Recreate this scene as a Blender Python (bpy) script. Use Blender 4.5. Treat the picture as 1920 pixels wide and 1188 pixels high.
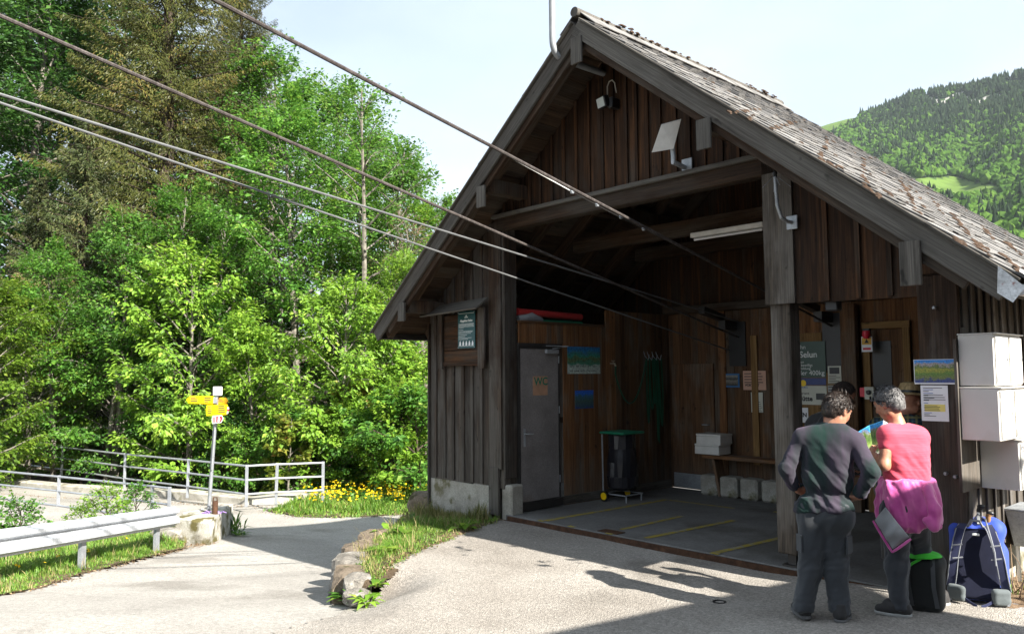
import bpy, bmesh, math, random
import numpy as np
from mathutils import Vector, Matrix, noise as mnoise

for _o in list(bpy.data.objects): bpy.data.objects.remove(_o, do_unlink=True)
random.seed(7); RNG = np.random.default_rng(7)
SC = bpy.context.scene; COL = SC.collection
rad = math.radians

# ------------------------------------------------------------------ camera
CF, CPITCH, CROLL, CYAW = 1473.1, 0.0735, -0.0065, 0.8288
CPOS = Vector((7.7826, -6.975, 1.84))
FW = Vector((-math.sin(CYAW)*math.cos(CPITCH), math.cos(CYAW)*math.cos(CPITCH), math.sin(CPITCH)))
_r0 = Vector((math.cos(CYAW), math.sin(CYAW), 0)); _u0 = _r0.cross(FW)
RT = _r0*math.cos(CROLL) + _u0*math.sin(CROLL)
UP = -_r0*math.sin(CROLL) + _u0*math.cos(CROLL)
cd = bpy.data.cameras.new('camera'); cam = bpy.data.objects.new('camera', cd); COL.objects.link(cam)
cd.sensor_width = 36; cd.sensor_fit = 'HORIZONTAL'; cd.lens = CF/1920*36; cd.clip_start = .05; cd.clip_end = 9000
M = Matrix((RT, UP, -FW)).transposed().to_4x4(); M.translation = CPOS; cam.matrix_world = M
SC.camera = cam
SC.render.resolution_x = 1024; SC.render.resolution_y = 633

# ------------------------------------------------------------------ sky, sun, exposure
SUNV = Vector((3.37, .16, 2.42)).normalized()          # towards the sun
SUN_EL = math.asin(SUNV.z)
W = bpy.data.worlds.new('World'); SC.world = W; W.use_nodes = True
wn, wl = W.node_tree.nodes, W.node_tree.links; wn.clear()
wo = wn.new('ShaderNodeOutputWorld'); wb = wn.new('ShaderNodeBackground'); sk = wn.new('ShaderNodeTexSky')
sk.sky_type = 'NISHITA'; sk.sun_disc = False; sk.sun_elevation = SUN_EL; sk.sun_rotation = math.atan2(SUNV.x, SUNV.y)
sk.altitude = 900; sk.air_density = 1.0; sk.dust_density = 2.2; sk.ozone_density = 1.0
wt = wn.new('ShaderNodeTexCoord'); wm = wn.new('ShaderNodeMapping'); wm.inputs['Scale'].default_value = (1.2, 1.2, 3.0)
wz = wn.new('ShaderNodeTexNoise'); wz.inputs['Scale'].default_value = 1.6; wz.inputs['Detail'].default_value = 5
wr = wn.new('ShaderNodeMapRange'); wr.inputs[1].default_value = .3; wr.inputs[2].default_value = .7
wr.inputs[3].default_value = .52; wr.inputs[4].default_value = .92
wx = wn.new('ShaderNodeMixRGB'); wx.inputs[2].default_value = (5.0, 5.7, 6.4, 1)      # thin white veil of high cloud
wl.new(wt.outputs['Generated'], wm.inputs[0]); wl.new(wm.outputs[0], wz.inputs['Vector'])
wl.new(wz.outputs['Fac'], wr.inputs[0]); wl.new(wr.outputs[0], wx.inputs[0]); wl.new(sk.outputs[0], wx.inputs[1])
wl.new(wx.outputs[0], wb.inputs[0]); wb.inputs[1].default_value = .054; wl.new(wb.outputs[0], wo.inputs[0])
sd = bpy.data.lights.new('sun', 'SUN'); sun = bpy.data.objects.new('sun', sd); COL.objects.link(sun)
sd.energy = 5.0; sd.angle = rad(.55); sd.color = (1, .95, .86)
sun.rotation_euler = SUNV.to_track_quat('Z', 'Y').to_euler(); sun.location = (30, 0, 30)
SC.view_settings.view_transform = 'Standard'; SC.view_settings.look = 'None'
SC.view_settings.exposure = 1.92; SC.view_settings.gamma = 1; SC.view_settings.use_curve_mapping = False
SC.render.engine = 'CYCLES'
SC.cycles.max_bounces = 8; SC.cycles.transparent_max_bounces = 8

# ------------------------------------------------------------------ pixel helpers (rays of the photograph)
def ray(x, y): return FW + RT*((x-960)/CF) - UP*((y-594)/CF)
def at(x, y, t): return CPOS + ray(x, y)*t
def onX(x, y, X): d = ray(x, y); return CPOS + d*((X-CPOS.x)/d.x)
def onY(x, y, Y): d = ray(x, y); return CPOS + d*((Y-CPOS.y)/d.y)
def onZ(x, y, z): d = ray(x, y); return CPOS + d*((z-CPOS.z)/d.z)

# ------------------------------------------------------------------ object helpers
def V(*a): return Vector(a)
def adopt(o, parent):
    if parent is not None:
        o.parent = parent; o.matrix_parent_inverse = parent.matrix_basis.inverted()
def tag(o, label, cat, group=None, kind=None):
    if label: o['label'] = label
    if cat: o['category'] = cat
    if group: o['group'] = group
    if kind: o['kind'] = kind
    return o
def thing(name, label, cat, loc=(0, 0, 0), rz=0, group=None):
    o = bpy.data.objects.new(name, None); o.empty_display_size = .1; COL.objects.link(o)
    o.matrix_basis = Matrix.Translation(Vector(loc)) @ Matrix.Rotation(rz, 4, 'Z')
    return tag(o, label, cat, group)
def obj(name, me, mat=None, parent=None, M=None):
    o = bpy.data.objects.new(name, me); COL.objects.link(o)
    if M is not None: o.matrix_basis = M
    if mat is not None and len(me.materials) == 0: me.materials.append(mat)
    if mat is not None and me.materials[0] != mat:
        o.material_slots[0].link = 'OBJECT'; o.material_slots[0].material = mat
    adopt(o, parent)
    return o
def np_mesh(name, Vv, F, smooth=False, tint=None):
    Vv = np.asarray(Vv, np.float32); F = np.asarray(F, np.int32); k = F.shape[1]
    me = bpy.data.meshes.new(name)
    me.vertices.add(len(Vv)); me.vertices.foreach_set('co', Vv.ravel())
    me.loops.add(F.size); me.loops.foreach_set('vertex_index', F.ravel())
    me.polygons.add(len(F)); me.polygons.foreach_set('loop_start', np.arange(0, F.size, k, dtype=np.int32))
    me.polygons.foreach_set('loop_total', np.full(len(F), k, np.int32))
    me.polygons.foreach_set('use_smooth', np.full(len(F), smooth))
    if tint is not None:
        a = me.attributes.new('tint', 'FLOAT', 'FACE'); a.data.foreach_set('value', np.asarray(tint, np.float32))
    me.update(calc_edges=True)
    return me
def frame(z, x=None):
    z = Vector(z).normalized()
    x = Vector(x) if x is not None else (Vector((1, 0, 0)) if abs(z.x) < .9 else Vector((0, 1, 0)))
    x = (x - z*x.dot(z)).normalized(); y = z.cross(x)
    return Matrix((x, y, z)).transposed()
class MB:
    def __init__(s): s.v = []; s.f = []
    def add(s, vs, fs):
        b = len(s.v); s.v += [tuple(q) for q in vs]; s.f += [tuple(i+b for i in f) for f in fs]; return s
    def box(s, c, d, R=None, ch=0):
        c = Vector(c); hx, hy, hz = d[0]/2, d[1]/2, d[2]/2
        vs = []; fs = []
        if ch <= 0:
            vs = [Vector((x, y, z)) for z in (-hz, hz) for y in (-hy, hy) for x in (-hx, hx)]
            fs = [(0, 2, 3, 1), (4, 5, 7, 6), (0, 1, 5, 4), (2, 6, 7, 3), (0, 4, 6, 2), (1, 3, 7, 5)]
        else:
            vs, fs = cbox(hx, hy, hz, min(ch, hx*.9, hy*.9, hz*.9)); vs = [Vector(q) for q in vs]
        if R is not None: vs = [R @ q for q in vs]
        return s.add([q+c for q in vs], fs)
    def tube(s, pts, r, n=8, cap=True):
        pts = [Vector(q) for q in pts]; m = len(pts)
        rs = r if hasattr(r, '__len__') else [r]*m
        vs = []; fs = []; x = None
        for i, q in enumerate(pts):
            d = (pts[min(i+1, m-1)] - pts[max(i-1, 0)])
            if d.length < 1e-9: d = Vector((0, 0, 1))
            R = frame(d, x); x = R.col[0].copy()
            for k in range(n):
                a = 2*math.pi*k/n; vs.append(q + R @ Vector((math.cos(a)*rs[i], math.sin(a)*rs[i], 0)))
        for i in range(m-1):
            for k in range(n):
                fs.append((i*n+k, i*n+(k+1) % n, (i+1)*n+(k+1) % n, (i+1)*n+k))
        if cap: fs.append(tuple(range(n-1, -1, -1))); fs.append(tuple((m-1)*n+k for k in range(n)))
        return s.add(vs, fs)
    def ribbon(s, pts, wdir, w, t):
        pts = [Vector(q) for q in pts]; m = len(pts); vs = []; fs = []
        for i, q in enumerate(pts):
            d = (pts[min(i+1, m-1)] - pts[max(i-1, 0)]).normalized()
            wd = Vector(wdir[i] if isinstance(wdir, list) else wdir); wd = (wd - d*wd.dot(d)).normalized(); nn = d.cross(wd)
            for a, b in ((-1, -1), (1, -1), (1, 1), (-1, 1)): vs.append(q + wd*(a*w/2) + nn*(b*t/2))
        for i in range(m-1):
            for k in range(4): fs.append((i*4+k, i*4+(k+1) % 4, (i+1)*4+(k+1) % 4, (i+1)*4+k))
        fs.append((3, 2, 1, 0)); fs.append(tuple((m-1)*4+k for k in range(4)))
        return s.add(vs, fs)
    def prism(s, poly, n, t):            # planar outline (3d points) given thickness t along n
        n = Vector(n).normalized()*t; k = len(poly); A = [Vector(q) for q in poly]
        return s.add(A + [q+n for q in A], [tuple(range(k-1, -1, -1)), tuple(range(k, 2*k))] +
                     [(i, (i+1) % k, k+(i+1) % k, k+i) for i in range(k)])
    def quad(s, a, b, c, d): return s.add([a, b, c, d], [(0, 1, 2, 3)])
    def lathe(s, prof, o=(0, 0, 0), n=16, R=None):
        o = Vector(o); vs = []; fs = []; m = len(prof)
        for (r, z) in prof:
            for k in range(n):
                a = 2*math.pi*k/n; q = Vector((r*math.cos(a), r*math.sin(a), z)); vs.append(o + (R @ q if R is not None else q))
        for i in range(m-1):
            for k in range(n): fs.append((i*n+k, i*n+(k+1) % n, (i+1)*n+(k+1) % n, (i+1)*n+k))
        fs.append(tuple(range(n-1, -1, -1))); fs.append(tuple((m-1)*n+k for k in range(n)))
        return s.add(vs, fs)
    def build(s, name, mat, parent=None, smooth=False, origin=None):
        A = np.array(s.v); lo, hi = A.min(0), A.max(0)
        o = Vector(origin) if origin is not None else Vector(((lo[0]+hi[0])/2, (lo[1]+hi[1])/2, lo[2]))
        me = bpy.data.meshes.new(name); me.from_pydata([(q[0]-o.x, q[1]-o.y, q[2]-o.z) for q in s.v], [], s.f)
        me.update()
        bm = bmesh.new(); bm.from_mesh(me); bmesh.ops.recalc_face_normals(bm, faces=bm.faces); bm.to_mesh(me); bm.free()
        if smooth:
            me.polygons.foreach_set('use_smooth', [True]*len(me.polygons))
            try: me.set_sharp_from_angle(angle=rad(42))
            except Exception: pass
        return obj(name, me, mat, parent, Matrix.Translation(o))
def cbox(hx, hy, hz, c):
    vs = []; idx = {}
    for sx in (-1, 1):
        for sy in (-1, 1):
            for sz in (-1, 1):
                for ax in range(3):
                    p = [sx*(hx-c), sy*(hy-c), sz*(hz-c)]; p[ax] = (sx, sy, sz)[ax]*(hx, hy, hz)[ax]
                    idx[(sx, sy, sz, ax)] = len(vs); vs.append(tuple(p))
    fs = []
    S = (-1, 1)
    for s1 in S:
        fs.append([idx[(s1, a, b, 0)] for a, b in ((-1, -1), (1, -1), (1, 1), (-1, 1))])
        fs.append([idx[(a, s1, b, 1)] for a, b in ((-1, -1), (1, -1), (1, 1), (-1, 1))])
        fs.append([idx[(a, b, s1, 2)] for a, b in ((-1, -1), (1, -1), (1, 1), (-1, 1))])
    for a in S:
        for b in S:
            fs.append([idx[(a, b, -1, 0)], idx[(a, b, 1, 0)], idx[(a, b, 1, 1)], idx[(a, b, -1, 1)]])
            fs.append([idx[(a, -1, b, 0)], idx[(a, 1, b, 0)], idx[(a, 1, b, 2)], idx[(a, -1, b, 2)]])
            fs.append([idx[(-1, a, b, 1)], idx[(1, a, b, 1)], idx[(1, a, b, 2)], idx[(-1, a, b, 2)]])
            for d in S: fs.append([idx[(a, b, d, 0)], idx[(a, b, d, 1)], idx[(a, b, d, 2)]])
    return vs, fs
_BM = {}
def board_mesh(w, t, L, ch):
    k = (round(w, 3), round(t, 3), round(L, 2), ch)
    if k not in _BM:
        me = bpy.data.meshes.new('board'); vs, fs = cbox(w/2, t/2, k[2]/2, min(ch, t*.4)); me.from_pydata(vs, [], fs); me.update()
        bm = bmesh.new(); bm.from_mesh(me); bmesh.ops.recalc_face_normals(bm, faces=bm.faces); bm.to_mesh(me); bm.free()
        _BM[k] = me
    return _BM[k]
def board(name, parent, p0, p1, w, t, wdir, mat, ch=.004):
    """a sawn board from p0 to p1: local z along its length, local x along wdir"""
    p0 = Vector(p0); p1 = Vector(p1); d = p1-p0
    R = frame(d, wdir).to_4x4(); R.translation = (p0+p1)/2
    return obj(name, board_mesh(w, t, d.length, ch), mat, parent, R)
def text_obj(name, s, size, parent, mat, loc, xdir, ydir, align='LEFT', ext=.0008, bold=0):
    cu = bpy.data.curves.new(name, 'FONT'); cu.body = s; cu.size = size; cu.align_x = align; cu.extrude = ext; cu.offset = bold
    cu.resolution_u = 3
    t = bpy.data.objects.new('tmp', cu); me = bpy.data.meshes.new_from_object(t); bpy.data.objects.remove(t); bpy.data.curves.remove(cu)
    x = Vector(xdir).normalized(); y = Vector(ydir).normalized(); z = x.cross(y)
    R = Matrix((x, y, z)).transposed().to_4x4(); R.translation = Vector(loc)
    me.name = name
    return obj(name, me, mat, parent, R)
def smooth01(a, b, x):
    t = np.clip((np.asarray(x, float)-a)/(b-a), 0, 1); return t*t*(3-2*t)

# ------------------------------------------------------------------ materials
def newmat(name):
    m = bpy.data.materials.new(name); m.use_nodes = True; n = m.node_tree.nodes; l = m.node_tree.links
    return m, n, l, n['Principled BSDF']
def plain(name, col, rough=.6, metal=0, bump=0, bscale=40, var=.12, spec=None, trans=0, alpha=None):
    m, n, l, b = newmat(name)
    b.inputs['Roughness'].default_value = rough; b.inputs['Metallic'].default_value = metal
    if spec is not None: b.inputs['Specular IOR Level'].default_value = spec
    if trans: b.inputs['Transmission Weight'].default_value = trans
    tc = n.new('ShaderNodeTexCoord'); nz = n.new('ShaderNodeTexNoise'); nz.inputs['Scale'].default_value = bscale*.25; nz.inputs['Detail'].default_value = 6
    l.new(tc.outputs['Object'], nz.inputs['Vector'])
    r = n.new('ShaderNodeMapRange'); r.inputs[1].default_value = .3; r.inputs[2].default_value = .7; r.inputs[3].default_value = 1-var; r.inputs[4].default_value = 1+var
    l.new(nz.outputs['Fac'], r.inputs[0])
    hs = n.new('ShaderNodeHueSaturation'); hs.inputs['Color'].default_value = (*col, 1); l.new(r.outputs[0], hs.inputs['Value'])
    l.new(hs.outputs[0], b.inputs['Base Color'])
    if bump:
        n2 = n.new('ShaderNodeTexNoise'); n2.inputs['Scale'].default_value = bscale; n2.inputs['Detail'].default_value = 5
        l.new(tc.outputs['Object'], n2.inputs['Vector'])
        bp = n.new('ShaderNodeBump'); bp.inputs['Strength'].default_value = bump; bp.inputs['Distance'].default_value = .01
        l.new(n2.outputs['Fac'], bp.inputs['Height']); l.new(bp.outputs[0], b.inputs['Normal'])
    return m
def ramp(n, stops):
    r = n.new('ShaderNodeValToRGB'); e = r.color_ramp.elements
    while len(e) > 1: e.remove(e[-1])
    e[0].position = stops[0][0]; e[0].color = (*stops[0][1], 1)
    for p, c in stops[1:]: q = e.new(p); q.color = (*c, 1)
    return r
def wood(name, c0, c1, c2, grey=None, gamt=.4, rough=.8, axis='Z', vary=.28, bump=.5, zgrey=None):
    m, n, l, b = newmat(name); b.inputs['Roughness'].default_value = rough; b.inputs['Specular IOR Level'].default_value = .25
    tc = n.new('ShaderNodeTexCoord'); oi = n.new('ShaderNodeObjectInfo')
    off = n.new('ShaderNodeVectorMath'); off.operation = 'SCALE'; off.inputs[0].default_value = (37, 19, 53); l.new(oi.outputs['Random'], off.inputs['Scale'])
    ad = n.new('ShaderNodeVectorMath'); ad.operation = 'ADD'; l.new(tc.outputs['Object'], ad.inputs[0]); l.new(off.outputs[0], ad.inputs[1])
    def nz(cross, along, detail, dist=0):
        mp = n.new('ShaderNodeMapping'); s = [cross]*3; s['XYZ'.index(axis)] = along; mp.inputs['Scale'].default_value = s
        l.new(ad.outputs[0], mp.inputs[0]); q = n.new('ShaderNodeTexNoise'); q.inputs['Scale'].default_value = 1
        q.inputs['Detail'].default_value = detail; q.inputs['Distortion'].default_value = dist; q.inputs['Roughness'].default_value = .62; l.new(mp.outputs[0], q.inputs['Vector']); return q
    g1 = nz(16, .8, 6, .8); g2 = nz(95, 2.0, 4); g3 = nz(2.5, .9, 4); g4 = nz(9, 5, 2)
    r1 = ramp(n, [(.25, c0), (.5, c1), (.75, c2)]); l.new(g1.outputs['Fac'], r1.inputs[0]); col = r1.outputs[0]
    if grey:
        gr = n.new('ShaderNodeMapRange'); gr.inputs[1].default_value = .62-gamt*.5; gr.inputs[2].default_value = .78-gamt*.5; gr.inputs[4].default_value = .9
        l.new(g3.outputs['Fac'], gr.inputs[0]); fac = gr.outputs[0]
        if zgrey:
            ge = n.new('ShaderNodeNewGeometry'); sx = n.new('ShaderNodeSeparateXYZ'); l.new(ge.outputs['Position'], sx.inputs[0])
            zr = n.new('ShaderNodeMapRange'); zr.inputs[1].default_value = zgrey[0]; zr.inputs[2].default_value = zgrey[1]; zr.inputs[3].default_value = .75; zr.inputs[4].default_value = 0
            l.new(sx.outputs['Z'], zr.inputs[0]); mm = n.new('ShaderNodeMath'); mm.operation = 'ADD'; mm.use_clamp = True
            l.new(fac, mm.inputs[0]); l.new(zr.outputs[0], mm.inputs[1]); fac = mm.outputs[0]
        mx = n.new('ShaderNodeMixRGB'); l.new(fac, mx.inputs[0]); l.new(col, mx.inputs[1]); mx.inputs[2].default_value = (*grey, 1); col = mx.outputs[0]
    # fine grain, knots and per-board value
    f2 = n.new('ShaderNodeMapRange'); f2.inputs[1].default_value = .3; f2.inputs[2].default_value = .7; f2.inputs[3].default_value = .55; f2.inputs[4].default_value = 1.35; l.new(g2.outputs['Fac'], f2.inputs[0])
    kn = n.new('ShaderNodeMapRange'); kn.inputs[1].default_value = .66; kn.inputs[2].default_value = .74; kn.inputs[3].default_value = 1; kn.inputs[4].default_value = .45; l.new(g4.outputs['Fac'], kn.inputs[0])
    rv = n.new('ShaderNodeMapRange'); rv.inputs[3].default_value = 1-vary; rv.inputs[4].default_value = 1+vary; l.new(oi.outputs['Random'], rv.inputs[0])
    a = n.new('ShaderNodeMath'); a.operation = 'MULTIPLY'; l.new(f2.outputs[0], a.inputs[0]); l.new(rv.outputs[0], a.inputs[1])
    a2 = n.new('ShaderNodeMath'); a2.operation = 'MULTIPLY'; l.new(a.outputs[0], a2.inputs[0]); l.new(kn.outputs[0], a2.inputs[1])
    hs = n.new('ShaderNodeHueSaturation'); l.new(col, hs.inputs['Color']); l.new(a2.outputs[0], hs.inputs['Value']); l.new(hs.outputs[0], b.inputs['Base Color'])
    if bump:
        hh = n.new('ShaderNodeMath'); hh.operation = 'ADD'; l.new(g1.outputs['Fac'], hh.inputs[0]); l.new(g2.outputs['Fac'], hh.inputs[1])
        bp = n.new('ShaderNodeBump'); bp.inputs['Strength'].default_value = bump; bp.inputs['Distance'].default_value = .008
        l.new(hh.outputs[0], bp.inputs['Height']); l.new(bp.outputs[0], b.inputs['Normal'])
    return m
def mottled(name, stops, scale, fine=None, rough=.9, bump=.4, bdist=.01, speck=None, metal=0, coord='Object', moss=None):
    """stone, concrete, asphalt: large blotches times fine grain"""
    m, n, l, b = newmat(name); b.inputs['Roughness'].default_value = rough; b.inputs['Specular IOR Level'].default_value = .3; b.inputs['Metallic'].default_value = metal
    tc = n.new('ShaderNodeTexCoord'); src = tc.outputs[coord]
    a = n.new('ShaderNodeTexNoise'); a.inputs['Scale'].default_value = scale; a.inputs['Detail'].default_value = 8; a.inputs['Roughness'].default_value = .6; l.new(src, a.inputs['Vector'])
    r = ramp(n, stops); l.new(a.outputs['Fac'], r.inputs[0]); col = r.outputs[0]
    f = n.new('ShaderNodeTexNoise'); f.inputs['Scale'].default_value = fine or scale*20; f.inputs['Detail'].default_value = 6; f.inputs['Roughness'].default_value = .7; l.new(src, f.inputs['Vector'])
    fr = n.new('ShaderNodeMapRange'); fr.inputs[1].default_value = .3; fr.inputs[2].default_value = .7; fr.inputs[3].default_value = .72; fr.inputs[4].default_value = 1.28; l.new(f.outputs['Fac'], fr.inputs[0])
    val = fr.outputs[0]
    if speck:
        v = n.new('ShaderNodeTexVoronoi'); v.inputs['Scale'].default_value = speck; l.new(src, v.inputs['Vector'])
        sp = n.new('ShaderNodeSeparateXYZ'); l.new(v.outputs['Color'], sp.inputs[0])
        sr = n.new('ShaderNodeMapRange'); sr.inputs[3].default_value = .74; sr.inputs[4].default_value = 1.26; l.new(sp.outputs['X'], sr.inputs[0])
        mu = n.new('ShaderNodeMath'); mu.operation = 'MULTIPLY'; l.new(val, mu.inputs[0]); l.new(sr.outputs[0], mu.inputs[1]); val = mu.outputs[0]
    if moss:
        q = n.new('ShaderNodeTexNoise'); q.inputs['Scale'].default_value = moss[1]; q.inputs['Detail'].default_value = 7; l.new(src, q.inputs['Vector'])
        qr = n.new('ShaderNodeMapRange'); qr.inputs[1].default_value = moss[2]; qr.inputs[2].default_value = moss[2]+.1; l.new(q.outputs['Fac'], qr.inputs[0])
        mx = n.new('ShaderNodeMixRGB'); mx.inputs[2].default_value = (*moss[0], 1); l.new(qr.outputs[0], mx.inputs[0]); l.new(col, mx.inputs[1]); col = mx.outputs[0]
    hs = n.new('ShaderNodeHueSaturation'); l.new(col, hs.inputs['Color']); l.new(val, hs.inputs['Value']); l.new(hs.outputs[0], b.inputs['Base Color'])
    if bump:
        bp = n.new('ShaderNodeBump'); bp.inputs['Strength'].default_value = bump; bp.inputs['Distance'].default_value = bdist
        l.new((v.outputs['Distance'] if speck else f.outputs['Fac']), bp.inputs['Height']); l.new(bp.outputs[0], b.inputs['Normal'])
    return m
def leafmat(name, stops, trans=.45, rough=.45, objvar=.12, tcol=1.35, spec=.3):
    m, n, l, b = newmat(name); b.inputs['Roughness'].default_value = rough; b.inputs['Specular IOR Level'].default_value = spec
    at_ = n.new('ShaderNodeAttribute'); at_.attribute_name = 'tint'; oi = n.new('ShaderNodeObjectInfo')
    r = ramp(n, stops); l.new(at_.outputs['Fac'], r.inputs[0])
    rv = n.new('ShaderNodeMapRange'); rv.inputs[3].default_value = 1-objvar; rv.inputs[4].default_value = 1+objvar; l.new(oi.outputs['Random'], rv.inputs[0])
    hs = n.new('ShaderNodeHueSaturation'); l.new(r.outputs[0], hs.inputs['Color']); l.new(rv.outputs[0], hs.inputs['Value']); l.new(hs.outputs[0], b.inputs['Base Color'])
    if trans:
        t = n.new('ShaderNodeBsdfTranslucent'); h2 = n.new('ShaderNodeHueSaturation'); h2.inputs['Value'].default_value = tcol; h2.inputs['Hue'].default_value = .485; l.new(hs.outputs[0], h2.inputs['Color']); l.new(h2.outputs[0], t.inputs[0])
        mx = n.new('ShaderNodeMixShader'); mx.inputs[0].default_value = trans; l.new(b.outputs[0], mx.inputs[1]); l.new(t.outputs[0], mx.inputs[2])
        l.new(mx.outputs[0], n['Material Output'].inputs['Surface'])
    return m
m_ = {}
m_['facade'] = wood('facade_wood', (.012, .0064, .0036), (.039, .0182, .0082), (.112, .048, .0175), grey=(.046, .034, .025), gamt=.22)
m_['facade_low'] = wood('weathered_plank', (.013, .0082, .0056), (.036, .0215, .0135), (.088, .051, .029), grey=(.078, .069, .060), gamt=.36, zgrey=(.3, 2.2))
m_['batten'] = wood('batten_wood', (.03, .026, .023), (.07, .06, .052), (.14, .12, .105), grey=(.16, .15, .14), gamt=.5)
m_['grey'] = wood('grey_weathered_wood', (.031, .027, .0225), (.078, .069, .059), (.15, .135, .115), grey=(.108, .099, .086), gamt=.45, vary=.15)
m_['beam'] = wood('beam_wood', (.014, .008, .005), (.036, .020, .011), (.074, .042, .023), grey=(.055, .044, .034), gamt=.35)
m_['post'] = wood('post_wood', (.022, .017, .013), (.052, .042, .033), (.11, .088, .066), grey=(.11, .098, .085), gamt=.45)
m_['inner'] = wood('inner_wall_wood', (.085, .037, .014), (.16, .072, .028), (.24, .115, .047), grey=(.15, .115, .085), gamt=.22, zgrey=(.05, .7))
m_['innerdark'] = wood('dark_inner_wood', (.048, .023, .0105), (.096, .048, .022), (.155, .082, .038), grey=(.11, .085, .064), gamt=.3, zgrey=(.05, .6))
m_['rafter'] = wood('rafter_wood', (.026, .015, .009), (.06, .036, .021), (.11, .068, .04), grey=(.075, .06, .046), gamt=.3)
m_['ply'] = wood('plywood', (.15, .085, .03), (.21, .12, .045), (.27, .165, .068), vary=.08, bump=.15)
m_['shingle'] = wood('shingle_wood', (.06, .057, .054), (.132, .126, .121), (.215, .207, .2), grey=(.165, .159, .153), gamt=.5, vary=.25)
m_['moss'] = mottled('dry_moss', [(.3, (.035, .022, .014)), (.6, (.10, .062, .04))], 20, 160, bump=.9, bdist=.02)
m_['concrete'] = mottled('concrete', [(.3, (.20, .185, .155)), (.55, (.33, .315, .275)), (.75, (.40, .385, .345))], 3.5, 60, bump=.45, moss=((.13, .12, .07), 4, .56))
m_['block'] = mottled('mossy_concrete', [(.3, (.22, .20, .16)), (.55, (.40, .385, .34)), (.75, (.52, .50, .46))], 5, 60, bump=.7, bdist=.02, moss=((.10, .085, .03), 3.2, .5))
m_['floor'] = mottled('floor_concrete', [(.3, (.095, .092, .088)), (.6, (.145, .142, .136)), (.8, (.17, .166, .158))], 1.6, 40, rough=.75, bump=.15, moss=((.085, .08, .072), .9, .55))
m_['asphalt'] = mottled('coarse_asphalt', [(.28, (.19, .170, .148)), (.5, (.262, .24, .214)), (.72, (.325, .302, .272))], .8, 30, bump=.6, bdist=.012, speck=95, moss=((.185, .168, .148), .9, .57))
m_['road'] = mottled('road_asphalt', [(.28, (.21, .195, .178)), (.5, (.28, .264, .242)), (.72, (.335, .318, .292))], .55, 22, bump=.35, bdist=.008, speck=160, moss=((.215, .20, .18), .7, .57))
m_['soil'] = mottled('soil', [(.3, (.05, .034, .02)), (.6, (.12, .085, .05)), (.8, (.17, .125, .075))], 3, 50, bump=.8, bdist=.03)
m_['litter'] = mottled('leaf_litter', [(.3, (.09, .055, .03)), (.55, (.20, .135, .08)), (.8, (.30, .22, .14))], 14, 90, bump=.7, bdist=.02)
m_['stone'] = mottled('limestone', [(.3, (.10, .088, .074)), (.55, (.23, .214, .19)), (.75, (.38, .365, .34))], 6, 50, bump=.8, bdist=.03)
m_['stone_brown'] = mottled('brown_stone', [(.3, (.09, .07, .05)), (.55, (.19, .15, .11)), (.75, (.30, .25, .19))], 5, 45, bump=.8, bdist=.03, moss=((.06, .055, .02), 6, .55))
m_['galv'] = mottled('galvanised_steel', [(.3, (.30, .32, .35)), (.6, (.40, .42, .45)), (.8, (.48, .50, .52))], 4, 70, rough=.42, bump=.05, metal=.55)
m_['galv_dull'] = mottled('dull_galvanised_steel', [(.3, (.28, .30, .32)), (.6, (.40, .42, .44)), (.8, (.48, .50, .52))], 6, 70, rough=.5, bump=.05, metal=.5)
m_['rail'] = mottled('guardrail_steel', [(.3, (.36, .38, .41)), (.6, (.46, .48, .51)), (.8, (.54, .55, .57))], 3, 40, rough=.5, bump=.04, metal=.35, moss=((.34, .29, .2), 2.6, .66))
m_['rust'] = mottled('rusty_iron', [(.3, (.035, .018, .011)), (.6, (.085, .042, .023)), (.8, (.14, .075, .04))], 12, 90, rough=.8, metal=.3)
m_['darksteel'] = plain('dark_steel', (.045, .042, .04), .5, .5)
m_['rope_brown'] = wood('rope_brown_steel', (.028, .022, .02), (.055, .046, .043), (.09, .078, .074), bump=.3)
m_['rope_grey'] = plain('rope_grey_steel', (.13, .133, .137), .5, .3)
m_['white'] = plain('white_paint', (.74, .73, .70), .45)
m_['boxwhite'] = plain('off_white_plastic', (.62, .60, .56), .4, var=.06)
m_['paper'] = plain('paper', (.78, .78, .80), .8, var=.03)
m_['black'] = plain('black_plastic', (.012, .012, .013), .4)
m_['darkgrey'] = plain('dark_grey', (.05, .052, .055), .6)
m_['ink'] = plain('ink', (.03, .03, .035), .8)
m_['inkblue'] = plain('blue_ink', (.05, .12, .4), .8)
m_['inkgreen'] = plain('green_ink', (.01, .17, .10), .8)
m_['lettering'] = plain('white_lettering', (.72, .74, .72), .6)
m_['yellow'] = plain('sign_yellow', (.86, .56, .0), .45, var=.03)
m_['orange'] = plain('sign_orange', (.62, .33, .01), .45)
m_['red'] = plain('sign_red', (.62, .02, .05), .45)
m_['orangelens'] = plain('orange_reflector', (.8, .16, .01), .25)
m_['paint_yellow'] = mottled('worn_yellow_paint', [(.40, (.20, .19, .16)), (.49, (.24, .19, .04)), (.8, (.36, .27, .03))], 9, 60, rough=.7, bump=.1)
m_['green_board'] = plain('dark_green_board', (.008, .05, .032), .35)
m_['teal_board'] = plain('teal_info_panel', (.008, .07, .075), .3)
m_['blue_board'] = plain('dark_blue_board', (.01, .03, .16), .4)
m_['green_plastic'] = plain('green_plastic', (.01, .16, .085), .45)
m_['hose'] = plain('green_hose', (.006, .06, .028), .45)
m_['doorgrey'] = mottled('grey_steel_door', [(.3, (.15, .135, .13)), (.6, (.225, .208, .202)), (.8, (.26, .24, .235))], 2.2, 60, rough=.5, bump=.06, moss=((.20, .165, .14), 1.7, .6))
m_['purple'] = plain('purple_ribbon', (.34, .2, .55), .6)
m_['redplastic'] = plain('red_plastic', (.4, .03, .03), .4)
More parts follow.
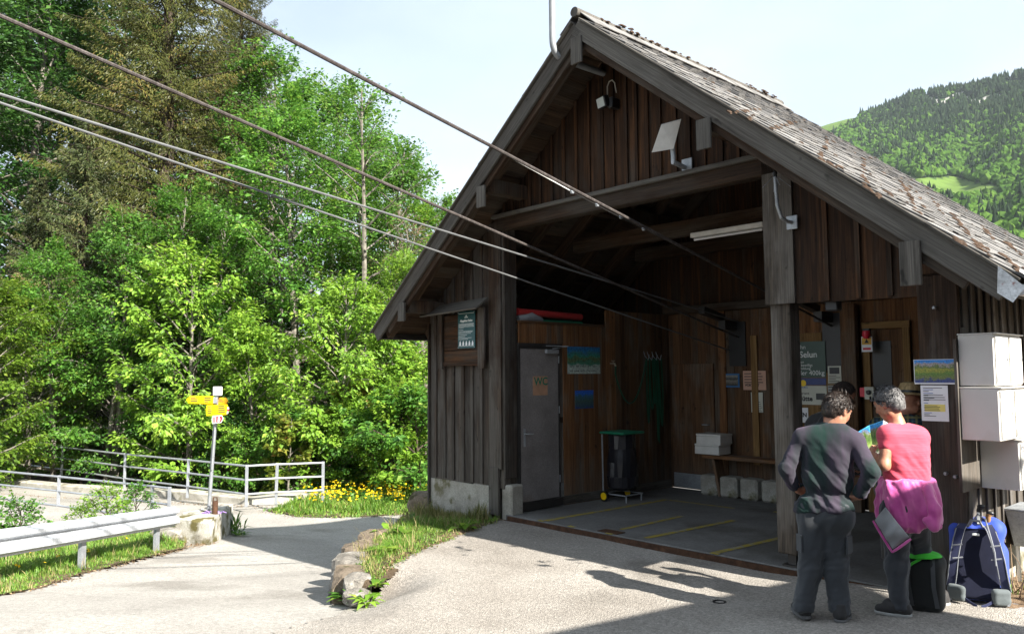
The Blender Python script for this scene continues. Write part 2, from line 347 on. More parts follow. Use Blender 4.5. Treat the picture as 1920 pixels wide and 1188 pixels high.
m_['tarp'] = plain('grey_tarp', (.3, .3, .31), .7, bump=.3)
m_['salmon'] = plain('salmon_paper', (.55, .33, .24), .8, var=.05)
m_['cream'] = plain('cream_paper', (.55, .55, .47), .8, var=.05)
m_['tan'] = plain('taped_card', (.42, .24, .15), .75, var=.15)
# ================================================================== ground
def smin(a, b, k): h = np.clip(.5+.5*(b-a)/k, 0, 1); return b*(1-h)+a*h - k*h*(1-h)
def apron_z(X): return -.05 + .09*smooth01(3.6, 5.6, X)
def road_z(X, Y):
    X = np.asarray(X, float); Y = np.asarray(Y, float)
    p = -.5 + np.where(X > -2.6, .12, .03)*(X+2.6) - .11*(np.clip(Y, -9, 3)+5.2)
    p = smin(p, np.full_like(p, -.085), .12)
    return -smin(-p, np.full_like(p, 1.42), .12)
def gz(x, y): return float(road_z(x, y))
def onroad(px, py, dz=0):
    d = ray(px, py); t = 3.0; lo = 2.0; hi = 120.0
    for _ in range(60):
        t = (lo+hi)/2; P = CPOS+d*t
        if P.z > gz(P.x, P.y)+dz: lo = t
        else: hi = t
    return CPOS+d*t
def inside(poly, X, Y):
    c = np.zeros(X.shape, bool); n = len(poly)
    for i in range(n):
        x1, y1 = poly[i][:2]; x2, y2 = poly[(i+1) % n][:2]
        k = ((y1 > Y) != (y2 > Y)) & (X < (x2-x1)*(Y-y1)/((y2-y1) if y2 != y1 else 1e-9)+x1); c ^= k
    return c
def dist_line(pl, X, Y):
    D = np.full(X.shape, 1e9)
    for (x1, y1), (x2, y2) in zip(pl[:-1], pl[1:]):
        dx, dy = x2-x1, y2-y1; t = np.clip(((X-x1)*dx+(Y-y1)*dy)/(dx*dx+dy*dy), 0, 1)
        D = np.minimum(D, np.hypot(X-x1-t*dx, Y-y1-t*dy))
    return D
def grid_patch(name, poly, h, zf, mat, kind='structure', smooth=True):
    P = np.array([q[:2] for q in poly]); x0, y0 = P.min(0)-h; x1, y1 = P.max(0)+h
    nx, ny = int((x1-x0)/h)+2, int((y1-y0)/h)+2
    gx, gy = np.meshgrid(x0+np.arange(nx)*h, y0+np.arange(ny)*h, indexing='ij')
    cx, cy = gx[:-1, :-1]+h/2, gy[:-1, :-1]+h/2; ins = inside(poly, cx, cy)
    z = zf(gx, gy); I = np.arange(nx*ny).reshape(nx, ny)
    F = np.stack([I[:-1, :-1], I[1:, :-1], I[1:, 1:], I[:-1, 1:]], -1)[ins]
    used, inv = np.unique(F, return_inverse=True)
    VV = np.stack([gx.ravel(), gy.ravel(), z.ravel()], -1)[used]
    o = Vector((*VV.mean(0)[:2], float(VV[:, 2].min())))
    me = np_mesh(name, VV-np.array(o), inv.reshape(-1, 4), smooth)
    ob = obj(name, me, mat, None, Matrix.Translation(o))
    if kind: ob['kind'] = kind
    return ob
def wob(X, Y, s, a, seed=0):
    return a*(np.sin(X*s+seed)*np.cos(Y*s*1.3+seed*2)+.5*np.sin(X*s*2.7+Y*s*2.1+seed)+.3*np.sin(Y*s*5.3-X*s*4.1+seed*3))

# edge of the flat apron, and of the grassy bank below it
EDGE = [(-.05, -.03), (.30, -.95), (.70, -1.85), (1.05, -2.48), (1.42, -2.95)]
OUTER = [(1.50, -3.16), (1.2, -3.12), (.55, -2.74), (-.08, -2.25), (-.78, -1.62), (-1.42, -.97), (-2.15, -.25), (-2.75, .4), (-3.1, 1.6)]
IN_EDGE = [(.1, -.03), (.42, -.9), (.82, -1.8), (1.17, -2.43), (1.6, -2.95)]
BANK = IN_EDGE + OUTER + [(-1.6, 1.6), (-1.62, .02), (-.2, .02)]
FARZ = -1.42
# forest side of the far railing: the slope climbs away from it
FENCE_A = onZ(0, 905, -1.25); FENCE_B = onZ(462, 938, -1.25); FENCE_C = onZ(602, 934, -1.3)
_fd = (FENCE_B-FENCE_A); _fd.z = 0; _fd.normalize(); _fn = Vector((-_fd.y, _fd.x, 0))
if _fn.dot(FW) < 0: _fn = -_fn
def beyond(X, Y): return (X-FENCE_A.x)*_fn.x + (Y-FENCE_A.y)*_fn.y
def ground_z(X, Y):
    X = np.asarray(X, float); Y = np.asarray(Y, float)
    b = beyond(X, Y)
    z = road_z(X, Y) - .07 - .5*smooth01(.2, 2.5, b) + .12*np.clip(b-1.5, 0, 60)
    # bed of the little stream left of the guard rail
    g = np.exp(-((X+9.5)**2+(Y+8.5)**2)/18.0); z = z - 1.0*g
    # the meadow right of and behind the hut lies level with the apron
    w = smooth01(5.3, 5.9, X)*smooth01(-.3, .1, Y); z = z*(1-w) + (-.03)*w
    f = smooth01(60, 400, np.hypot(X-5, Y)); return z*(1-f) + f*(2.0)
def gzz(x, y): return float(ground_z(x, y))
def big_sheet():
    a = np.concatenate([-np.geomspace(4000, 45, 26), np.arange(-44, 30, .7), np.geomspace(30, 4000, 26)])
    b = np.concatenate([-np.geomspace(4000, 30, 26), np.arange(-29, 45, .7), np.geomspace(45, 4000, 26)])
    gx, gy = np.meshgrid(a, b, indexing='ij'); z = ground_z(gx, gy) + wob(gx, gy, .9, .03)*(np.hypot(gx, gy) < 60)
    # nothing may pierce the floor of the hut
    hut = (gx > -2.4) & (gx < 6.3) & (gy > -.7) & (gy < 4.6); z = np.where(hut, np.minimum(z, -.35), z)
    I = np.arange(gx.size).reshape(gx.shape)
    F = np.stack([I[:-1, :-1], I[1:, :-1], I[1:, 1:], I[:-1, 1:]], -1).reshape(-1, 4)
    o = obj('ground', np_mesh('ground', np.stack([gx.ravel(), gy.ravel(), z.ravel()], -1), F, True), m_['soil']); o['kind'] = 'structure'
big_sheet()

# road: everything paved left of the hut, the bridge included
def P2(*pix): return [tuple(onroad(x, y))[:2] for x, y in pix]
ROAD = [(3.2, -12), (8.6, -12), (8.6, -2.0), (2.6, -2.2), (1.6, -3.0), (1.0, -2.6), (.3, -2.1), (-.5, -1.4), (-1.2, -.6), (-2.0, .2), (-2.4, .8)] \
    + P2((765, 963), (700, 966), (610, 967), (550, 965), (500, 955), (560, 946), (470, 944), (335, 934), (200, 925), (100, 918), (0, 911), (-300, 890)) \
    + P2((-260, 985), (0, 984), (98, 985), (200, 975), (290, 962), (400, 985), (408, 1008), (345, 1027), (290, 1041), (150, 1076), (0, 1116), (-200, 1168))
grid_patch('road', ROAD, .16, lambda X, Y: road_z(X, Y) + wob(X, Y, 1.1, .006), m_['road'])
APRON = EDGE + [(1.50, -3.16), (1.85, -3.55), (2.3, -4.9), (3.0, -9.2), (14, -9.2), (14, .25), (5.58, .25), (5.57, -.01)]
AP_LEFT = [(1.42, -2.95), (1.50, -3.16), (1.85, -3.55), (2.3, -4.9), (3.0, -9.2)]
def apron_surface(X, Y):
    z = apron_z(X); d = dist_line(AP_LEFT, X, Y); w = smooth01(0, .7, d); return (road_z(X, Y)+.012)*(1-w) + z*w + wob(X, Y, 1.7, .004)
grid_patch('apron', APRON, .055, apron_surface, m_['asphalt'])
# grassy bank: level with the apron on one side, a drop to the road on the other
APRON_L = EDGE + [(3, -3), (3, 0)]
def bank_z(X, Y):
    top = -.035 - .10*dist_line(EDGE, X, Y) + wob(X, Y, 4, .012); r = road_z(X, Y)-.02
    side = (X-EDGE[0][0])*(EDGE[-1][1]-EDGE[0][1])-(Y-EDGE[0][1])*(EDGE[-1][0]-EDGE[0][0])
    top = np.where(inside(APRON_L, X, Y), -.068, top)
    w = smooth01(0, .14, dist_line(OUTER, X, Y)); return r*(1-w) + np.maximum(top, r+.02)*w
grid_patch('bank', BANK, .05, bank_z, m_['soil'])
def bankz(x, y): return float(bank_z(np.array([[x]]), np.array([[y]]))[0, 0])
def surf(x, y):
    X = np.array([[x]]); Y = np.array([[y]])
    return float(apron_surface(X, Y)[0, 0]) if inside(APRON, X, Y)[0, 0] else gz(x, y)

# verges: thin sheets of soil and litter that carry the grass
LEFTV = P2((-200, 1172), (0, 1117), (150, 1077), (290, 1042), (342, 1029), (352, 1015), (330, 985), (200, 1000), (0, 1040), (-200, 1085))
FLOW = P2((500, 957), (555, 968), (620, 970), (700, 968), (775, 962), (800, 935), (760, 915), (620, 925), (560, 946))
grid_patch('left_verge', LEFTV, .08, lambda X, Y: road_z(X, Y)+.018+wob(X, Y, 3, .01), m_['soil'])
grid_patch('flower_verge', FLOW, .1, lambda X, Y: road_z(X, Y)+.015+wob(X, Y, 3, .01), m_['soil'])
RIGHTV = [(5.56, .12), (5.66, -.02), (5.95, -.02), (6.6, .2), (9.0, .9), (9, 5), (5.56, 5)]
grid_patch('right_verge', RIGHTV, .08, lambda X, Y: .047+wob(X, Y, 5, .008), m_['litter'])

# concrete floor of the hut with its worn yellow bay lines
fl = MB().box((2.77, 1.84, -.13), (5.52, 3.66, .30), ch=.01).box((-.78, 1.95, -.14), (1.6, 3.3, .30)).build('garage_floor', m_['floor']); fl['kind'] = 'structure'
FZ = .02
for k, (a, b, w) in enumerate([((.70, .06), (.76, 2.48), .09), ((.81, 2.48), (1.85, 2.52), .08), ((1.72, .30), (1.70, 1.55), .07), ((2.22, .12), (2.32, 1.75), .08),
                               ((3.16, .06), (3.25, 1.2), .08), ((2.35, 2.66), (2.95, 2.7), .08)]):
    a = Vector((*a, FZ+.004)); b = Vector((*b, FZ+.004)); d = (b-a).normalized(); s = Vector((-d.y, d.x, 0))*w/2
    MB().quad(a-s, b-s, b+s, a+s).build('floor_line', m_['paint_yellow'], fl)
for x in (.66, 1.18, 1.77, 3.17):
    MB().box((x, .035, FZ+.003), (.10, .06, .004)).build('floor_dab', m_['paint_yellow'], fl)
MB().box((2.78, -.012, -.035), (5.4, .02, .09)).build('floor_edge_iron', m_['rust'], fl)
MB().box((1.72, .12, FZ+.004), (.30, .16, .008), ch=.003).build('floor_drain', m_['rust'], fl)
dr = MB().lathe([(.055, -.02), (.055, .0), (.042, .001), (.04, -.015)], (4.03, -1.23, surf(4.03, -1.23)+.006), 18).build('drain_cover', m_['black'])
tag(dr, 'small round black drain cover set in the asphalt before the hut', 'drain cover')

# kerb of the bridge, under the far railing
KERB = [onZ(x, y, FARZ) for x, y in ((-200, 893), (0, 913), (110, 921), (235, 929), (335, 936), (400, 941), (462, 946), (520, 944), (562, 941), (604, 937))]
kb = MB(); prev = None
for i, q in enumerate(KERB):
    d = (KERB[min(i+1, len(KERB)-1)]-KERB[max(i-1, 0)]); d.z = 0; d.normalize(); nn = Vector((-d.y, d.x, 0))
    if nn.dot(FW) < 0: nn = -nn
    top = FARZ+.20+.03*math.sin(i*1.9)
    ring = [Vector((q.x, q.y, FARZ-.6)), Vector((q.x, q.y, top-.03)), Vector((q.x, q.y, top))+nn*.04, Vector((q.x, q.y, top))+nn*.36, Vector((q.x, q.y, FARZ-.9))+nn*.40]
    if prev:
        for a in range(4): kb.quad(prev[a], ring[a], ring[a+1], prev[a+1])
    prev = ring
ko = kb.build('kerb', m_['concrete']); ko['kind'] = 'structure'
# ================================================================== the timber hut (cable car station)
XC, ZPK, MS, OV, YB = 2.05, 5.68, .805, .70, 3.72
EAVE = 4.05; CO = math.cos(math.atan(MS)); SI = math.sin(math.atan(MS))
def zr(x): return ZPK - MS*abs(x-XC)
hut = thing('cable_car_hut', 'dark weathered timber hut with open garage front and shingle gable roof', 'hut', (2.0, 0, 0))
def plank(parent, x0, x1, zb, Y, t, mat, name='plank', top=.05, zt=None):
    n = MB(); x0 += .0015; x1 -= .0015
    T = (lambda x: zr(x)+top) if zt is None else (lambda x: zt)
    poly = [(x0, Y, zb), (x1, Y, zb), (x1, Y, T(x1))] + ([(XC, Y, T(XC))] if x0 < XC < x1 and zt is None else []) + [(x0, Y, T(x0))]
    return n.prism(poly, (0, 1, 0), t).build(name, mat, parent, origin=((x0+x1)/2, Y, zb))
def nailers(name, parts, mat=None):
    n = MB()
    for p0, p1, w, t in parts:
        p0 = Vector(p0); p1 = Vector(p1); R = frame(p1-p0, (0, 0, 1)); n.box((p0+p1)/2, (w, t, (p1-p0).length), R)
    return n.build(name, mat or m_['beam'], hut)
# --- concrete footing at the left, with the wooden corner post
ft = MB(); ft.box((-.95, .13, -.02), (1.36, .26, .78), ch=.02).build('footing', m_['concrete'], hut)
MB().box((.02, .13, .13), (.20, .22, .54), ch=.02).build('post_footing', m_['concrete'], hut)
board('corner_post', hut, (-.12, .12, .34), (-.12, .12, 3.8), .24, .22, (1, 0, 0), m_['post'], .01)
board('corner_post_board', hut, (-.17, -.022, .0), (-.17, -.022, .62), .19, .04, (1, 0, 0), m_['grey'])
board('corner_post_cladding', hut, (-.145, -.012, .60), (-.145, -.012, 3.9), .24, .03, (1, 0, 0), m_['facade_low'])
board('corner_post_cheek', hut, (.012, .11, .48), (.012, .11, 3.7), .22, .03, (0, 1, 0), m_['facade_low'])
# --- left front wall
lw = nailers('left_front_wall', [((-1.6, .06, .9), (-.26, .06, .9), .1, .05), ((-1.6, .06, 2.3), (-.26, .06, 2.3), .1, .05)])
random.seed(3)
xs = [-1.63, -1.47, -1.25, -1.06, -.84, -.64, -.44, -.265]
for a, b in zip(xs[:-1], xs[1:]):
    plank(lw, a, b, .36+random.uniform(-.015, .01), random.uniform(-.003, .003), .026, m_['facade_low'])
for a in xs[1:-1]:
    w = random.uniform(.022, .03); plank(lw, a-w, a+w, .38, -.022, .02, m_['facade_low'], 'batten')
# --- gable wall above the opening
gw = nailers('gable_wall', [((.45, .07, 4.25), (3.6, .07, 4.25), .1, .06)])
xs = [-.262]
while xs[-1] < 3.7: xs.append(xs[-1]+random.choice((.15, .17, .19, .21)))
xs[-1] = 3.84
for a, b in zip(xs[:-1], xs[1:]):
    zb = 3.985 if a > -.03 else 3.89
    plank(gw, a, b, zb, random.uniform(-.004, .004), .026, m_['facade'])
for a in xs[1:-1]:
    w = random.uniform(.018, .026); plank(gw, a-w, a+w, 3.985, -.024, .02, m_['facade'], 'batten')
board('lintel', hut, (-.10, .04, 3.865), (4.05, .04, 3.865), .19, .14, (0, 0, 1), m_['beam'], .01)
board('lintel_cover', hut, (-.16, -.045, 3.968), (3.86, -.045, 3.968), .05, .06, (0, 0, 1), m_['grey'])
# --- right front wall: long boards hanging above the counter opening
rw = nailers('right_front_wall', [((3.9, .07, 2.62), (5.5, .07, 2.62), .14, .08)])
xs = [3.845, 4.15, 4.46, 4.75, 5.02, 5.24]
for i, (a, b) in enumerate(zip(xs[:-1], xs[1:])):
    plank(rw, a, b, 2.5-.006*i, -.03 if i == 0 else random.uniform(-.004, .004), .03, m_['facade'] if i else m_['post'])
for a in xs[2:-1]: plank(rw, a-.024, a+.024, 2.5, -.025, .02, m_['facade'], 'batten')
plank(rw, 5.24, 5.55, 2.66, .012, .026, m_['facade'])
# --- posts
p2 = board('middle_post', hut, (3.965, .12, .14), (3.965, .12, 2.52), .20, .20, (1, 0, 0), m_['post'], .012)
MB().box((3.98, .12, .08), (.08, .08, .14)).box((3.98, .12, .03), (.16, .16, .02)).build('post_shoe', m_['darksteel'], hut)
board('middle_post_upper', hut, (3.97, .12, 2.50), (3.97, .12, 3.78), .20, .18, (1, 0, 0), m_['beam'], .01)
p3 = board('right_post', hut, (5.385, .02, .03), (5.385, .02, 2.645), .315, .05, (1, 0, 0), m_['facade_low'], .006)
board('right_post_core', hut, (5.42, .15, .03), (5.42, .15, 2.60), .2, .2, (1, 0, 0), m_['beam'], .01)
board('right_post_edge', hut, (5.551, .03, .05), (5.551, .03, 2.2), .05, .016, (0, 1, 0), m_['grey'])
# --- right side wall with its footing
sw = nailers('right_side_wall', [((5.50, .1, .9), (5.50, 3.6, .9), .1, .05), ((5.50, .1, 2.2), (5.50, 3.6, 2.2), .1, .05)])
y = .06
while y < 3.55:
    w = random.choice((.16, .19, .22)); zb = .36+random.uniform(-.06, .03)
    board('plank', sw, (5.54+random.uniform(-.003, .003), y+w/2, zb), (5.54, y+w/2, 2.86), w-.006, .026, (0, 1, 0), m_['post'] if y < 1.4 else m_['facade_low'])
    board('batten', sw, (5.565, y+w, zb+.02), (5.565, y+w, 2.84), .05, .02, (0, 1, 0), m_['batten']); y += w
MB().box((5.47, 1.9, .10), (.14, 3.4, .66), ch=.02).build('side_footing', m_['concrete'], hut)
# --- left outer wall (out of sight, closes the wc room)
for k in range(18): board('plank', lw, (-1.615, .05+.2*k, -.1), (-1.615, .05+.2*k, 2.6), .195, .026, (0, 1, 0), m_['facade_low'])
# --- inner side wall with the wc door
iw = nailers('inner_side_wall', [((-.02, 1.0, 1.2), (-.02, 3.55, 1.2), .08, .04), ((-.02, 1.0, 2.3), (-.02, 3.55, 2.3), .08, .04)])
IX = .035
y = .24
while y < 3.58:
    w = random.choice((.095, .105, .115)); top = 2.545 if y < 1.95 else 2.80
    zb = 2.27 if y < 1.0 else .0
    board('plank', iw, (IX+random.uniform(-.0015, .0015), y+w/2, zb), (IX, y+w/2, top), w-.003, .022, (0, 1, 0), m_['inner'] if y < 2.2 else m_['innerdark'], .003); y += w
board('wall_cap', iw, (.0, .24, 2.56), (.0, 1.98, 2.56), .14, .03, (1, 0, 0), m_['innerdark'])
board('bottom_board', iw, (IX+.014, 1.03, .09), (IX+.014, 3.58, .09), .12, .012, (0, 0, 1), m_['grey'])
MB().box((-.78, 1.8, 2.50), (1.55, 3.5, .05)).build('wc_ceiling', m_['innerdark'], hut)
dr = MB().box((.03, .625, 1.17), (.04, .73, 2.05), ch=.006).build('door', m_['doorgrey'], hut); dr['label'] = 'grey steel toilet door'
MB().box((.03, .625, 2.235), (.06, .80, .07)).box((.03, .245, 1.17), (.05, .02, 2.06)).box((.03, 1.005, 1.17), (.05, .02, 2.06)).box((.04, .625, .09), (.09, .80, .10)).build('door_frame', m_['darksteel'], dr)
MB().tube([(.05, .33, 1.05), (.105, .33, 1.05), (.11, .345, 1.05), (.11, .44, 1.045)], .009, 8).box((.052, .33, 1.0), (.006, .035, .24), ch=.002).build('door_handle', m_['galv_dull'], dr)
MB().box((.075, .84, 2.16), (.05, .24, .06), ch=.006).tube([(.09, .84, 2.2), (.16, 1.08, 2.235), (.06, .74, 2.24)], .008, 6).build('door_closer', m_['galv_dull'], dr)
for z in (.35, 1.3, 2.0): MB().tube([(.055, .998, z), (.055, .998, z+.1)], .008, 6).build('hinge', m_['galv_dull'], dr)
# --- back wall
bw = nailers('back_wall', [((.1, 3.64, 1.2), (5.4, 3.64, 1.2), .08, .04), ((.1, 3.64, 2.6), (5.4, 3.64, 2.6), .08, .04)])
x = -.06
while x < 5.45:
    w = random.choice((.14, .16, .18))
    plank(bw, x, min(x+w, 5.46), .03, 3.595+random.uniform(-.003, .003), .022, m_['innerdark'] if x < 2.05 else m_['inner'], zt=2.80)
    x += w
x = -1.64
while x < 5.55: plank(bw, x, min(x+.19, 5.58), 2.40 if x < -.1 else 2.74, 3.645, .022, m_['facade'], top=.04); x += .19
board('back_beam', hut, (.0, 3.56, 2.86), (5.46, 3.56, 2.86), .12, .12, (0, 0, 1), m_['beam'], .008)
board('back_beam_post', bw, (1.05, 3.575, .03), (1.05, 3.575, 2.8), .12, .03, (1, 0, 0), m_['inner'])
bd = MB().box((.50, 3.575, 1.02), (.78, .03, 1.95), ch=.004).build('back_door', m_['innerdark'], hut)
MB().box((.50, 3.553, .16), (.74, .012, .22)).build('kick_plate', m_['galv_dull'], bd)
MB().tube([(.80, 3.555, 1.05), (.80, 3.51, 1.05), (.70, 3.51, 1.05)], .009, 6).build('door_handle', m_['galv_dull'], bd)
# slots where the ropes run in, each with a steel frame
for nm, x0, x1, z0, z1 in (('rope_slot', 1.18, 1.46, 1.95, 2.62), ('rope_slot', 2.66, 2.96, 1.88, 2.66)):
    MB().box(((x0+x1)/2, 3.574, (z0+z1)/2), (x1-x0, .02, z1-z0)).build(nm, m_['black'], hut)
    MB().box(((x0+x1)/2-.05, 3.40, z1-.06), (.12, .32, .14)).box(((x0+x1)/2-.12, 3.1, z1+.10), (.10, .55, .10), Matrix.Rotation(-.18, 3, 'X')).build('rope_guide', m_['darksteel'], hut)
# plywood panel behind the counter, and the yellow-framed doorway beside it
MB().box((2.36, 3.565, 1.30), (.58, .02, 2.2)).build('plywood_panel', m_['ply'], hut)
MB().box((2.80, 3.566, .93), (.30, .02, 1.82)).build('plywood_panel', m_['ply'], hut)
MB().box((1.60, 3.565, 1.45), (.10, .02, 1.9)).build('plywood_strip', m_['ply'], hut)
board('inner_post', hut, (3.09, 3.45, .02), (3.09, 3.45, 2.76), .2, .12, (1, 0, 0), m_['innerdark'], .008)
for p0, p1 in (((3.27, 3.55, .02), (3.27, 3.55, 2.42)), ((3.78, 3.55, .02), (3.78, 3.55, 2.42)), ((3.22, 3.55, 2.46), (3.83, 3.55, 2.46))):
    board('doorway_frame', hut, p0, p1, .09, .05, (1, 0, 0) if p0[0] == p1[0] else (0, 0, 1), m_['ply'], .004)
MB().box((3.53, 3.572, 1.2), (.44, .02, 2.4)).build('doorway_leaf', m_['innerdark'], hut)
MB().box((3.46, 3.556, 1.85), (.24, .012, .8)).build('doorway_pane', m_['black'], hut)
MB().box((4.45, .12, 2.46), (.12, .1, .10), ch=.01).build('camera_box', m_['black'], hut)
# --- roof
rf = MB()
for xx, z in ((XC, ZPK-.16), (.41, zr(.41)-.155), (3.69, zr(3.69)-.155), (-1.33, zr(-1.33)-.155), (5.43, zr(5.43)-.155)):
    rf.box((xx, (YB-OV)/2+.02, z), (.15, YB+OV-.10, .17))
rf = rf.build('roof', m_['beam'], hut)
for xx, z0, h in ((XC, ZPK-.42, .30), (.41, zr(.41)-.44, .27), (3.66, zr(3.66)-.44, .29), (-1.31, zr(-1.31)-.38, .26), (5.46, zr(5.46)-.44, .34)):
    board('purlin_end_board', rf, (xx, -OV-.028, z0), (xx, -OV-.028, z0+h), .155, .03, (1, 0, 0), m_['grey'])
def slope_pt(side, s, Y, off): return Vector((XC + side*(s*CO + off*SI), Y, ZPK - s*SI + off*CO))     # s down the slope, off above it
LS = EAVE/CO; TOPO = .10*CO
for side in (-1, 1):
    k = 0; s = 0
    while s < LS-.02:
        w = min(.21, LS-s); board('roof_board', rf, slope_pt(side, s+w/2, -OV+.03, TOPO-.012), slope_pt(side, s+w/2, YB, TOPO-.012), w-.003, .022, (side*CO, 0, -SI), m_['rafter'], .003); s += w
    for Y in (-.52, .20, .86, 1.52, 2.18, 2.84, 3.50):
        board('rafter', rf, slope_pt(side, .05, Y, TOPO-.024-.075), slope_pt(side, LS-.06, Y, TOPO-.024-.075), .10, .145, (0, 1, 0), m_['rafter'], .006)
    bh = .178
    board('bargeboard', rf, slope_pt(side, -.03 if side > 0 else 0.0, -OV, -.012), slope_pt(side, LS, -OV, -.012), bh, .036, (side*SI, 0, CO), m_['grey'], .005)
    board('lower_bargeboard', rf, slope_pt(side, .05, -OV+.045, -.125), slope_pt(side, LS-.25, -OV+.045, -.125), .09, .04, (side*SI, 0, CO), m_['beam'], .005)
    board('verge_batten', rf, slope_pt(side, .0, -OV-.02, TOPO+.012), slope_pt(side, LS+.03, -OV-.02, TOPO+.012), .07, .022, (0, 1, 0), m_['grey'], .004)
    board('eave_board', rf, slope_pt(side, LS+.012, -OV+.02, TOPO-.07), slope_pt(side, LS+.012, YB, TOPO-.07), .12, .024, (side*SI, 0, CO), m_['grey'], .004)
# shingles, laid in aligned columns; the nearest 300 are pieces of their own
random.seed(11)
sh = []
def shingle_col(side, y0, y1, s0):
    s = s0
    while s < LS+.02:
        L = .46; rowh = .262
        e = min(s+rowh+.05, LS+.07)
        a = slope_pt(side, max(e-L, .0), (y0+y1)/2, TOPO+.012+random.uniform(0, .006)); b = slope_pt(side, e, (y0+y1)/2, TOPO+.036+random.uniform(0, .010))
        yw = y1-y0-random.uniform(.010, .024)
        a.y += random.uniform(-.008, .008); b.y += random.uniform(-.010, .010)
        sh.append((side, a, b, yw)); s += rowh
for side in (1, -1):
    y = -OV-.035
    while y < YB:
        w = random.choice((.13, .15, .17)); shingle_col(side, y, min(y+w, YB+.03), random.uniform(-.25, -.02)); y += w
sh.sort(key=lambda q: ((q[1]+q[2])/2-CPOS).length + (0 if q[0] > 0 else 1000))
rest = MB()
_smc = {}
for i, (side, a, b, yw) in enumerate(sh):
    if i < 300: board('shingle', rf, a, b, round(yw, 2), .013, (0, 1, 0), m_['shingle'], .003)
    else: rest.box((a+b)/2, (yw, .017, (b-a).length), frame(b-a, (0, 1, 0)))
ro = rest.build('shingle_field', wood('shingle_field_wood', (.06, .057, .054), (.132, .126, .121), (.215, .207, .2), axis='X', bump=.4), rf); ro['kind'] = 'stuff'
MB().tube([(XC, -OV-.06, ZPK+.16), (XC, YB+.03, ZPK+.16)], .055, 14).build('ridge_log', m_['grey'], rf, smooth=True)
for k in range(18):
    y = -OV+.1+k*.24
    for side in (-1, 1): board('ridge_shingle', rf, (XC+side*.005, y, ZPK+.188+random.uniform(0, .008)), (XC+side*.25, y+random.uniform(-.02, .02), ZPK-.030+random.uniform(0, .008)), .235, .014, (0, 1, 0), m_['shingle'])
# dry moss cushions in the diagonal joints
mo = MB()
def lump(c, r, el, n):
    c = Vector(c); vs = []; fs = []; R = frame(n)
    rings = 3; seg = 7; ph = random.random()*6
    for i in range(rings):
        a = math.pi/2*i/rings
        for k in range(seg):
            t = 2*math.pi*k/seg+ph; rr = r*math.cos(a)*random.uniform(.75, 1.2)
            vs.append(c + R @ Vector((rr*math.cos(t)*el, rr*math.sin(t), r*.62*math.sin(a)*random.uniform(.8, 1.2))))
    vs.append(c + R @ Vector((0, 0, r*.65)))
    for i in range(rings-1):
        for k in range(seg): fs.append((i*seg+k, i*seg+(k+1) % seg, (i+1)*seg+(k+1) % seg, (i+1)*seg+k))
    for k in range(seg): fs.append(((rings-1)*seg+k, (rings-1)*seg+(k+1) % seg, rings*seg))
    mo.add(vs, fs)
NR = Vector((SI, 0, CO))
def moss_at(px, py, r, el=1.0):
    d = ray(px, py); P0 = slope_pt(1, 0, 0, TOPO+.055); t = (P0-CPOS).dot(NR)/d.dot(NR); lump(CPOS+d*t, r, el, NR)
for (x0, y0, x1, y1, n) in ((1367, 212, 1425, 204, 9), (1445, 243, 1495, 228, 11), (1535, 297, 1553, 263, 9), (1543, 301, 1580, 318, 5), (1622, 350, 1616, 296, 12), (1625, 352, 1650, 372, 6),
                            (1720, 402, 1688, 336, 13), (1742, 372, 1772, 404, 6), (1782, 402, 1818, 442, 11), (1735, 390, 1700, 340, 4), (1786, 445, 1812, 458, 5), (1825, 452, 1850, 470, 6),
                            (1840, 425, 1865, 452, 6), (1878, 476, 1912, 510, 12), (1885, 455, 1918, 480, 9), (1832, 462, 1855, 480, 5), (1660, 360, 1672, 368, 4), (1400, 225, 1420, 212, 4)):
    for k in range(n):
        f = (k+random.random()*.6)/n; moss_at(x0+(x1-x0)*f+random.uniform(-3, 3), y0+(y1-y0)*f+random.uniform(-2, 2), random.uniform(.014, .030), random.uniform(.9, 1.7))
for k in range(60):
    s = LS*random.random()**.8; lump(slope_pt(1, s, random.uniform(-OV, YB), TOPO+.05), random.uniform(.008, .02), random.uniform(.8, 2), NR)
for k in range(70): lump((XC+random.uniform(.03, .10), random.uniform(-OV+.2, YB-.2), ZPK+.165+random.uniform(0, .02)), random.uniform(.015, .032), random.uniform(.8, 1.6), (.4, 0, 1))
mo = mo.build('roof_moss', m_['moss'], rf, smooth=True); mo['kind'] = 'stuff'
# gutter at the right eave
gx, gzz_ = XC+EAVE+.075, zr(XC+EAVE)+.02
g = MB(); R8 = [(math.cos(a), math.sin(a)) for a in np.linspace(math.pi, 2*math.pi, 9)]
for (c0, s0), (c1, s1) in zip(R8[:-1], R8[1:]):
    for r in (.075, .072): g.quad((gx+c0*r, -OV-.03, gzz_+s0*r), (gx+c1*r, -OV-.03, gzz_+s1*r), (gx+c1*r, YB, gzz_+s1*r), (gx+c0*r, YB, gzz_+s0*r))
g.add([(gx, -OV-.03, gzz_)]+[(gx+c*.074, -OV-.03, gzz_+s*.074) for c, s in R8], [(0, i, i+1) for i in range(1, 9)])
gm = mottled('peeling_white_gutter', [(.3, (.55, .55, .55)), (.6, (.72, .73, .74)), (.8, (.8, .8, .8))], 5, 40, rough=.4, bump=.1, moss=((.30, .07, .04), 16, .62))
g.build('gutter', gm, rf)
MB().quad(slope_pt(1, LS-.14, -OV-.058, TOPO+.02), slope_pt(1, LS+.09, -OV-.058, TOPO-.01), slope_pt(1, LS+.09, -OV-.058, -.06), slope_pt(1, LS-.03, -OV-.058, -.06)).quad(
    slope_pt(1, LS-.03, -OV-.05, TOPO+.062), slope_pt(1, LS+.12, -OV-.05, TOPO+.05), slope_pt(1, LS+.12, YB, TOPO+.05), slope_pt(1, LS-.03, YB, TOPO+.062)).build('eave_flashing', gm, rf)
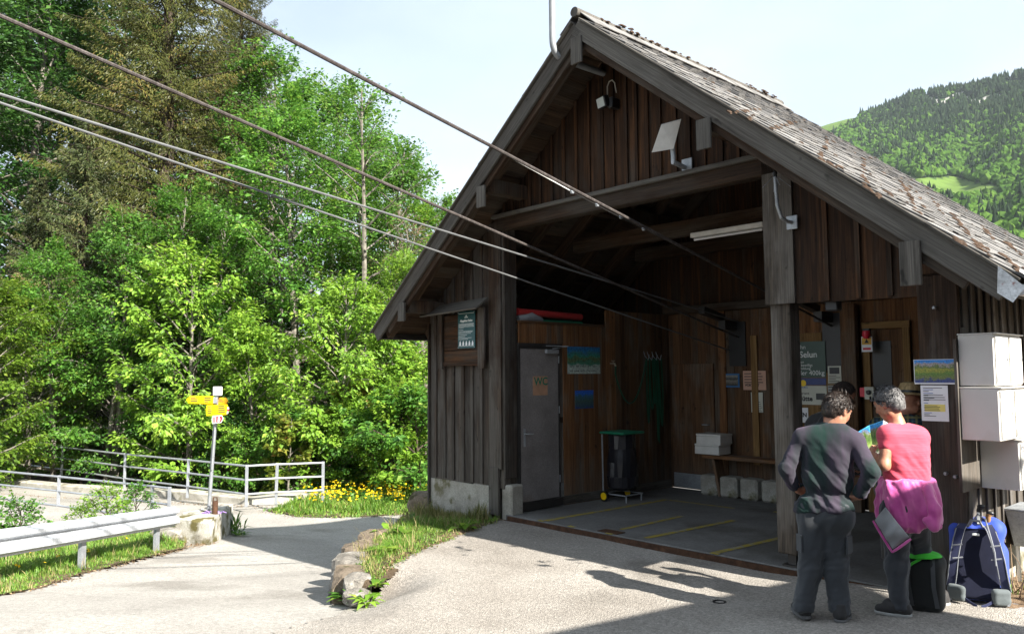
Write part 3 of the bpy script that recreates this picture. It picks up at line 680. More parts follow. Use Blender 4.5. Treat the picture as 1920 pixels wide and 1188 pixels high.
# inner tie beams and braces
for Y in (1.55, 3.0): board('tie_beam', hut, (-.1, Y, 3.73), (4.25, Y, 3.73), .2, .14, (0, 0, 1), m_['beam'], .008)
# downpipe and reflector at the left corner
MB().tube([(-1.645, -.012, .4), (-1.645, -.012, 2.42)], .009, 6).build('lightning_wire', m_['galv_dull'], hut)
# ================================================================== railings, guard rail, signpost
RH = Vector((RT.x, RT.y, 0)).normalized(); FH = Vector((FW.x, FW.y, 0)).normalized()
def railing(label, tops, foot_z, nrail, gap, rails_end=None):
    t = thing('railing', label, 'railing', (tops[0].x, tops[0].y, foot_z), group='steel railings of the bridge')
    for k in range(nrail):
        MB().tube([q-V(0, 0, k*gap) for q in tops], .024, 8).build('rail', m_['galv'], t, smooth=True)
    for i, q in enumerate(tops):
        lean = V(-.05, 0, 0) if i % 2 else V(0, 0, 0)
        b = Vector((q.x, q.y, foot_z)) + lean
        board('post', t, b, q+V(0, 0, .03), .07, .03, RH, m_['galv'], .004)
    return t
far_tops = [onZ(x, y, -.30) for x, y in ((-230, 803), (-60, 820), (2, 827), (118, 838), (235, 851), (354, 862), (463, 873), (520, 870), (606, 867))]
railing('galvanised railing on the far kerb of the bridge, before the trees', far_tops, FARZ+.15, 3, .335)
near_tops = [onZ(x, y, -.44) for x, y in ((-260, 857), (-80, 875), (111, 893), (286, 911), (318, 915))]
railing('galvanised railing on the near bridge edge, behind the guard rail', near_tops, FARZ-.05, 3, .33)
# guard rail
gA = at(0, 1018, 8.7); gB = at(328, 967, 12.6); gd = (gB-gA); g0 = gA-gd*.55
gh = Vector((gd.x, gd.y, 0)).normalized(); gn = Vector((gh.y, -gh.x, 0))
if gn.dot(-FW) < 0: gn = -gn
gr = thing('guard_rail', 'white-grey steel guard rail beside the road, above the grass', 'guard rail', (gB.x, gB.y, gz(gB.x, gB.y)))
prof = [(.0, -.155), (.004, -.135), (.062, -.105), (.066, -.03), (.012, .012), (.012, .034), (.060, .062), (.062, .105), (.004, .135), (.0, .155), (-.004, .155), (-.004, .13), (.056, .1), (.052, .068), (.004, .040), (.004, .006), (.058, -.036), (.056, -.1), (-.004, -.13), (-.004, -.155)]
w = MB(); ends = []
ptsg = [g0, gA, gB, gB+gd.normalized()*.02]
for q in ptsg: ends.append([q + gn*(a*1.2) + V(0, 0, b) for a, b in prof])
n = len(prof)
for A, B in zip(ends[:-1], ends[1:]):
    for k in range(n): w.quad(A[k], A[(k+1) % n], B[(k+1) % n], B[k])
w.add(ends[-1], [tuple(range(n))])
beam = w.build('beam', m_['rail'], gr)
for f in (.33, .62, .93):
    q = g0+(gB-g0)*f-gn*.07; z = gz(q.x, q.y)-.1
    MB().box((q.x, q.y, (z+q.z+.12)/2), (.10, .05, q.z+.12-z), Matrix.Rotation(math.atan2(gh.y, gh.x), 3, 'Z')).build('post', m_['galv'], gr)
for f in (.2, .45, .56, .70, .80, .95):
    q = g0+(gB-g0)*f+gn*.006; MB().lathe([(.018, 0), (.018, .012), (.01, .018)], q, 8, frame(gn)).build('bolt', m_['galv_dull'], beam)
# mossy concrete block with the signpost
bl = [onroad(x, y) for x, y in ((326, 1014), (392, 1021), (428, 1003))]
bz = gz(bl[1].x, bl[1].y); bh = .40
a = bl[0]; b_ = bl[1]; c = bl[2]; back = FH*.55-RH*.12
outl = [a, b_, c, c+back*.9, a+back]
blk = MB(); random.seed(5)
lo = [Vector((q.x, q.y, bz-.15)) for q in outl]; cen = sum((Vector((q.x, q.y, 0)) for q in outl), Vector())/5
def rough_ring(z, s): return [Vector((cen.x+(q.x-cen.x)*s+random.uniform(-.02, .02), cen.y+(q.y-cen.y)*s+random.uniform(-.02, .02), z+random.uniform(-.02, .02))) for q in sub]
sub = []
for i in range(5):
    p, q = outl[i], outl[(i+1) % 5]
    for k in range(4): sub.append(p.lerp(q, k/4))
rings = [rough_ring(bz-.1, 1.02), rough_ring(bz+.15, 1.0), rough_ring(bz+.36, .985), rough_ring(bz+bh-.03, .97), rough_ring(bz+bh, .9)]
for A, B in zip(rings[:-1], rings[1:]):
    for k in range(len(sub)): blk.quad(A[k], A[(k+1) % len(sub)], B[(k+1) % len(sub)], B[k])
blk.add(rings[-1], [tuple(range(len(sub)))])
tag(blk.build('concrete_block', m_['block'], smooth=False), 'mossy crumbling concrete block under the yellow hiking signpost', 'concrete block')
sb = Vector((cen.x, cen.y, bz+bh)); _t = (sb-CPOS).dot(FW)
sb = at(391, 963, _t); sb.z = bz+bh-.02; top = at(408, 728, _t-.05)
sp = thing('signpost', 'galvanised post carrying yellow hiking arrows on the mossy concrete block', 'signpost', sb)
pole = MB().tube([sb, top], .032, 12).build('pole', m_['galv'], sp, smooth=True)
mid = at(404, 790, _t-.08); MB().tube([at(397, 880, _t-.07), mid, at(408, 735, _t-.09)], .016, 8).build('slim_pole', m_['galv_dull'], sp, smooth=True)
def sgn(name, pix, mat, dz, th=.006, parent=sp):
    pts = [at(x, y, _t-dz) for x, y in pix]; return MB().prism(pts, FW, th).build(name, mat, parent)
def strips(parent, x0, y0, x1, y1, rows, dz, mat, gap=.55, tilt=0, seed=0):
    rr = random.Random(seed)
    h = (y1-y0)/rows
    for r in range(rows):
        xe = x0+(x1-x0)*rr.uniform(.6, 1); ya = y0+r*h
        pts = [at(x, y, _t-dz) for x, y in ((x0, ya), (xe, ya+tilt), (xe, ya+h*gap+tilt), (x0, ya+h*gap))]
        MB().prism(pts, FW, .001).build('print_line', mat, parent)
s1 = sgn('left_arrow', [(349, 749), (357, 741.5), (400, 742.5), (400, 757), (354, 756)], m_['yellow'], .14)
strips(s1, 357, 744, 372, 754, 3, .145, m_['ink'], .5, 0, 1); strips(s1, 383, 745, 396, 755, 3, .145, m_['ink'], .5, 0, 2)
s2 = sgn('right_arrow', [(405, 745), (424, 745), (428, 751), (424, 757), (405, 757)], m_['orange'], .05); strips(s2, 408, 748, 421, 755, 2, .055, m_['ink'], .3, 0, 3)
s3 = sgn('double_arrow', [(386, 767), (388, 759), (426, 757.5), (429, 765), (425, 777), (387, 779)], m_['yellow'], .15)
strips(s3, 389, 761, 400, 777, 4, .155, m_['ink'], .42, -.3, 4); strips(s3, 409, 760, 423, 775, 4, .155, m_['ink'], .42, -.3, 5)
sgn('arrow_tip', [(426.5, 762), (430, 764), (428, 775), (425, 776)], m_['white'], .156, .004, s3); sgn('arrow_tip_bar', [(426.3, 767), (430, 767), (429.4, 770), (425.9, 770)], m_['red'], .161, .004, s3)
s4 = sgn('route_marker', [(397, 785), (399, 779), (416, 778), (419, 784), (415, 792), (398, 794)], m_['white'], .16)
sgn('marker_field', [(405.5, 780), (415.5, 779.5), (417.5, 784.5), (414, 790.5), (405.5, 791.5)], m_['red'], .166, .004, s4); sgn('marker_figure', [(409, 780.5), (411.5, 781), (413, 786), (410.5, 790.5), (408, 790.5)], m_['white'], .171, .003, s4)
for k in (0, 1): sgn('marker_stripe', [(399.5+2.4*k, 781), (400.7+2.4*k, 781), (400.7+2.4*k, 792), (399.5+2.4*k, 792)], m_['red'], .166, .003, s4)
q0 = at(403, 732, _t-.05); MB().box(at(408, 733, _t-.09), (.15, .08, .16), frame((0, 0, 1), RH), .012).build('cap_box', m_['white'], sp)
MB().box(at(404, 750, _t-.12), (.07, .05, .11), frame((0, 0, 1), RH), .005).build('clamp', m_['galv'], sp)
st = at(403, 962, _t-.22); rp = MB().tube([st-V(0, 0, .12), st+V(0, 0, .20), st+V(0, 0, .22)], [.05, .05, .04], 12).tube([st+V(0, 0, .2)-RH*.04, st+V(0, 0, .28)-RH*.03, st+V(0, 0, .28)+RH*.03, st+V(0, 0, .2)+RH*.04], .012, 6).build('iron_bollard', m_['rust'], smooth=True)
tag(rp, 'short rusty iron pipe with a hoop handle beside the signpost foot', 'pipe')
rb = MB(); rr = random.Random(2)
for k in range(14):
    c0 = at(372+k*2.9, 962+rr.uniform(-3, 2), _t-.2); rb.ribbon([c0, c0+RH*rr.uniform(.03, .09)+V(0, 0, rr.uniform(-.0, .05)), c0+RH*rr.uniform(.06, .15)+V(0, 0, rr.uniform(-.03, .04))], FH, .035, .004)
tag(rb.build('ribbon', m_['purple']), 'crumpled lilac plastic ribbon lying around the signpost foot', 'ribbon')

# ================================================================== fittings on the front of the hut
def onf(px, py, Y): return onY(px, py, Y)
# little notice board with its own roof
nb = thing('notice_board', 'wooden notice board with small pent roof on the left front wall', 'notice board', (-.95, -.05, 1.9))
NX0, NX1 = -1.32, -.29
board('roof_plank', nb, (-1.47, -.20, 2.76), (-.20, -.20, 2.80), .27, .028, (0, .72, .5), m_['grey'])
board('side_board', nb, (-1.28, -.075, 1.93), (-1.28, -.075, 2.74), .11, .03, (1, 0, 0), m_['facade_low']); board('side_board', nb, (-.36, -.075, 1.93), (-.36, -.075, 2.76), .14, .03, (1, 0, 0), m_['facade_low'])
for k in range(4): board('back_board', nb, (-1.22, -.042, 2.10+k*.17), (-.43, -.042, 2.10+k*.17), .165, .02, (0, 0, 1), m_['facade'])
board('bottom_rail', nb, (-1.22, -.06, 2.0), (-.43, -.06, 2.0), .06, .03, (0, 0, 1), m_['facade'])
ip = thing('info_panel', 'dark teal info panel with white lettering hanging on the notice board', 'info panel', (-.8, -.07, 1.98))
c1 = onf(859, 585, -.062); c2 = onf(891, 581.5, -.062); c3 = onf(891, 656, -.062); c4 = onf(859, 656, -.062)
px0, px1, pz0, pz1 = c1.x, c2.x, c4.z+.02, c1.z
MB().box(((px0+px1)/2, -.062, (pz0+pz1)/2), (px1-px0, .012, pz1-pz0), ch=.003).build('panel', m_['teal_board'], ip)
pw, ph = px1-px0, pz1-pz0; YT = -.0690
text_obj('heading', 'Alpgebiet Selun', pw*.115, ip, m_['lettering'], ((px0+px1)/2, YT, pz1-ph*.28), (1, 0, 0), (0, 0, 1), 'CENTER', .0006, .002)
MB().box(((px0+px1)/2, YT-.0005, pz1-ph*.165), (pw*.2, .001, .012)).build('emblem', m_['lettering'], ip)
MB().prism([((px0+px1)/2-.02, YT-.001, pz1-ph*.14), ((px0+px1)/2+.02, YT-.001, pz1-ph*.14), ((px0+px1)/2, YT-.001, pz1-ph*.09)], (0, 1, 0), .001).build('emblem_peak', m_['lettering'], ip)
rr = random.Random(4)
for k, (f, L) in enumerate([(.055, .9), (.335, .88), (.355, .9), (.375, .86), (.395, .9), (.42, .9), (.445, .3), (.50, .28), (.54, .84), (.565, .8), (.60, .72), (.645, .5), (.68, .4), (.72, .75), (.755, .55), (.935, .9)]):
    MB().box((px0+pw*(.05+L/2), YT-.0005, pz1-ph*f), (pw*L, .001, .004 if f > .1 and f < .9 else .005)).build('print_line', m_['lettering'], ip)
for k in range(5):
    x = px0+pw*(.14+.18*k); z = pz1-ph*.86
    MB().prism([(x-.018, YT-.001, z-.03), (x+.012, YT-.001, z-.035), (x+.022, YT-.001, z-.01), (x+.004, YT-.001, z+.035), (x-.012, YT-.001, z+.01)], (0, 1, 0), .001).build('pictogram', m_['paper'], ip)
for x in (px0+.012, px1-.012):
    for z in (pz0+.012, pz1-.012): MB().lathe([(.007, 0), (.006, .006)], (x, YT, z), 8, frame((0, -1, 0))).build('screw', m_['galv'], ip)
rl = MB().lathe([(.035, 0), (.035, .012), (.02, .02)], (-1.655, .02, 1.62), 12, frame((-.6, -.8, 0))).build('reflector', m_['orangelens'], smooth=True)
tag(rl, 'round orange reflector on the left corner of the hut', 'reflector')
# pipe mast over the gable
v0 = onf(1035, 0, -.80); v1 = onf(1036, 70, -.80); v1.x = v0.x
b0 = onf(1038, 88, -.80); w0 = onf(1132, 138, -.02)
ms = MB(); arc = [Vector((v0.x, -.80, 8.2)), Vector((v0.x, -.80, v1.z))]
e0 = Vector((v0.x, -.80, b0.z-.10)); dr_ = (w0-e0).normalized()
for k in range(1, 9):
    f = k/8; p = Vector((v0.x, -.80, v1.z)).lerp(e0, f); q = e0.lerp(e0+dr_*.16, f); arc.append(p.lerp(q, f))
arc.append(w0)
tag(ms.tube(arc, .037, 12).build('mast_pipe', plain('pipe_grey', (.23, .24, .25), .5, .2), smooth=True), 'bent galvanised mast pipe rising beside the gable peak', 'mast')
# floodlight
fq = onf(1131, 192, -.16); fl_ = thing('floodlight', 'small black floodlight with looped cable high on the gable planks', 'floodlight', fq)
Rf = frame((-.25, -.95, -.25), (1, -.2, 0))
MB().box(fq, (.16, .13, .075), Rf, .01).build('housing', m_['black'], fl_)
MB().box(fq+Rf.col[2]*.039, (.135, .105, .006), Rf).build('lens', plain('lamp_glass', (.55, .6, .58), .15), fl_)
MB().box(fq+V(.09, .08, -.02), (.07, .14, .12), None, .008).build('mount', m_['black'], fl_)
a0 = onf(1139, 178, -.09)
MB().tube([a0, a0+V(.0, 0, .10), a0+V(.03, 0, .15), a0+V(.075, 0, .155), a0+V(.11, 0, .11), a0+V(.11, .03, 0)], .007, 6).build('cable_loop', plain('cream_cable', (.5, .47, .4), .5), fl_, smooth=True)
# flat panel antenna
pa = thing('panel_antenna', 'flat white square panel antenna on a bent arm under the gable', 'antenna', onf(1285, 312, -.03))
pc = [onf(x, y, Y) for x, y, Y in ((1222, 286, -.42), (1240, 234, -.46), (1277, 224, -.34), (1263, 279, -.30))]
nn = (pc[1]-pc[0]).cross(pc[3]-pc[0]).normalized()
if nn.y > 0: nn = -nn
MB().prism(pc, -nn, .03).build('panel', m_['white'], pa)
MB().tube([(pc[0]+pc[3])/2*.0+pc[3]-nn*.04+V(-.02, 0, .1), pc[3]-nn*.04+V(-.02, .02, -.08), onf(1262, 304, -.26), onf(1284, 314, -.04)], .026, 8).build('arm', m_['galv_dull'], pa, smooth=True)
MB().box(pc[3]-nn*.045+V(-.06, 0, .08), (.08, .05, .07)).build('clamp', m_['galv'], pa)
MB().box(onf(1288, 312, -.035), (.13, .012, .17), None, .004).build('wall_plate', m_['galv_dull'], pa)
# whip antenna with radials
q = onf(1485, 417, -.04); an = thing('whip_antenna', 'thin whip antenna with splayed radials on a bent bracket pipe', 'antenna', q)
MB().box(q, (.11, .014, .13), None, .004).build('wall_plate', m_['galv_dull'], an)
t0 = onf(1453, 328, -.24); t1 = onf(1456, 385, -.24); t1.x = t0.x+.015; t2 = onf(1465, 408, -.20)
MB().tube([q, onf(1476, 415, -.10), t2, t1, t0], .018, 10).build('bracket_pipe', m_['galv_dull'], an, smooth=True)
MB().tube([t0, t0+V(0, 0, .30)], .004, 5).build('whip', m_['galv'], an)
MB().lathe([(.02, -.02), (.024, .02), (.01, .05)], t0, 8).build('insulator', m_['black'], an)
for a in (.4, 2.2, 4.3, 5.5): MB().tube([t0, t0+V(math.cos(a)*.14, math.sin(a)*.14, -.13)], .003, 4).build('radial', m_['galv'], an)
# fluorescent light under the tie beam
la, lb = onf(1298, 443, 1.45), onf(1434, 426, 1.45); lz = (la.z+lb.z)/2
ft_ = thing('tube_light', 'long white fluorescent tube fitting under the tie beam', 'tube light', (la.x, 1.45, lz))
ltz = max(lz, 3.36)
MB().box(((la.x+lb.x)/2, 1.45, lz+.02), (lb.x-la.x, .10, .06), None, .006).build('housing', m_['white'], ft_)
MB().tube([(la.x+.03, 1.45, lz-.035), (lb.x-.03, 1.45, lz-.035)], .014, 8).build('tube', m_['paper'], ft_, smooth=True)
for x in (la.x+.2, lb.x-.2): MB().tube([(x, 1.50, lz+.04), (x, 1.50, 3.64)], .008, 6).build('hanger', m_['galv_dull'], ft_)
# ================================================================== ropes of the material cableway
def rope(name, label, cat, X, pts, r, mat, n=7, group='cableway ropes'):
    # a gentle sag outside
    P = [Vector((X, y, z)) for y, z in pts]; return tag(MB().tube(P, r, n).build(name, mat, smooth=True), label, cat, group)
def lin(z0, s, ys): return [(y, z0-s*y + .0006*min(0, y)**2*(1 if y < -6 else 0)) for y in ys]
YS = [3.55, 0, -3, -6, -10, -16, -25, -40, -60]
rope('track_rope', 'thick brown track rope crossing before the gable planks', 'rope', 2.80, lin(3.235, .212, YS), .0155, m_['rope_brown'])
rope('track_rope', 'thick brown track rope entering left, below the lintel end', 'rope', 1.35, lin(3.135, .212, YS), .0155, m_['rope_brown'])
rope('haul_rope', 'upper of the two bright grey haul ropes', 'rope', 1.35, lin(3.075, .128, YS), .011, m_['rope_grey'])
rope('haul_rope', 'lower of the two bright grey haul ropes', 'rope', 1.20, lin(2.80, .172, YS), .010, m_['rope_grey'])
wr_ = [(-60, 18), (-25, 9.0), (-10, 5.52), (-4.95, 4.4), (-2.4, 3.85), (-1.45, 3.63)]
so = thing('signal_wire', 'thin white signal wire with clamps running beside the upper track rope', 'wire', (2.6, -1.4, 3.6))
MB().tube([(2.6, y, z) for y, z in wr_], .005, 5).build('wire', m_['white'], so)
MB().tube([(2.6, -1.45, 3.63), (2.65, -1.0, 3.5), (2.72, -.5, 3.36), (2.76, 0.2, 3.2)], .004, 5).build('slack_end', m_['darksteel'], so)
for k in range(4): MB().lathe([(.016, -.02), (.022, 0), (.016, .02)], Vector((2.6, -1.45, 3.63)).lerp(Vector((2.76, .2, 3.2)), .02+k*.2), 8).build('insulator', m_['galv'], so)

# ================================================================== things inside
def sheet(name, label, cat, c0, c1, mat, nrm, th=.004, group=None, ch=0):
    c0 = Vector(c0); c1 = Vector(c1); d = [abs(c1[i]-c0[i]) for i in range(3)]; i = max(range(3), key=lambda k: abs(nrm[k])); d[i] = th
    t = thing(name, label, cat, ((c0.x+c1.x)/2, (c0.y+c1.y)/2, min(c0.z, c1.z)), group=group)
    MB().box((c0+c1)/2, d, None, ch).build('sheet', mat, t); return t
def lines(t, c0, c1, nrm, rows, mat, name='print_line', h=.45, seed=0, lmin=.55, inset=.06):
    rr = random.Random(seed); c0 = Vector(c0); c1 = Vector(c1); n = Vector(nrm)
    side = Vector((1, 0, 0)) if abs(nrm[1]) > .5 else Vector((0, 1, 0)); W_ = abs((c1-c0).dot(side)); H_ = abs(c1.z-c0.z)
    s0 = min(c0.dot(side), c1.dot(side)); z1 = max(c0.z, c1.z); step = H_/rows
    for r in range(rows):
        L = W_*(1-2*inset)*rr.uniform(lmin, 1); z = z1-step*(r+.5)
        c = side*(s0+W_*inset+L/2) + n*(c0.dot(n)+.0035) + V(0, 0, z)
        d = [L if abs(side[k]) > .5 else .001 for k in range(3)]; d[2] = step*h
        MB().box(c, d).build(name, mat, t)
def pic_mat(name, stops, scale=8, axis='Z', rough=.5):
    m, n, l, b = newmat(name); b.inputs['Roughness'].default_value = rough
    tc = n.new('ShaderNodeTexCoord'); sx = n.new('ShaderNodeSeparateXYZ'); l.new(tc.outputs['Generated'], sx.inputs[0])
    mp = n.new('ShaderNodeMapping'); mp.inputs['Scale'].default_value = (scale, scale, scale*.7); l.new(tc.outputs['Generated'], mp.inputs[0])
    nz = n.new('ShaderNodeTexNoise'); nz.inputs['Scale'].default_value = 1; nz.inputs['Detail'].default_value = 7; l.new(mp.outputs[0], nz.inputs['Vector'])
    ma = n.new('ShaderNodeMath'); ma.operation = 'MULTIPLY_ADD'; ma.inputs[1].default_value = .5; l.new(nz.outputs['Fac'], ma.inputs[0]); l.new(sx.outputs[axis], ma.inputs[2])
    sb_ = n.new('ShaderNodeMath'); sb_.operation = 'SUBTRACT'; sb_.inputs[1].default_value = .25; l.new(ma.outputs[0], sb_.inputs[0])
    r = ramp(n, stops); l.new(sb_.outputs[0], r.inputs[0])
    n2 = n.new('ShaderNodeTexNoise'); n2.inputs['Scale'].default_value = 4; n2.inputs['Detail'].default_value = 8; l.new(mp.outputs[0], n2.inputs['Vector'])
    mr = n.new('ShaderNodeMapRange'); mr.inputs[1].default_value = .3; mr.inputs[2].default_value = .7; mr.inputs[3].default_value = .5; mr.inputs[4].default_value = 1.5; l.new(n2.outputs['Fac'], mr.inputs[0])
    hs = n.new('ShaderNodeHueSaturation'); l.new(r.outputs[0], hs.inputs['Color']); l.new(mr.outputs[0], hs.inputs['Value']); l.new(hs.outputs[0], b.inputs['Base Color'])
    return m
pano = pic_mat('panorama_print', [(.0, (.03, .06, .22)), (.12, (.05, .07, .18)), (.2, (.14, .17, .05)), (.4, (.10, .20, .03)), (.58, (.30, .30, .04)), (.7, (.10, .16, .05)), (.76, (.32, .28, .27)), (.84, (.25, .24, .30)), (.88, (.04, .25, .62)), (1, (.02, .18, .55))])
# side wall
wx_ = IX+.016
p1 = sheet('poster', 'pale green poster with mountain skyline and two lines of handwriting on the side wall', 'poster', (wx_, 1.18, 1.85), (wx_, 1.88, 2.24),
           pic_mat('poster_print', [(.0, (.42, .48, .43)), (.33, (.36, .44, .38)), (.4, (.04, .20, .13)), (.55, (.10, .13, .05)), (.66, (.03, .22, .16)), (.8, (.05, .16, .22)), (.86, (.02, .15, .32)), (1, (.02, .12, .3))], 5), (1, 0, 0))
_sq = random.Random(12)
for z, y1 in ((1.955, 1.80), (1.885, 1.84)):
    y = 1.22
    while y < y1-.05:
        wd = _sq.uniform(.06, .15); n_ = int(wd/.012)+2; MB().tube([(wx_+.003, min(y+wd*i/n_, y1), z+_sq.uniform(-.006, .014 if i % 3 else .026)) for i in range(n_+1)], .0028, 4).build('handwriting', m_['ink'], p1); y += wd+.025
sheet('picture', 'small blue landscape picture below the green poster', 'picture', (wx_, 1.33, 1.35), (wx_, 1.72, 1.61), pic_mat('blue_print', [(.0, (.02, .05, .2)), (.12, (.03, .07, .12)), (.4, (.05, .10, .08)), (.7, (.04, .12, .2)), (.8, (.02, .12, .5)), (1, (.02, .10, .5))], 6), (1, 0, 0))
wc = sheet('door_note', 'brown card with green letters taped to the grey door', 'note', (.053, .49, 1.56), (.053, .77, 1.82), m_['tan'], (1, 0, 0))
text_obj('lettering', 'WC', .15, wc, m_['inkgreen'], (.056, .51, 1.70), (0, 1, 0), (0, 0, 1), 'LEFT', .0006, .003)
# tap, hose and hooks
tp = thing('water_tap', 'brass water tap on the side wall at the hose end', 'tap', (wx_, 2.12, 2.0))
MB().tube([(wx_-.01, 2.12, 2.0), (wx_+.08, 2.12, 2.0), (wx_+.10, 2.12, 1.96)], .014, 8).tube([(wx_+.05, 2.08, 2.04), (wx_+.05, 2.16, 2.04)], .007, 6).tube([(wx_+.05, 2.12, 2.0), (wx_+.05, 2.12, 2.04)], .007, 6).build('tap_body', plain('brass', (.5, .42, .3), .35, .8), tp, smooth=True)
hs_ = MB(); hp = [Vector((wx_+.10, 2.12, 1.96))]
for k in range(1, 25):
    f = k/24; hp.append(Vector((wx_+.06, 2.12+.80*f, 1.96-.62*math.sin(math.pi*min(1, f*1.02))**.8+.12*f)))
hs_.tube(hp, .012, 7)
rr = random.Random(9)
for k in range(5):
    y0 = 2.93+.07*k; L = rr.uniform(.7, 1.35); yo = y0+rr.uniform(.05, .12)
    hs_.tube([(wx_+.05, y0, 2.08)]+[(wx_+.04+.01*k, y0+(yo-y0)*(i/10), 2.08-L*math.sin(math.pi*i/10)**.6) for i in range(1, 10)]+[(wx_+.05, yo, 2.08)], .012, 6)
hs_.tube([(wx_+.05, 3.2, 2.08), (wx_+.05, 3.23, 1.6), (wx_+.05, 3.22, .75)], .012, 6)
tag(hs_.build('garden_hose', m_['hose'], smooth=True), 'green garden hose hung in loops on the side wall', 'hose')
hk = thing('hose_hook', 'wire hooks holding the looped hose on the side wall', 'hook', (wx_, 3.0, 2.1))
for y in (2.93, 3.02, 3.14, 3.24): MB().tube([(wx_-.01, y, 2.2), (wx_+.02, y, 2.12), (wx_+.08, y, 2.06), (wx_+.10, y, 2.14)], .006, 5).build('hook', m_['galv'], hk)
# bag stand with green lid
bp_ = onX(1168, 925, .34); bp_.z = FZ
bn = thing('waste_bag_stand', 'black waste bag stand with green lid and yellow wheels by the side wall', 'waste bin', (bp_.x, bp_.y, FZ))
bb = MB(); prof_ = [(.17, .16), (.22, .20), (.235, .35), (.225, .55), (.205, .75), (.20, .93), (.205, .95)]
nseg = 22; rings = []
for (r, z) in prof_:
    rings.append([Vector((bp_.x+(r+.012*math.sin(k*3.1+z*9)+.008*math.sin(k*1.7+z*23))*math.cos(2*math.pi*k/nseg)*.92, bp_.y+(r+.012*math.sin(k*2.3+z*7))*math.sin(2*math.pi*k/nseg), FZ+z)) for k in range(nseg)])
for A, B in zip(rings[:-1], rings[1:]):
    for k in range(nseg): bb.quad(A[k], A[(k+1) % nseg], B[(k+1) % nseg], B[k])
bb.add(rings[0], [tuple(range(nseg))])
bb.build('bag', plain('bin_bag', (.012, .012, .016), .3, bump=.5, bscale=14), bn, smooth=True)
MB().box((bp_.x, bp_.y, FZ+.975), (.46, .50, .035), None, .014).build('lid', m_['green_plastic'], bn)
MB().tube([(bp_.x-.2, bp_.y-.2, FZ+.1), (bp_.x-.2, bp_.y+.2, FZ+.1), (bp_.x+.2, bp_.y+.2, FZ+.1), (bp_.x+.2, bp_.y-.2, FZ+.1), (bp_.x-.2, bp_.y-.2, FZ+.1)], .011, 6).tube([(bp_.x-.2, bp_.y-.2, FZ+.1), (bp_.x-.21, bp_.y-.2, FZ+.95)], .011, 6).tube([(bp_.x-.2, bp_.y+.2, FZ+.1), (bp_.x-.21, bp_.y+.2, FZ+.95)], .011, 6).tube([(bp_.x+.2, bp_.y-.17, FZ+.1), (bp_.x+.2, bp_.y-.17, FZ)], .011, 6).tube([(bp_.x+.2, bp_.y+.17, FZ+.1), (bp_.x+.2, bp_.y+.17, FZ)], .011, 6).build('stand', m_['galv_dull'], bn)
for y in (-.27, .27):
    wv = MB().lathe([(.03, -.016), (.075, -.018), (.075, .018), (.03, .016)], (bp_.x-.12, bp_.y+y, FZ+.075), 18, frame((0, 1, 0))).build('wheel', m_['black'], bn, smooth=True)
    MB().lathe([(.052, -.022), (.052, .022)], (bp_.x-.12, bp_.y+y, FZ+.075), 16, frame((0, 1, 0))).build('rim', m_['yellow'], wv)
# things stored on the wc ceiling
tag(MB().tube([(-.06, .30, 2.70), (-.07, 1.6, 2.68)], .05, 10).build('red_tube', m_['redplastic'], smooth=True), 'long red plastic tube stored above the toilet room', 'tube')
tag(MB().tube([(-.08, .33, 2.60), (-.06, .55, 2.64), (-.1, .8, 2.60)], [.06, .08, .05], 10).tube([(-.3, .30, 2.62), (-.1, .36, 2.66)], .06, 10).build('rolled_tarp', m_['tarp'], smooth=True), 'rolled grey tarpaulin stored above the toilet door', 'tarpaulin')
tag(MB().box((-.3, 1.0, 2.585), (.5, 1.3, .06), None, .02).build('green_mat', m_['green_plastic']), 'folded green sheet lying above the toilet room wall', 'sheet')
# bench, boxes and concrete blocks at the back wall
be = thing('bench', 'plain wooden bench plank along the back wall', 'bench', (1.6, 3.36, FZ))
board('seat', be, (.90, 3.36, .60), (2.6, 3.36, .60), .32, .05, (0, 1, 0), m_['inner'])
for x in (1.05, 2.4): board('leg', be, (x, 3.36, .575), (x+.10, 3.36, FZ), .22, .04, (0, 1, 0), m_['inner'])
for k, (z, w_) in enumerate(((.637, 0), (.787, .03))):
    cb = thing('cardboard_box', ('lower' if k == 0 else 'upper')+' of two flat white boxes stacked on the bench end', 'box', (1.0, 3.3, z), group='boxes on the bench')
    MB().box((1.0+w_, 3.33, z+.06), (.42, .32, .12), None, .005).build('carton', m_['boxwhite'], cb)
    MB().box((1.0+w_, 3.33, z+.137), (.425, .325, .03), None, .004).build('lid', m_['boxwhite'], cb)
for k in range(4):
    x = .95+.34*k; tag(MB().box((x, 3.38, FZ+.15), (.29, .26, .30), Matrix.Rotation(random.uniform(-.06, .06), 3, 'Z'), .03).build('stone_block', m_['concrete']),
        ['rounded concrete block beside the bench leg near the back door', 'second concrete block under the bench, from the back door', 'third concrete block under the bench, from the back door', 'last concrete block of the row, behind the middle post'][k], 'block', 'concrete blocks under the bench')
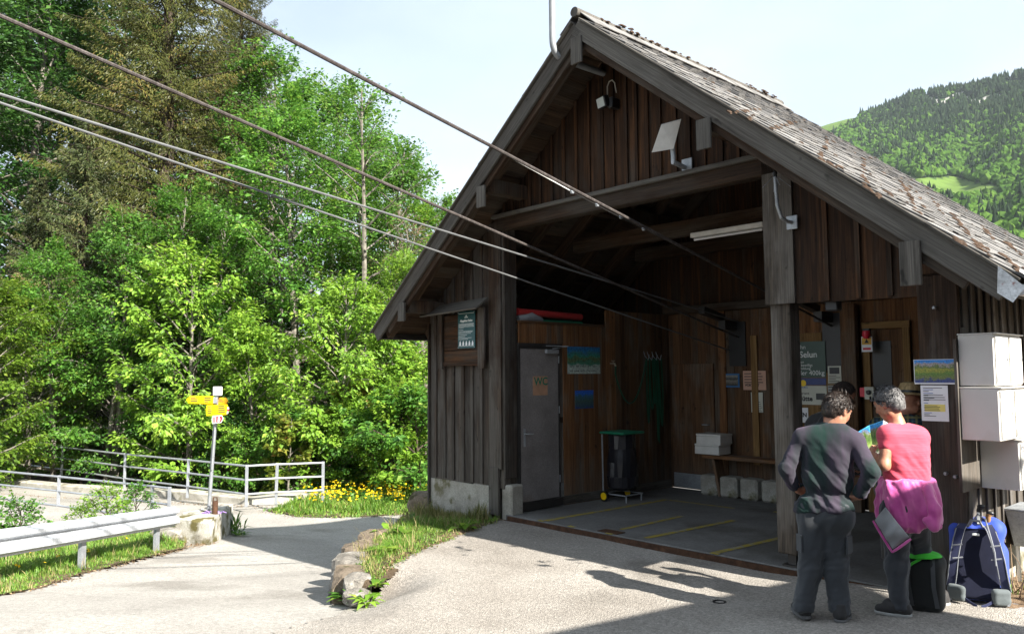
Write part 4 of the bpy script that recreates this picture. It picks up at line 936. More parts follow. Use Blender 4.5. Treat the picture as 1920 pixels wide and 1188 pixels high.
# notices on the back wall
BY = 3.572
def backsheet(name, label, cat, px, mat, Y=BY, **k):
    a, b = onY(px[0], px[1], Y), onY(px[2], px[3], Y); a.y = b.y = Y
    return sheet(name, label, cat, a, b, mat, (0, -1, 0), **k), a, b
t, a, b = backsheet('picture', 'small dark picture in a blue and yellow border on the back wall', 'picture', (1357, 700, 1387, 726), plain('blue_border', (.03, .12, .28), .6))
MB().box(((a.x+b.x)/2, BY-.004, (a.z+b.z)/2), ((b.x-a.x)*.8, .003, (a.z-b.z)*.75)).build('print', pic_mat('dark_print', [(.0, (.02, .02, .02)), (.5, (.2, .18, .15)), (.6, (.03, .03, .03)), (1, (.25, .25, .22))], 9), t)
t, a, b = backsheet('notice', 'salmon pink notice with a bold line on the back wall', 'notice', (1393, 695, 1437, 731), m_['salmon'])
lines(t, a+V(0, 0, -.02), Vector((b.x, BY, b.z+.09)), (0, -1, 0), 4, m_['ink'], seed=3, h=.3, lmin=.8); text_obj('lettering', 'VORTRITT', .05, t, m_['ink'], (a.x+.03, BY-.0035, b.z+.055), (1, 0, 0), (0, 0, 1), 'LEFT', .0006, .002)
t, a, b = backsheet('notice', 'white notice with a small crest under the salmon notice', 'notice', (1408, 735, 1431, 773), m_['cream']); lines(t, Vector((a.x, BY, a.z-.13)), b, (0, -1, 0), 6, m_['ink'], seed=5, h=.25)
MB().prism([((a.x+b.x)/2-.02, BY-.004, a.z-.05), ((a.x+b.x)/2+.02, BY-.004, a.z-.05), ((a.x+b.x)/2+.015, BY-.004, a.z-.10), ((a.x+b.x)/2-.015, BY-.004, a.z-.10)], (0, 1, 0), .001).build('crest', m_['ink'], t)
PY = 3.548
gs, a, b = backsheet('sign_board', 'dark green board with white lettering on the plywood panel', 'sign', (1463, 642, 1549, 707), m_['green_board'], PY)
def gtext(t, s, px, py, h, Y, mat=None, bold=0, name='lettering'):
    q = onY(px, py, Y-.004); z2 = onY(px, py-h, Y-.004); text_obj(name, s, abs(z2.z-q.z)*1.35, t, mat or m_['lettering'], (q.x, Y-.0045, q.z), (1, 0, 0), (0, 0, 1), 'LEFT', .0006, bold)
gtext(gs, 'Seilbahn', 1477, 655, 8, PY); gtext(gs, 'Selun', 1499, 670, 12, PY, None, .002); gtext(gs, 'Haus für den', 1474, 681, 5, PY); gtext(gs, 'Transport bewilligt', 1474, 687, 5, PY)
gtext(gs, 'jeweilige Meldung', 1474, 693, 5, PY); gtext(gs, '300 oder 400kg', 1471, 703, 9, PY)
bs, a, b = backsheet('sign_board', 'dark blue strip sign with a yellow sun under the green board', 'sign', (1463, 708.5, 1549, 721.5), m_['blue_board'], PY)
sc_ = onY(1506, 718, PY-.004); MB().lathe([(.045, 0), (.045, .002)], (sc_.x, PY-.004, sc_.z), 16, frame((0, -1, 0))).build('sun_emblem', m_['yellow'], bs)
hs2, a, b = backsheet('sign_board', 'white restaurant sign with black lettering and small photo', 'sign', (1463, 722.5, 1551, 759), m_['cream'], PY)
gtext(hs2, 'TOGGENBURG', 1480, 727, 4, PY, m_['inkblue']); gtext(hs2, 'Restaurant', 1484, 739, 6, PY, m_['ink']); gtext(hs2, 'Selun Hütte', 1468, 750, 9, PY, m_['ink'], .003)
q0, q1 = onY(1530, 737, PY-.004), onY(1548, 749, PY-.004); MB().box(((q0.x+q1.x)/2, PY-.004, (q0.z+q1.z)/2), (q1.x-q0.x, .002, q0.z-q1.z)).build('photo', m_['darkgrey'], hs2)
es, a, b = backsheet('notice', 'white sheet with bold black letters low on the plywood panel', 'notice', (1478, 763, 1516, 792), m_['paper'], PY); gtext(es, 'OFFEN', 1482, 780, 8, PY, m_['ink'], .003)
n1, a, b = backsheet('notice', 'cream notice with a picture beside the green board', 'notice', (1552, 686, 1578, 719), m_['cream'], PY); lines(n1, Vector((a.x, PY, (a.z+b.z)/2)), b, (0, -1, 0), 5, m_['ink'], seed=8, h=.3)
MB().box(((a.x+b.x)/2, PY-.004, a.z-(a.z-b.z)*.26), ((b.x-a.x)*.75, .002, (a.z-b.z)*.36)).build('photo', m_['darkgrey'], n1)
n2, a, b = backsheet('notice', 'small grey sheet under the cream notice', 'notice', (1552, 722, 1577, 740), plain('grey_paper', (.4, .4, .38), .8), PY); lines(n2, a, b, (0, -1, 0), 3, m_['ink'], seed=9, h=.25)
wq = onY(1625, 645, 3.38); ws = sheet('warning_sign', 'small orange and white warning sign on the inner post', 'sign', (wq.x-.07, 3.386, wq.z-.10), (wq.x+.07, 3.386, wq.z+.10), m_['paper'], (0, -1, 0))
MB().box((wq.x, 3.382, wq.z+.04), (.125, .003, .09)).build('field', m_['orange'], ws); MB().prism([(wq.x-.03, 3.380, wq.z+.015), (wq.x+.03, 3.380, wq.z+.015), (wq.x, 3.380, wq.z+.07)], (0, 1, 0), .001).build('symbol', m_['ink'], ws); MB().box((wq.x, 3.382, wq.z-.06), (.1, .003, .03)).build('field', m_['red'], ws)
wq = onY(1627, 735, 3.36); es_ = sheet('switch_box', 'grey switch box with a round knob and red label on the inner post', 'switch', (wq.x-.03, 3.36, wq.z-.09), (wq.x+.09, 3.36, wq.z+.07), m_['cream'], (0, -1, 0), th=.06)
MB().lathe([(.03, 0), (.03, .03), (.02, .04)], (wq.x+.03, 3.33, wq.z), 12, frame((0, -1, 0))).build('knob', m_['black'], es_); MB().box((wq.x-.07, 3.375, wq.z), (.07, .02, .12)).build('label_strip', m_['red'], es_)
wq = onY(1625, 628, 3.36); sb2 = thing('siren_lamp', 'small red warning lamp above the orange sign', 'lamp', (wq.x, 3.37, wq.z))
MB().box((wq.x, 3.36, wq.z+.07), (.09, .06, .03), None, .006).build('base', m_['darkgrey'], sb2); MB().lathe([(.045, 0), (.05, -.06), (.03, -.10)], (wq.x, 3.345, wq.z+.055), 12).build('lens', m_['red'], sb2, smooth=True)
# ================================================================== sheets on the right post
PF = -.008
a, b = onY(1713, 674, PF), onY(1810, 720, PF)
pp = sheet('panorama_poster', 'colourful mountain panorama poster pinned across the right post', 'poster', (a.x, PF, a.z), (b.x, PF, b.z), m_['paper'], (0, -1, 0))
MB().box(((a.x+b.x)/2, PF-.004, (a.z+b.z)/2+.004), ((b.x-a.x)*.97, .003, (a.z-b.z)*.92)).build('print', pano, pp)
a, b = onY(1726, 722, PF), onY(1780, 790, PF)
ns = sheet('notice', 'white typed notice with a yellow table below the panorama poster', 'notice', (a.x, PF, a.z), (b.x, PF, b.z), m_['paper'], (0, -1, 0))
MB().box(((a.x+b.x)/2, PF-.0035, a.z-(a.z-b.z)*.63), ((b.x-a.x)*.76, .001, (a.z-b.z)*.2)).build('table_field', plain('pale_yellow', (.8, .68, .2), .8), ns)
rr = random.Random(6)
for k, (f, L, bl_) in enumerate([(.07, .7, 0), (.12, .36, 1), (.165, .2, 0), (.22, .36, 1), (.265, .72, 0), (.285, .18, 0), (.335, .78, 0), (.355, .4, 0), (.40, .8, 0), (.42, .2, 0), (.5, .16, 1), (.57, .5, 0), (.61, .6, 0), (.65, .55, 0), (.70, .6, 0), (.77, .28, 1), (.82, .2, 0), (.86, .44, 0)]):
    MB().box((a.x+(b.x-a.x)*(.1+L/2), PF-.0045, a.z-(a.z-b.z)*f), ((b.x-a.x)*L, .001, .004)).build('print_line', m_['inkblue'] if bl_ else m_['ink'], ns)
for x, z in ((5.37, 2.37), (5.40, 1.02), (5.47, 1.0)): tag(MB().lathe([(.014, 0), (.016, .03), (.01, .04)], (x, PF, z), 8, frame((0, -1, 0))).build('bolt_head', m_['galv_dull'], p3), None, None)
# ================================================================== white letter boxes on the right wall
BX = 5.578
m_['boxwhite'] = mottled('stained_white_plastic', [(.3, (.56, .545, .51)), (.55, (.60, .585, .55)), (.75, (.62, .605, .57))], 2, 300, rough=.45, bump=.0, moss=((.50, .475, .42), 1.6, .62))
def lbox(lab, y0, z0, w=.25, d=.34, h=.40, lettering=None):
    t = thing('letter_box', lab, 'letter box', (BX+w/2, y0+d/2, z0), group='white letter boxes on the right wall')
    MB().box((BX+w/2, y0+d/2, z0+h/2), (w, d, h), None, .006).build('box_body', m_['boxwhite'], t)
    MB().box((BX+w+.006, y0+d/2, z0+h/2), (.012, d-.03, h-.03), None, .004).build('door', m_['boxwhite'], t)
    MB().box((BX+w/2+.01, y0+d/2, z0+h+.006), (w+.03, d+.004, .012), None, .003).build('lid', m_['boxwhite'], t)
    MB().lathe([(.012, 0), (.012, .008), (.006, .01)], (BX+w+.012, y0+d*.82, z0+h*.52), 10, frame((1, 0, 0))).build('lock', m_['galv_dull'], t)
    for zz in (.12, .88): MB().tube([(BX+w+.010, y0+.022, z0+h*zz-.025), (BX+w+.010, y0+.022, z0+h*zz+.025)], .006, 6).build('hinge', m_['galv_dull'], t)
    MB().box((BX+w+.0135, y0+d*.45, z0+h*.28), (.002, .12, .035)).build('name_plate', m_['cream'], t)
    if lettering: text_obj('lettering', lettering, .07, t, m_['ink'], (BX+w+.0135, y0+.03, z0+h-.09), (0, 1, 0), (0, 0, 1))
    return t
lbox('upper white letter box beside the right post', -.16, 1.73); lbox('upper white letter box further along the wall from the post', .19, 1.73)
lbox('middle white letter box beside the right post, under the upper one', -.17, 1.31, .27, .34, .40); lbox('middle white letter box further along the wall, under the upper pair', .19, 1.31, .27, .34, .40)
lbox('lowest white letter box, set back from the post, with black lettering', .23, .90, .28, .36, .39, 'DES')
lbox('lowest white letter box at the far end of the row', .61, .90, .28, .36, .39)
MB().box((5.565, .25, 1.5), (.02, .9, 1.2)).build('letter_box_backing', m_['post'], sw)
# grey tub on a stand by the wall
tq = Vector((5.74, 1.02, .05))
tb = thing('grey_tub', 'grey tapered plastic tub on a white stand by the right wall', 'tub', tq)
def frust(c, a0, b0, a1, b1, h):
    c = Vector(c); lo = [c+V(x*a0, y*b0, 0) for x, y in ((-1, -1), (1, -1), (1, 1), (-1, 1))]; hi = [c+V(x*a1, y*b1, h) for x, y in ((-1, -1), (1, -1), (1, 1), (-1, 1))]
    m = MB()
    for k in range(4): m.quad(lo[k], lo[(k+1) % 4], hi[(k+1) % 4], hi[k])
    m.add(lo, [(3, 2, 1, 0)]); m.add([c+(q-c)*.97 for q in hi], [(0, 1, 2, 3)]); return m
frust(tq+V(0, 0, .30), .12, .17, .16, .23, .30).build('tub_body', m_['galv_dull'], tb); MB().box(tq+V(0, 0, .61), (.34, .48, .025), None, .006).build('rim', m_['galv_dull'], tb)
for x, y in ((-.1, -.15), (.1, -.15), (-.1, .15), (.1, .15)): MB().tube([tq+V(x, y, 0), tq+V(x, y, .31)], .016, 6).build('leg', m_['white'], tb)

# ================================================================== neighbouring house right of the camera (outside the picture; its eave shades the foreground)
hx = Vector((.2, 1, 0)).normalized(); hy = Vector((1, -.2, 0)).normalized(); E0 = Vector((4.02, -.75, -.03))+Vector((3.37, .16, 2.42))*1.72
nh = thing('neighbour_house', 'neighbouring timber house with a low eave right of the forecourt', 'house', E0+hy*4-V(0, 0, E0.z))
def HP(s, o, z): return E0 + hx*s + hy*o + V(0, 0, z-E0.z)
S0, S1 = -16.0, 1.0
wl_ = MB().prism([HP(S0, .7, -.1), HP(S0, 7.3, -.1), HP(S0, 7.3, E0.z+.3), HP(S0, 4.0, E0.z+1.9), HP(S0, .7, E0.z+.3)], hx, S1-S0-.6).build('wall', m_['facade_low'], nh)
r1 = MB().prism([HP(S0-.4, -.02, E0.z-.06), HP(S0-.4, 4.0, E0.z+1.95), HP(S0-.4, 4.0, E0.z+2.1), HP(S0-.4, 0, E0.z)], hx, S1-S0+.4).build('roof', m_['shingle'], nh)
MB().prism([HP(S0-.4, 8.0, E0.z-.06), HP(S0-.4, 8.0, E0.z), HP(S0-.4, 4.004, E0.z+2.1), HP(S0-.4, 4.004, E0.z+1.95)], hx, S1-S0+.4).build('roof_slope', m_['shingle'], nh)
for s in (-13, -9.5, -6, -2.5):
    wd = MB().box(HP(s, .69, 1.6), (1.0, .06, 1.2), frame((0, 0, 1), hx)).build('window', m_['white'], nh); MB().box(HP(s, .655, 1.6), (.84, .03, 1.04), frame((0, 0, 1), hx)).build('pane', m_['black'], wd)
# ================================================================== people: signed-distance bodies turned into one skin each
class Sdf:
    def __init__(s, lo, hi, h):
        s.lo = np.array(lo, float); s.h = h; s.n = np.ceil((np.array(hi)-s.lo)/h).astype(int)+1; s.D = np.full(s.n, .5)
    def _box(s, lo, hi):
        a = np.clip(np.floor((lo-s.lo)/s.h).astype(int), 0, s.n-1); b = np.clip(np.ceil((hi-s.lo)/s.h).astype(int)+1, 1, s.n)
        sl = tuple(slice(a[i], max(b[i], a[i]+1)) for i in range(3)); ax = [s.lo[i]+s.h*np.arange(sl[i].start, sl[i].stop) for i in range(3)]
        return sl, np.stack(np.meshgrid(*ax, indexing='ij'), -1)
    def put(s, sl, d, k, sub=False):
        A = s.D[sl]
        if sub: s.D[sl] = np.maximum(A, -d); return
        if k <= 0: s.D[sl] = np.minimum(A, d); return
        h = np.clip(.5+.5*(A-d)/k, 0, 1); s.D[sl] = A*(1-h)+d*h-k*h*(1-h)
    def cap(s, a, b, ra, rb=None, k=.03, sub=False):
        rb = ra if rb is None else rb; a = np.array(a, float); b = np.array(b, float); m = max(ra, rb)+.07
        sl, P = s._box(np.minimum(a, b)-m, np.maximum(a, b)+m); d = b-a; L = max((d@d), 1e-9); t = np.clip(((P-a)@d)/L, 0, 1)
        s.put(sl, np.linalg.norm(P-a-t[..., None]*d, axis=-1)-(ra+(rb-ra)*t), k, sub); return s
    def chain(s, pts, rs, k=.03):
        for i in range(len(pts)-1): s.cap(pts[i], pts[i+1], rs[i], rs[i+1], k)
        return s
    def ell(s, c, r, R=None, k=.03, sub=False):
        c = np.array(c, float); r = np.array(r, float); m = r.max()+.07; sl, P = s._box(c-m, c+m); q = P-c
        if R is not None: q = q @ np.array(R)
        k0 = np.linalg.norm(q/r, axis=-1); k1 = np.linalg.norm(q/r**2, axis=-1); s.put(sl, k0*(k0-1)/np.maximum(k1, 1e-6), k, sub); return s
    def rbox(s, c, hx, rr, R=None, k=.02, sub=False):
        c = np.array(c, float); hx = np.array(hx, float); m = np.linalg.norm(hx)+.07; sl, P = s._box(c-m, c+m); q = P-c
        if R is not None: q = q @ np.array(R)
        q = np.abs(q)-(hx-rr); s.put(sl, np.linalg.norm(np.maximum(q, 0), axis=-1)+np.minimum(q.max(-1), 0)-rr, k, sub); return s
    def plane(s, p, n, soft=.0):       # keep the side the normal points away from
        n = np.array(n, float); n = n/np.linalg.norm(n); ax = [s.lo[i]+s.h*np.arange(s.n[i]) for i in range(3)]
        d = ((ax[0]-p[0])*n[0])[:, None, None]+((ax[1]-p[1])*n[1])[None, :, None]+((ax[2]-p[2])*n[2])[None, None, :]
        s.D = np.maximum(s.D, d); return s
    def mesh(s):
        D = s.D.copy(); D[0], D[-1], D[:, 0], D[:, -1], D[:, :, 0], D[:, :, -1] = (.5,)*6
        ins = D < 0; n = D.shape
        acc = np.zeros((n[0]-1, n[1]-1, n[2]-1, 3)); cnt = np.zeros(acc.shape[:3])
        cs = [(i, j, k) for i in (0, 1) for j in (0, 1) for k in (0, 1)]
        def sub(A, c): return A[c[0]:n[0]-1+c[0], c[1]:n[1]-1+c[1], c[2]:n[2]-1+c[2]]
        for a in cs:
            for ax in range(3):
                if a[ax]: continue
                b = list(a); b[ax] = 1; b = tuple(b); da, db = sub(D, a), sub(D, b); x = (da < 0) != (db < 0)
                t = np.where(x, da/np.where(da == db, 1, da-db), 0); acc[..., ax] += np.where(x, t, 0)
                for o in range(3):
                    if o != ax: acc[..., o] += np.where(x, a[o], 0)
                cnt += x
        act = cnt > 0; idx = -np.ones(act.shape, int); idx[act] = np.arange(act.sum())
        ijk = np.argwhere(act); VV = s.lo+s.h*(ijk+acc[act]/cnt[act][:, None]); F = []
        for ax in range(3):
            sl0 = [slice(1, n[i]-1) for i in range(3)]; sl0[ax] = slice(0, n[ax]-1); sl1 = list(sl0); sl1[ax] = slice(1, n[ax])
            a, b = ins[tuple(sl0)], ins[tuple(sl1)]
            for flip, m in ((False, a & ~b), (True, b & ~a)):
                g = np.argwhere(m)
                if not len(g): continue
                g = g+np.array([0 if i == ax else 1 for i in range(3)]); u, v = [i for i in range(3) if i != ax]
                def at2(du, dv): q = g.copy(); q[:, u] += du; q[:, v] += dv; return idx[q[:, 0], q[:, 1], q[:, 2]]
                q = np.stack([at2(-1, -1), at2(0, -1), at2(0, 0), at2(-1, 0)], -1)
                if (ax == 1) != flip: q = q[:, ::-1]
                F.append(q)
        F = np.concatenate(F); return VV, F[(F >= 0).all(1)]
def vnormals(VV, F):
    n = np.zeros_like(VV); fn = np.cross(VV[F[:, 2]]-VV[F[:, 0]], VV[F[:, 3]]-VV[F[:, 1]])
    for i in range(4): np.add.at(n, F[:, i], fn)
    return unit_(n)
def unit_(a): return a/np.maximum(np.linalg.norm(a, axis=-1, keepdims=True), 1e-9)
def relax(VV, F, it=2):
    for _ in range(it):
        a = np.zeros_like(VV); c = np.zeros(len(VV))
        for i in range(4):
            j = (i+1) % 4; np.add.at(a, F[:, i], VV[F[:, j]]); np.add.at(c, F[:, i], 1); np.add.at(a, F[:, j], VV[F[:, i]]); np.add.at(c, F[:, j], 1)
        VV = VV*.5+.5*a/np.maximum(c, 1)[:, None]
    return VV
def folds(VV, F, amp, freq, axis, seed=0, mask=None):
    """cloth folds: ridged noise stretched along an axis"""
    N = vnormals(VV, F); ax = np.array(axis, float); ax /= np.linalg.norm(ax); out = np.empty(len(VV)); s = seed*7.3
    st = VV-np.outer(VV@ax, ax)*.84
    for i, q in enumerate(st*freq): v = mnoise.noise(Vector(q)+Vector((s, s*.7, 0))); w = mnoise.noise(Vector(q*2.3)+Vector((0, s, s))); out[i] = (1-2*abs(v))*.7+w*.35-.25
    if mask is not None: out *= mask(VV)
    return VV+N*(out*amp)[:, None]
def skin_mesh(name, sd, mat, parent, M, fold=None, smoothit=2):
    VV, F = sd.mesh(); VV = relax(VV, F, smoothit)
    for fo in (fold if isinstance(fold, list) else [fold] if fold else []): VV = folds(VV, F, *fo)
    me = np_mesh(name, VV, F, True); o = obj(name, me, mat, parent, M); return o
def clothmat(name, col, rough=.8, sheen=.3, fs=500, var=.1, col2=None, bump=.15):
    m, n, l, b = newmat(name); b.inputs['Roughness'].default_value = rough; b.inputs['Sheen Weight'].default_value = sheen; b.inputs['Specular IOR Level'].default_value = .25
    tc = n.new('ShaderNodeTexCoord'); nz = n.new('ShaderNodeTexNoise'); nz.inputs['Scale'].default_value = 6; nz.inputs['Detail'].default_value = 5; l.new(tc.outputs['Object'], nz.inputs['Vector'])
    r = ramp(n, [(.35, tuple(c*(1-var) for c in col)), (.65, col2 or tuple(c*(1+var) for c in col))]); l.new(nz.outputs['Fac'], r.inputs[0]); l.new(r.outputs[0], b.inputs['Base Color'])
    n2 = n.new('ShaderNodeTexNoise'); n2.inputs['Scale'].default_value = fs; l.new(tc.outputs['Object'], n2.inputs['Vector'])
    bp = n.new('ShaderNodeBump'); bp.inputs['Strength'].default_value = bump; bp.inputs['Distance'].default_value = .002; l.new(n2.outputs['Fac'], bp.inputs['Height']); l.new(bp.outputs[0], b.inputs['Normal'])
    return m
def skinmat():
    m, n, l, b = newmat('skin'); b.inputs['Roughness'].default_value = .5; b.inputs['Subsurface Weight'].default_value = .08; b.inputs['Subsurface Radius'].default_value = (.02, .008, .004)
    tc = n.new('ShaderNodeTexCoord'); nz = n.new('ShaderNodeTexNoise'); nz.inputs['Scale'].default_value = 22; nz.inputs['Detail'].default_value = 6; l.new(tc.outputs['Object'], nz.inputs['Vector'])
    r = ramp(n, [(.3, (.30, .125, .075)), (.6, (.42, .20, .125)), (.8, (.47, .25, .165))]); l.new(nz.outputs['Fac'], r.inputs[0]); l.new(r.outputs[0], b.inputs['Base Color']); return m
m_['skin'] = skinmat()
def plaid(name, base, c1, c2, s=26):
    m, n, l, b = newmat(name); b.inputs['Roughness'].default_value = .85; tc = n.new('ShaderNodeTexCoord'); col = None
    prev = n.new('ShaderNodeRGB'); prev.outputs[0].default_value = (*base, 1); col = prev.outputs[0]
    for d, c, sc, th in (('X', c1, s, .35), ('Z', c1, s, .35), ('X', c2, s*.5, .8), ('Z', c2, s*.5, .8)):
        w = n.new('ShaderNodeTexWave'); w.bands_direction = d; w.inputs['Scale'].default_value = sc*.32; w.inputs['Distortion'].default_value = .4; l.new(tc.outputs['Object'], w.inputs['Vector'])
        mr = n.new('ShaderNodeMapRange'); mr.inputs[1].default_value = th; mr.inputs[2].default_value = th+.12; mr.inputs[4].default_value = .55; l.new(w.outputs['Fac'], mr.inputs[0])
        mx = n.new('ShaderNodeMixRGB'); mx.inputs[2].default_value = (*c, 1); l.new(mr.outputs[0], mx.inputs[0]); l.new(col, mx.inputs[1]); col = mx.outputs[0]
    l.new(col, b.inputs['Base Color']); return m
class Person:
    """image-aligned frame: x to the right, y away from the camera, z up; joints given as photo pixels plus depth offset"""
    def __init__(s, label, B, px):
        s.B = Vector(B); d = ray(px, 900); a = Vector((d.x, d.y, 0)).normalized(); s.a = a; s.r = Vector((a.y, -a.x, 0))
        s.t = thing('person', label, 'person', s.B); R = Matrix((s.r, s.a, Vector((0, 0, 1)))).transposed().to_4x4(); R.translation = s.B; s.M = R
    def J(s, x, y, dy=0):
        d = ray(x, y); q = s.B + s.a*dy; t = (q-CPOS).dot(s.a)/d.dot(s.a); P = CPOS+d*t-s.B; return np.array([P.dot(s.r), P.dot(s.a), P.z])
def rot(yaw, pitch=0, roll=0):      # head frame: y forward, x right
    return np.array(Matrix.Rotation(yaw, 3, 'Z') @ Matrix.Rotation(pitch, 3, 'X') @ Matrix.Rotation(roll, 3, 'Y'))
def head(sd, c, R, s=1.0, female=False):
    c = np.array(c); L = lambda x, y, z: c + R @ (np.array([x, y, z])*s)
    sd.ell(L(0, -.012, .028), (.078*s, .098*s, .090*s), R, .02); sd.ell(L(0, .018, -.035), (.062*s, .074*s, .085*s), R, .04)
    sd.cap(L(0, .045, -.095), L(0, .062, -.098), .026*s, .022*s, .03); sd.cap(L(-.045, .0, -.07), L(.045, .0, -.07), .03*s, None, .03)
    sd.cap(L(0, .085, .02), L(0, .108, -.028), .010*s, .0155*s, .016); sd.cap(L(-.014, .094, -.030), L(.014, .094, -.030), .010*s, None, .01)
    sd.cap(L(-.035, .078, .032), L(.035, .078, .032), .014*s, None, .02); sd.cap(L(-.02, .083, -.058), L(.02, .083, -.058), .009*s, None, .008); sd.cap(L(-.017, .082, -.070), L(.017, .082, -.070), .009*s, None, .008)
    for x in (-1, 1):
        sd.ell(L(.03*x, .092, .012), (.013*s, .012*s, .010*s), R, 0, True); sd.cap(L(.042*x, .06, -.02), L(.035*x, .07, -.03), .018*s, None, .025)
        sd.ell(L(.081*x, -.006, -.005), (.011*s, .022*s, .034*s), R, .006); sd.ell(L(.088*x, .0, .0), (.006*s, .011*s, .018*s), R, 0, True)
def eyes(P, c, R, s=1.0):
    for x in (-1, 1):
        q = np.array(c)+R @ (np.array([.03*x, .083, .012])*s); bm = bmesh.new(); bmesh.ops.create_uvsphere(bm, u_segments=10, v_segments=8, radius=.0125*s); me = bpy.data.meshes.new('eye'); bm.to_mesh(me); bm.free()
        me.polygons.foreach_set('use_smooth', [True]*len(me.polygons)); obj('eye', me, m_['eye'], P.t, P.M @ Matrix.Translation(q))
m_['eye'] = plain('eye', (.25, .2, .17), .15)
def hand(sd, w, d, side, nrm, curl=.5, s=1.0):
    """w wrist, d towards the knuckles, side towards the thumb, nrm out of the back of the hand"""
    w = np.array(w); d = unit_(np.array(d, float)); nrm = np.array(nrm, float); nrm = unit_(nrm-d*(nrm@d)); sv = np.array(side, float); sv = unit_(sv-d*(sv@d)-nrm*(sv@nrm))
    for f in (-.028, -.009, .009, .028): sd.cap(w+d*.012*s+sv*f*.7*s, w+d*.088*s+sv*f*s, .0145*s, .0125*s, .012)
    for i, (f, L) in enumerate(((.030, .068), (.010, .078), (-.010, .072), (-.030, .056))):
        p = w+d*.088*s+sv*f*s; c = curl*(1+.12*i); dirs = [d*math.cos(c*k)-nrm*math.sin(c*k) for k in (.6, 1.4, 2.1)]
        for k, q in enumerate(dirs): e = p+q*L*s*(.45, .32, .23)[k]; sd.cap(p, e, (.0098-.0010*k)*s, (.0090-.0010*k)*s, .004); p = e
    p = w+d*.022*s+sv*.026*s; e = p+(d*.6+sv*.75-nrm*.25)*.040*s; sd.cap(p, e, .0145*s, .0118*s, .012); e2 = e+(d*.85+sv*.35-nrm*.3)*.032*s; sd.cap(e, e2, .011*s, .010*s, .004); sd.cap(e2, e2+(d*.9+sv*.1-nrm*.35)*.024*s, .010*s, .0085*s, .004)
def hair_strips(c, R, s, n, L, seed, keep, flow, wd=.0035, lift=.25):
    rg = np.random.default_rng(seed); u = unit_(rg.normal(0, 1, (n*3, 3))); u = u[keep(u)][:n]; r = np.array([.084, .104, .098])*s
    p = u*r+np.array([0, -.012, .028])*s; fl = np.array(flow, float); D = fl-u*(u@fl)[:, None]+rg.normal(0, .35, u.shape)+u*lift; D = unit_(D)
    VV, F = leaf_q(p, D, u+rg.normal(0, .3, u.shape), L*s*rg.uniform(.5, 1.2, len(p)), wd); return (np.array(c)+VV @ np.array(R).T), F
def leaf_q(P, D, N, L, w):
    S = unit_(np.cross(D, N)); Nn = np.cross(S, D); L = L[:, None]; n = len(P); m = P+D*L*.5+Nn*L*.05; t = P+D*L-Nn*L*.18
    VV = np.empty((n*6, 3)); VV[0::6] = P-S*w; VV[1::6] = P+S*w; VV[2::6] = m+S*w; VV[3::6] = m-S*w; VV[4::6] = t+S*w*.2; VV[5::6] = t-S*w*.2
    I = np.arange(n)[:, None]*6; return VV, np.concatenate([I+np.array([[0, 1, 2, 3]]), I+np.array([[3, 2, 4, 5]])])
def hair(P, c, R, s, mat, cut, strips, name='hair'):
    sd = Sdf(np.array(c)-.16, np.array(c)+.16, .007); L = lambda x, y, z: np.array(c)+R @ (np.array([x, y, z])*s)
    sd.ell(L(0, -.014, .032), (.085*s, .105*s, .096*s), R, 0); sd.ell(L(0, -.055, -.02), (.070*s, .060*s, .075*s), R, .03)
    for (p, n) in cut: sd.plane(L(*p), R @ np.array(n))
    sd.ell(L(0, .10, -.045), (.075*s, .07*s, .075*s), R, 0, True)
    for x in (-1, 1): sd.ell(L(.085*x, .005, -.01), (.022*s, .026*s, .032*s), R, 0, True)
    VV, F = sd.mesh(); VV = relax(VV, F, 1); VV = folds(VV, F, .007, 34, R @ np.array([0, -.5, .5]), 3)
    k = len(VV); hv, hf = strips; me = np_mesh(name, np.concatenate([VV, hv]), np.concatenate([F, hf+k]), True); return obj(name, me, mat, P.t, P.M)
def shoe(P, heel, toe, mats, name='shoe', sc=1.0):
    heel = np.array(heel, float); toe = np.array(toe, float); heel[2] = toe[2] = 0; d = unit_(toe-heel); lo = np.minimum(heel, toe)-.12; hi = np.maximum(heel, toe)+.12; hi[2] = .2; lo[2] = -.03
    sd = Sdf(lo, hi, .008); z = np.array([0, 0, 1.]); sd.cap(heel+d*.02+z*.055, heel+d*.12+z*.055, .043, .045, .03); sd.cap(heel+d*.12+z*.05, toe-d*.035+z*.040, .046, .034, .03); sd.cap(heel+d*.03+z*.06, heel+d*.05+z*.125, .044, .050, .03); sd.cap(heel+d*.08+z*.08, heel+d*.13+z*.09, .04, .035, .03); sd.plane((0, 0, .022), (0, 0, -1)); sd.plane((0, 0, .135), (0, 0, 1))
    o = skin_mesh(name, sd, mats[0], P.t, P.M, (.004, 40, (0, 0, 1), 2))
    sd = Sdf(lo, hi, .008); sd.cap(heel+d*.02+z*.02, heel+d*.12+z*.02, .046, .049, .02); sd.cap(heel+d*.12+z*.02, toe-d*.035+z*.024, .050, .038, .02); sd.plane((0, 0, .030), (0, 0, 1)); sd.plane((0, 0, .002), (0, 0, -1)); skin_mesh('sole', sd, mats[1], o, P.M, None, 1)
    return o
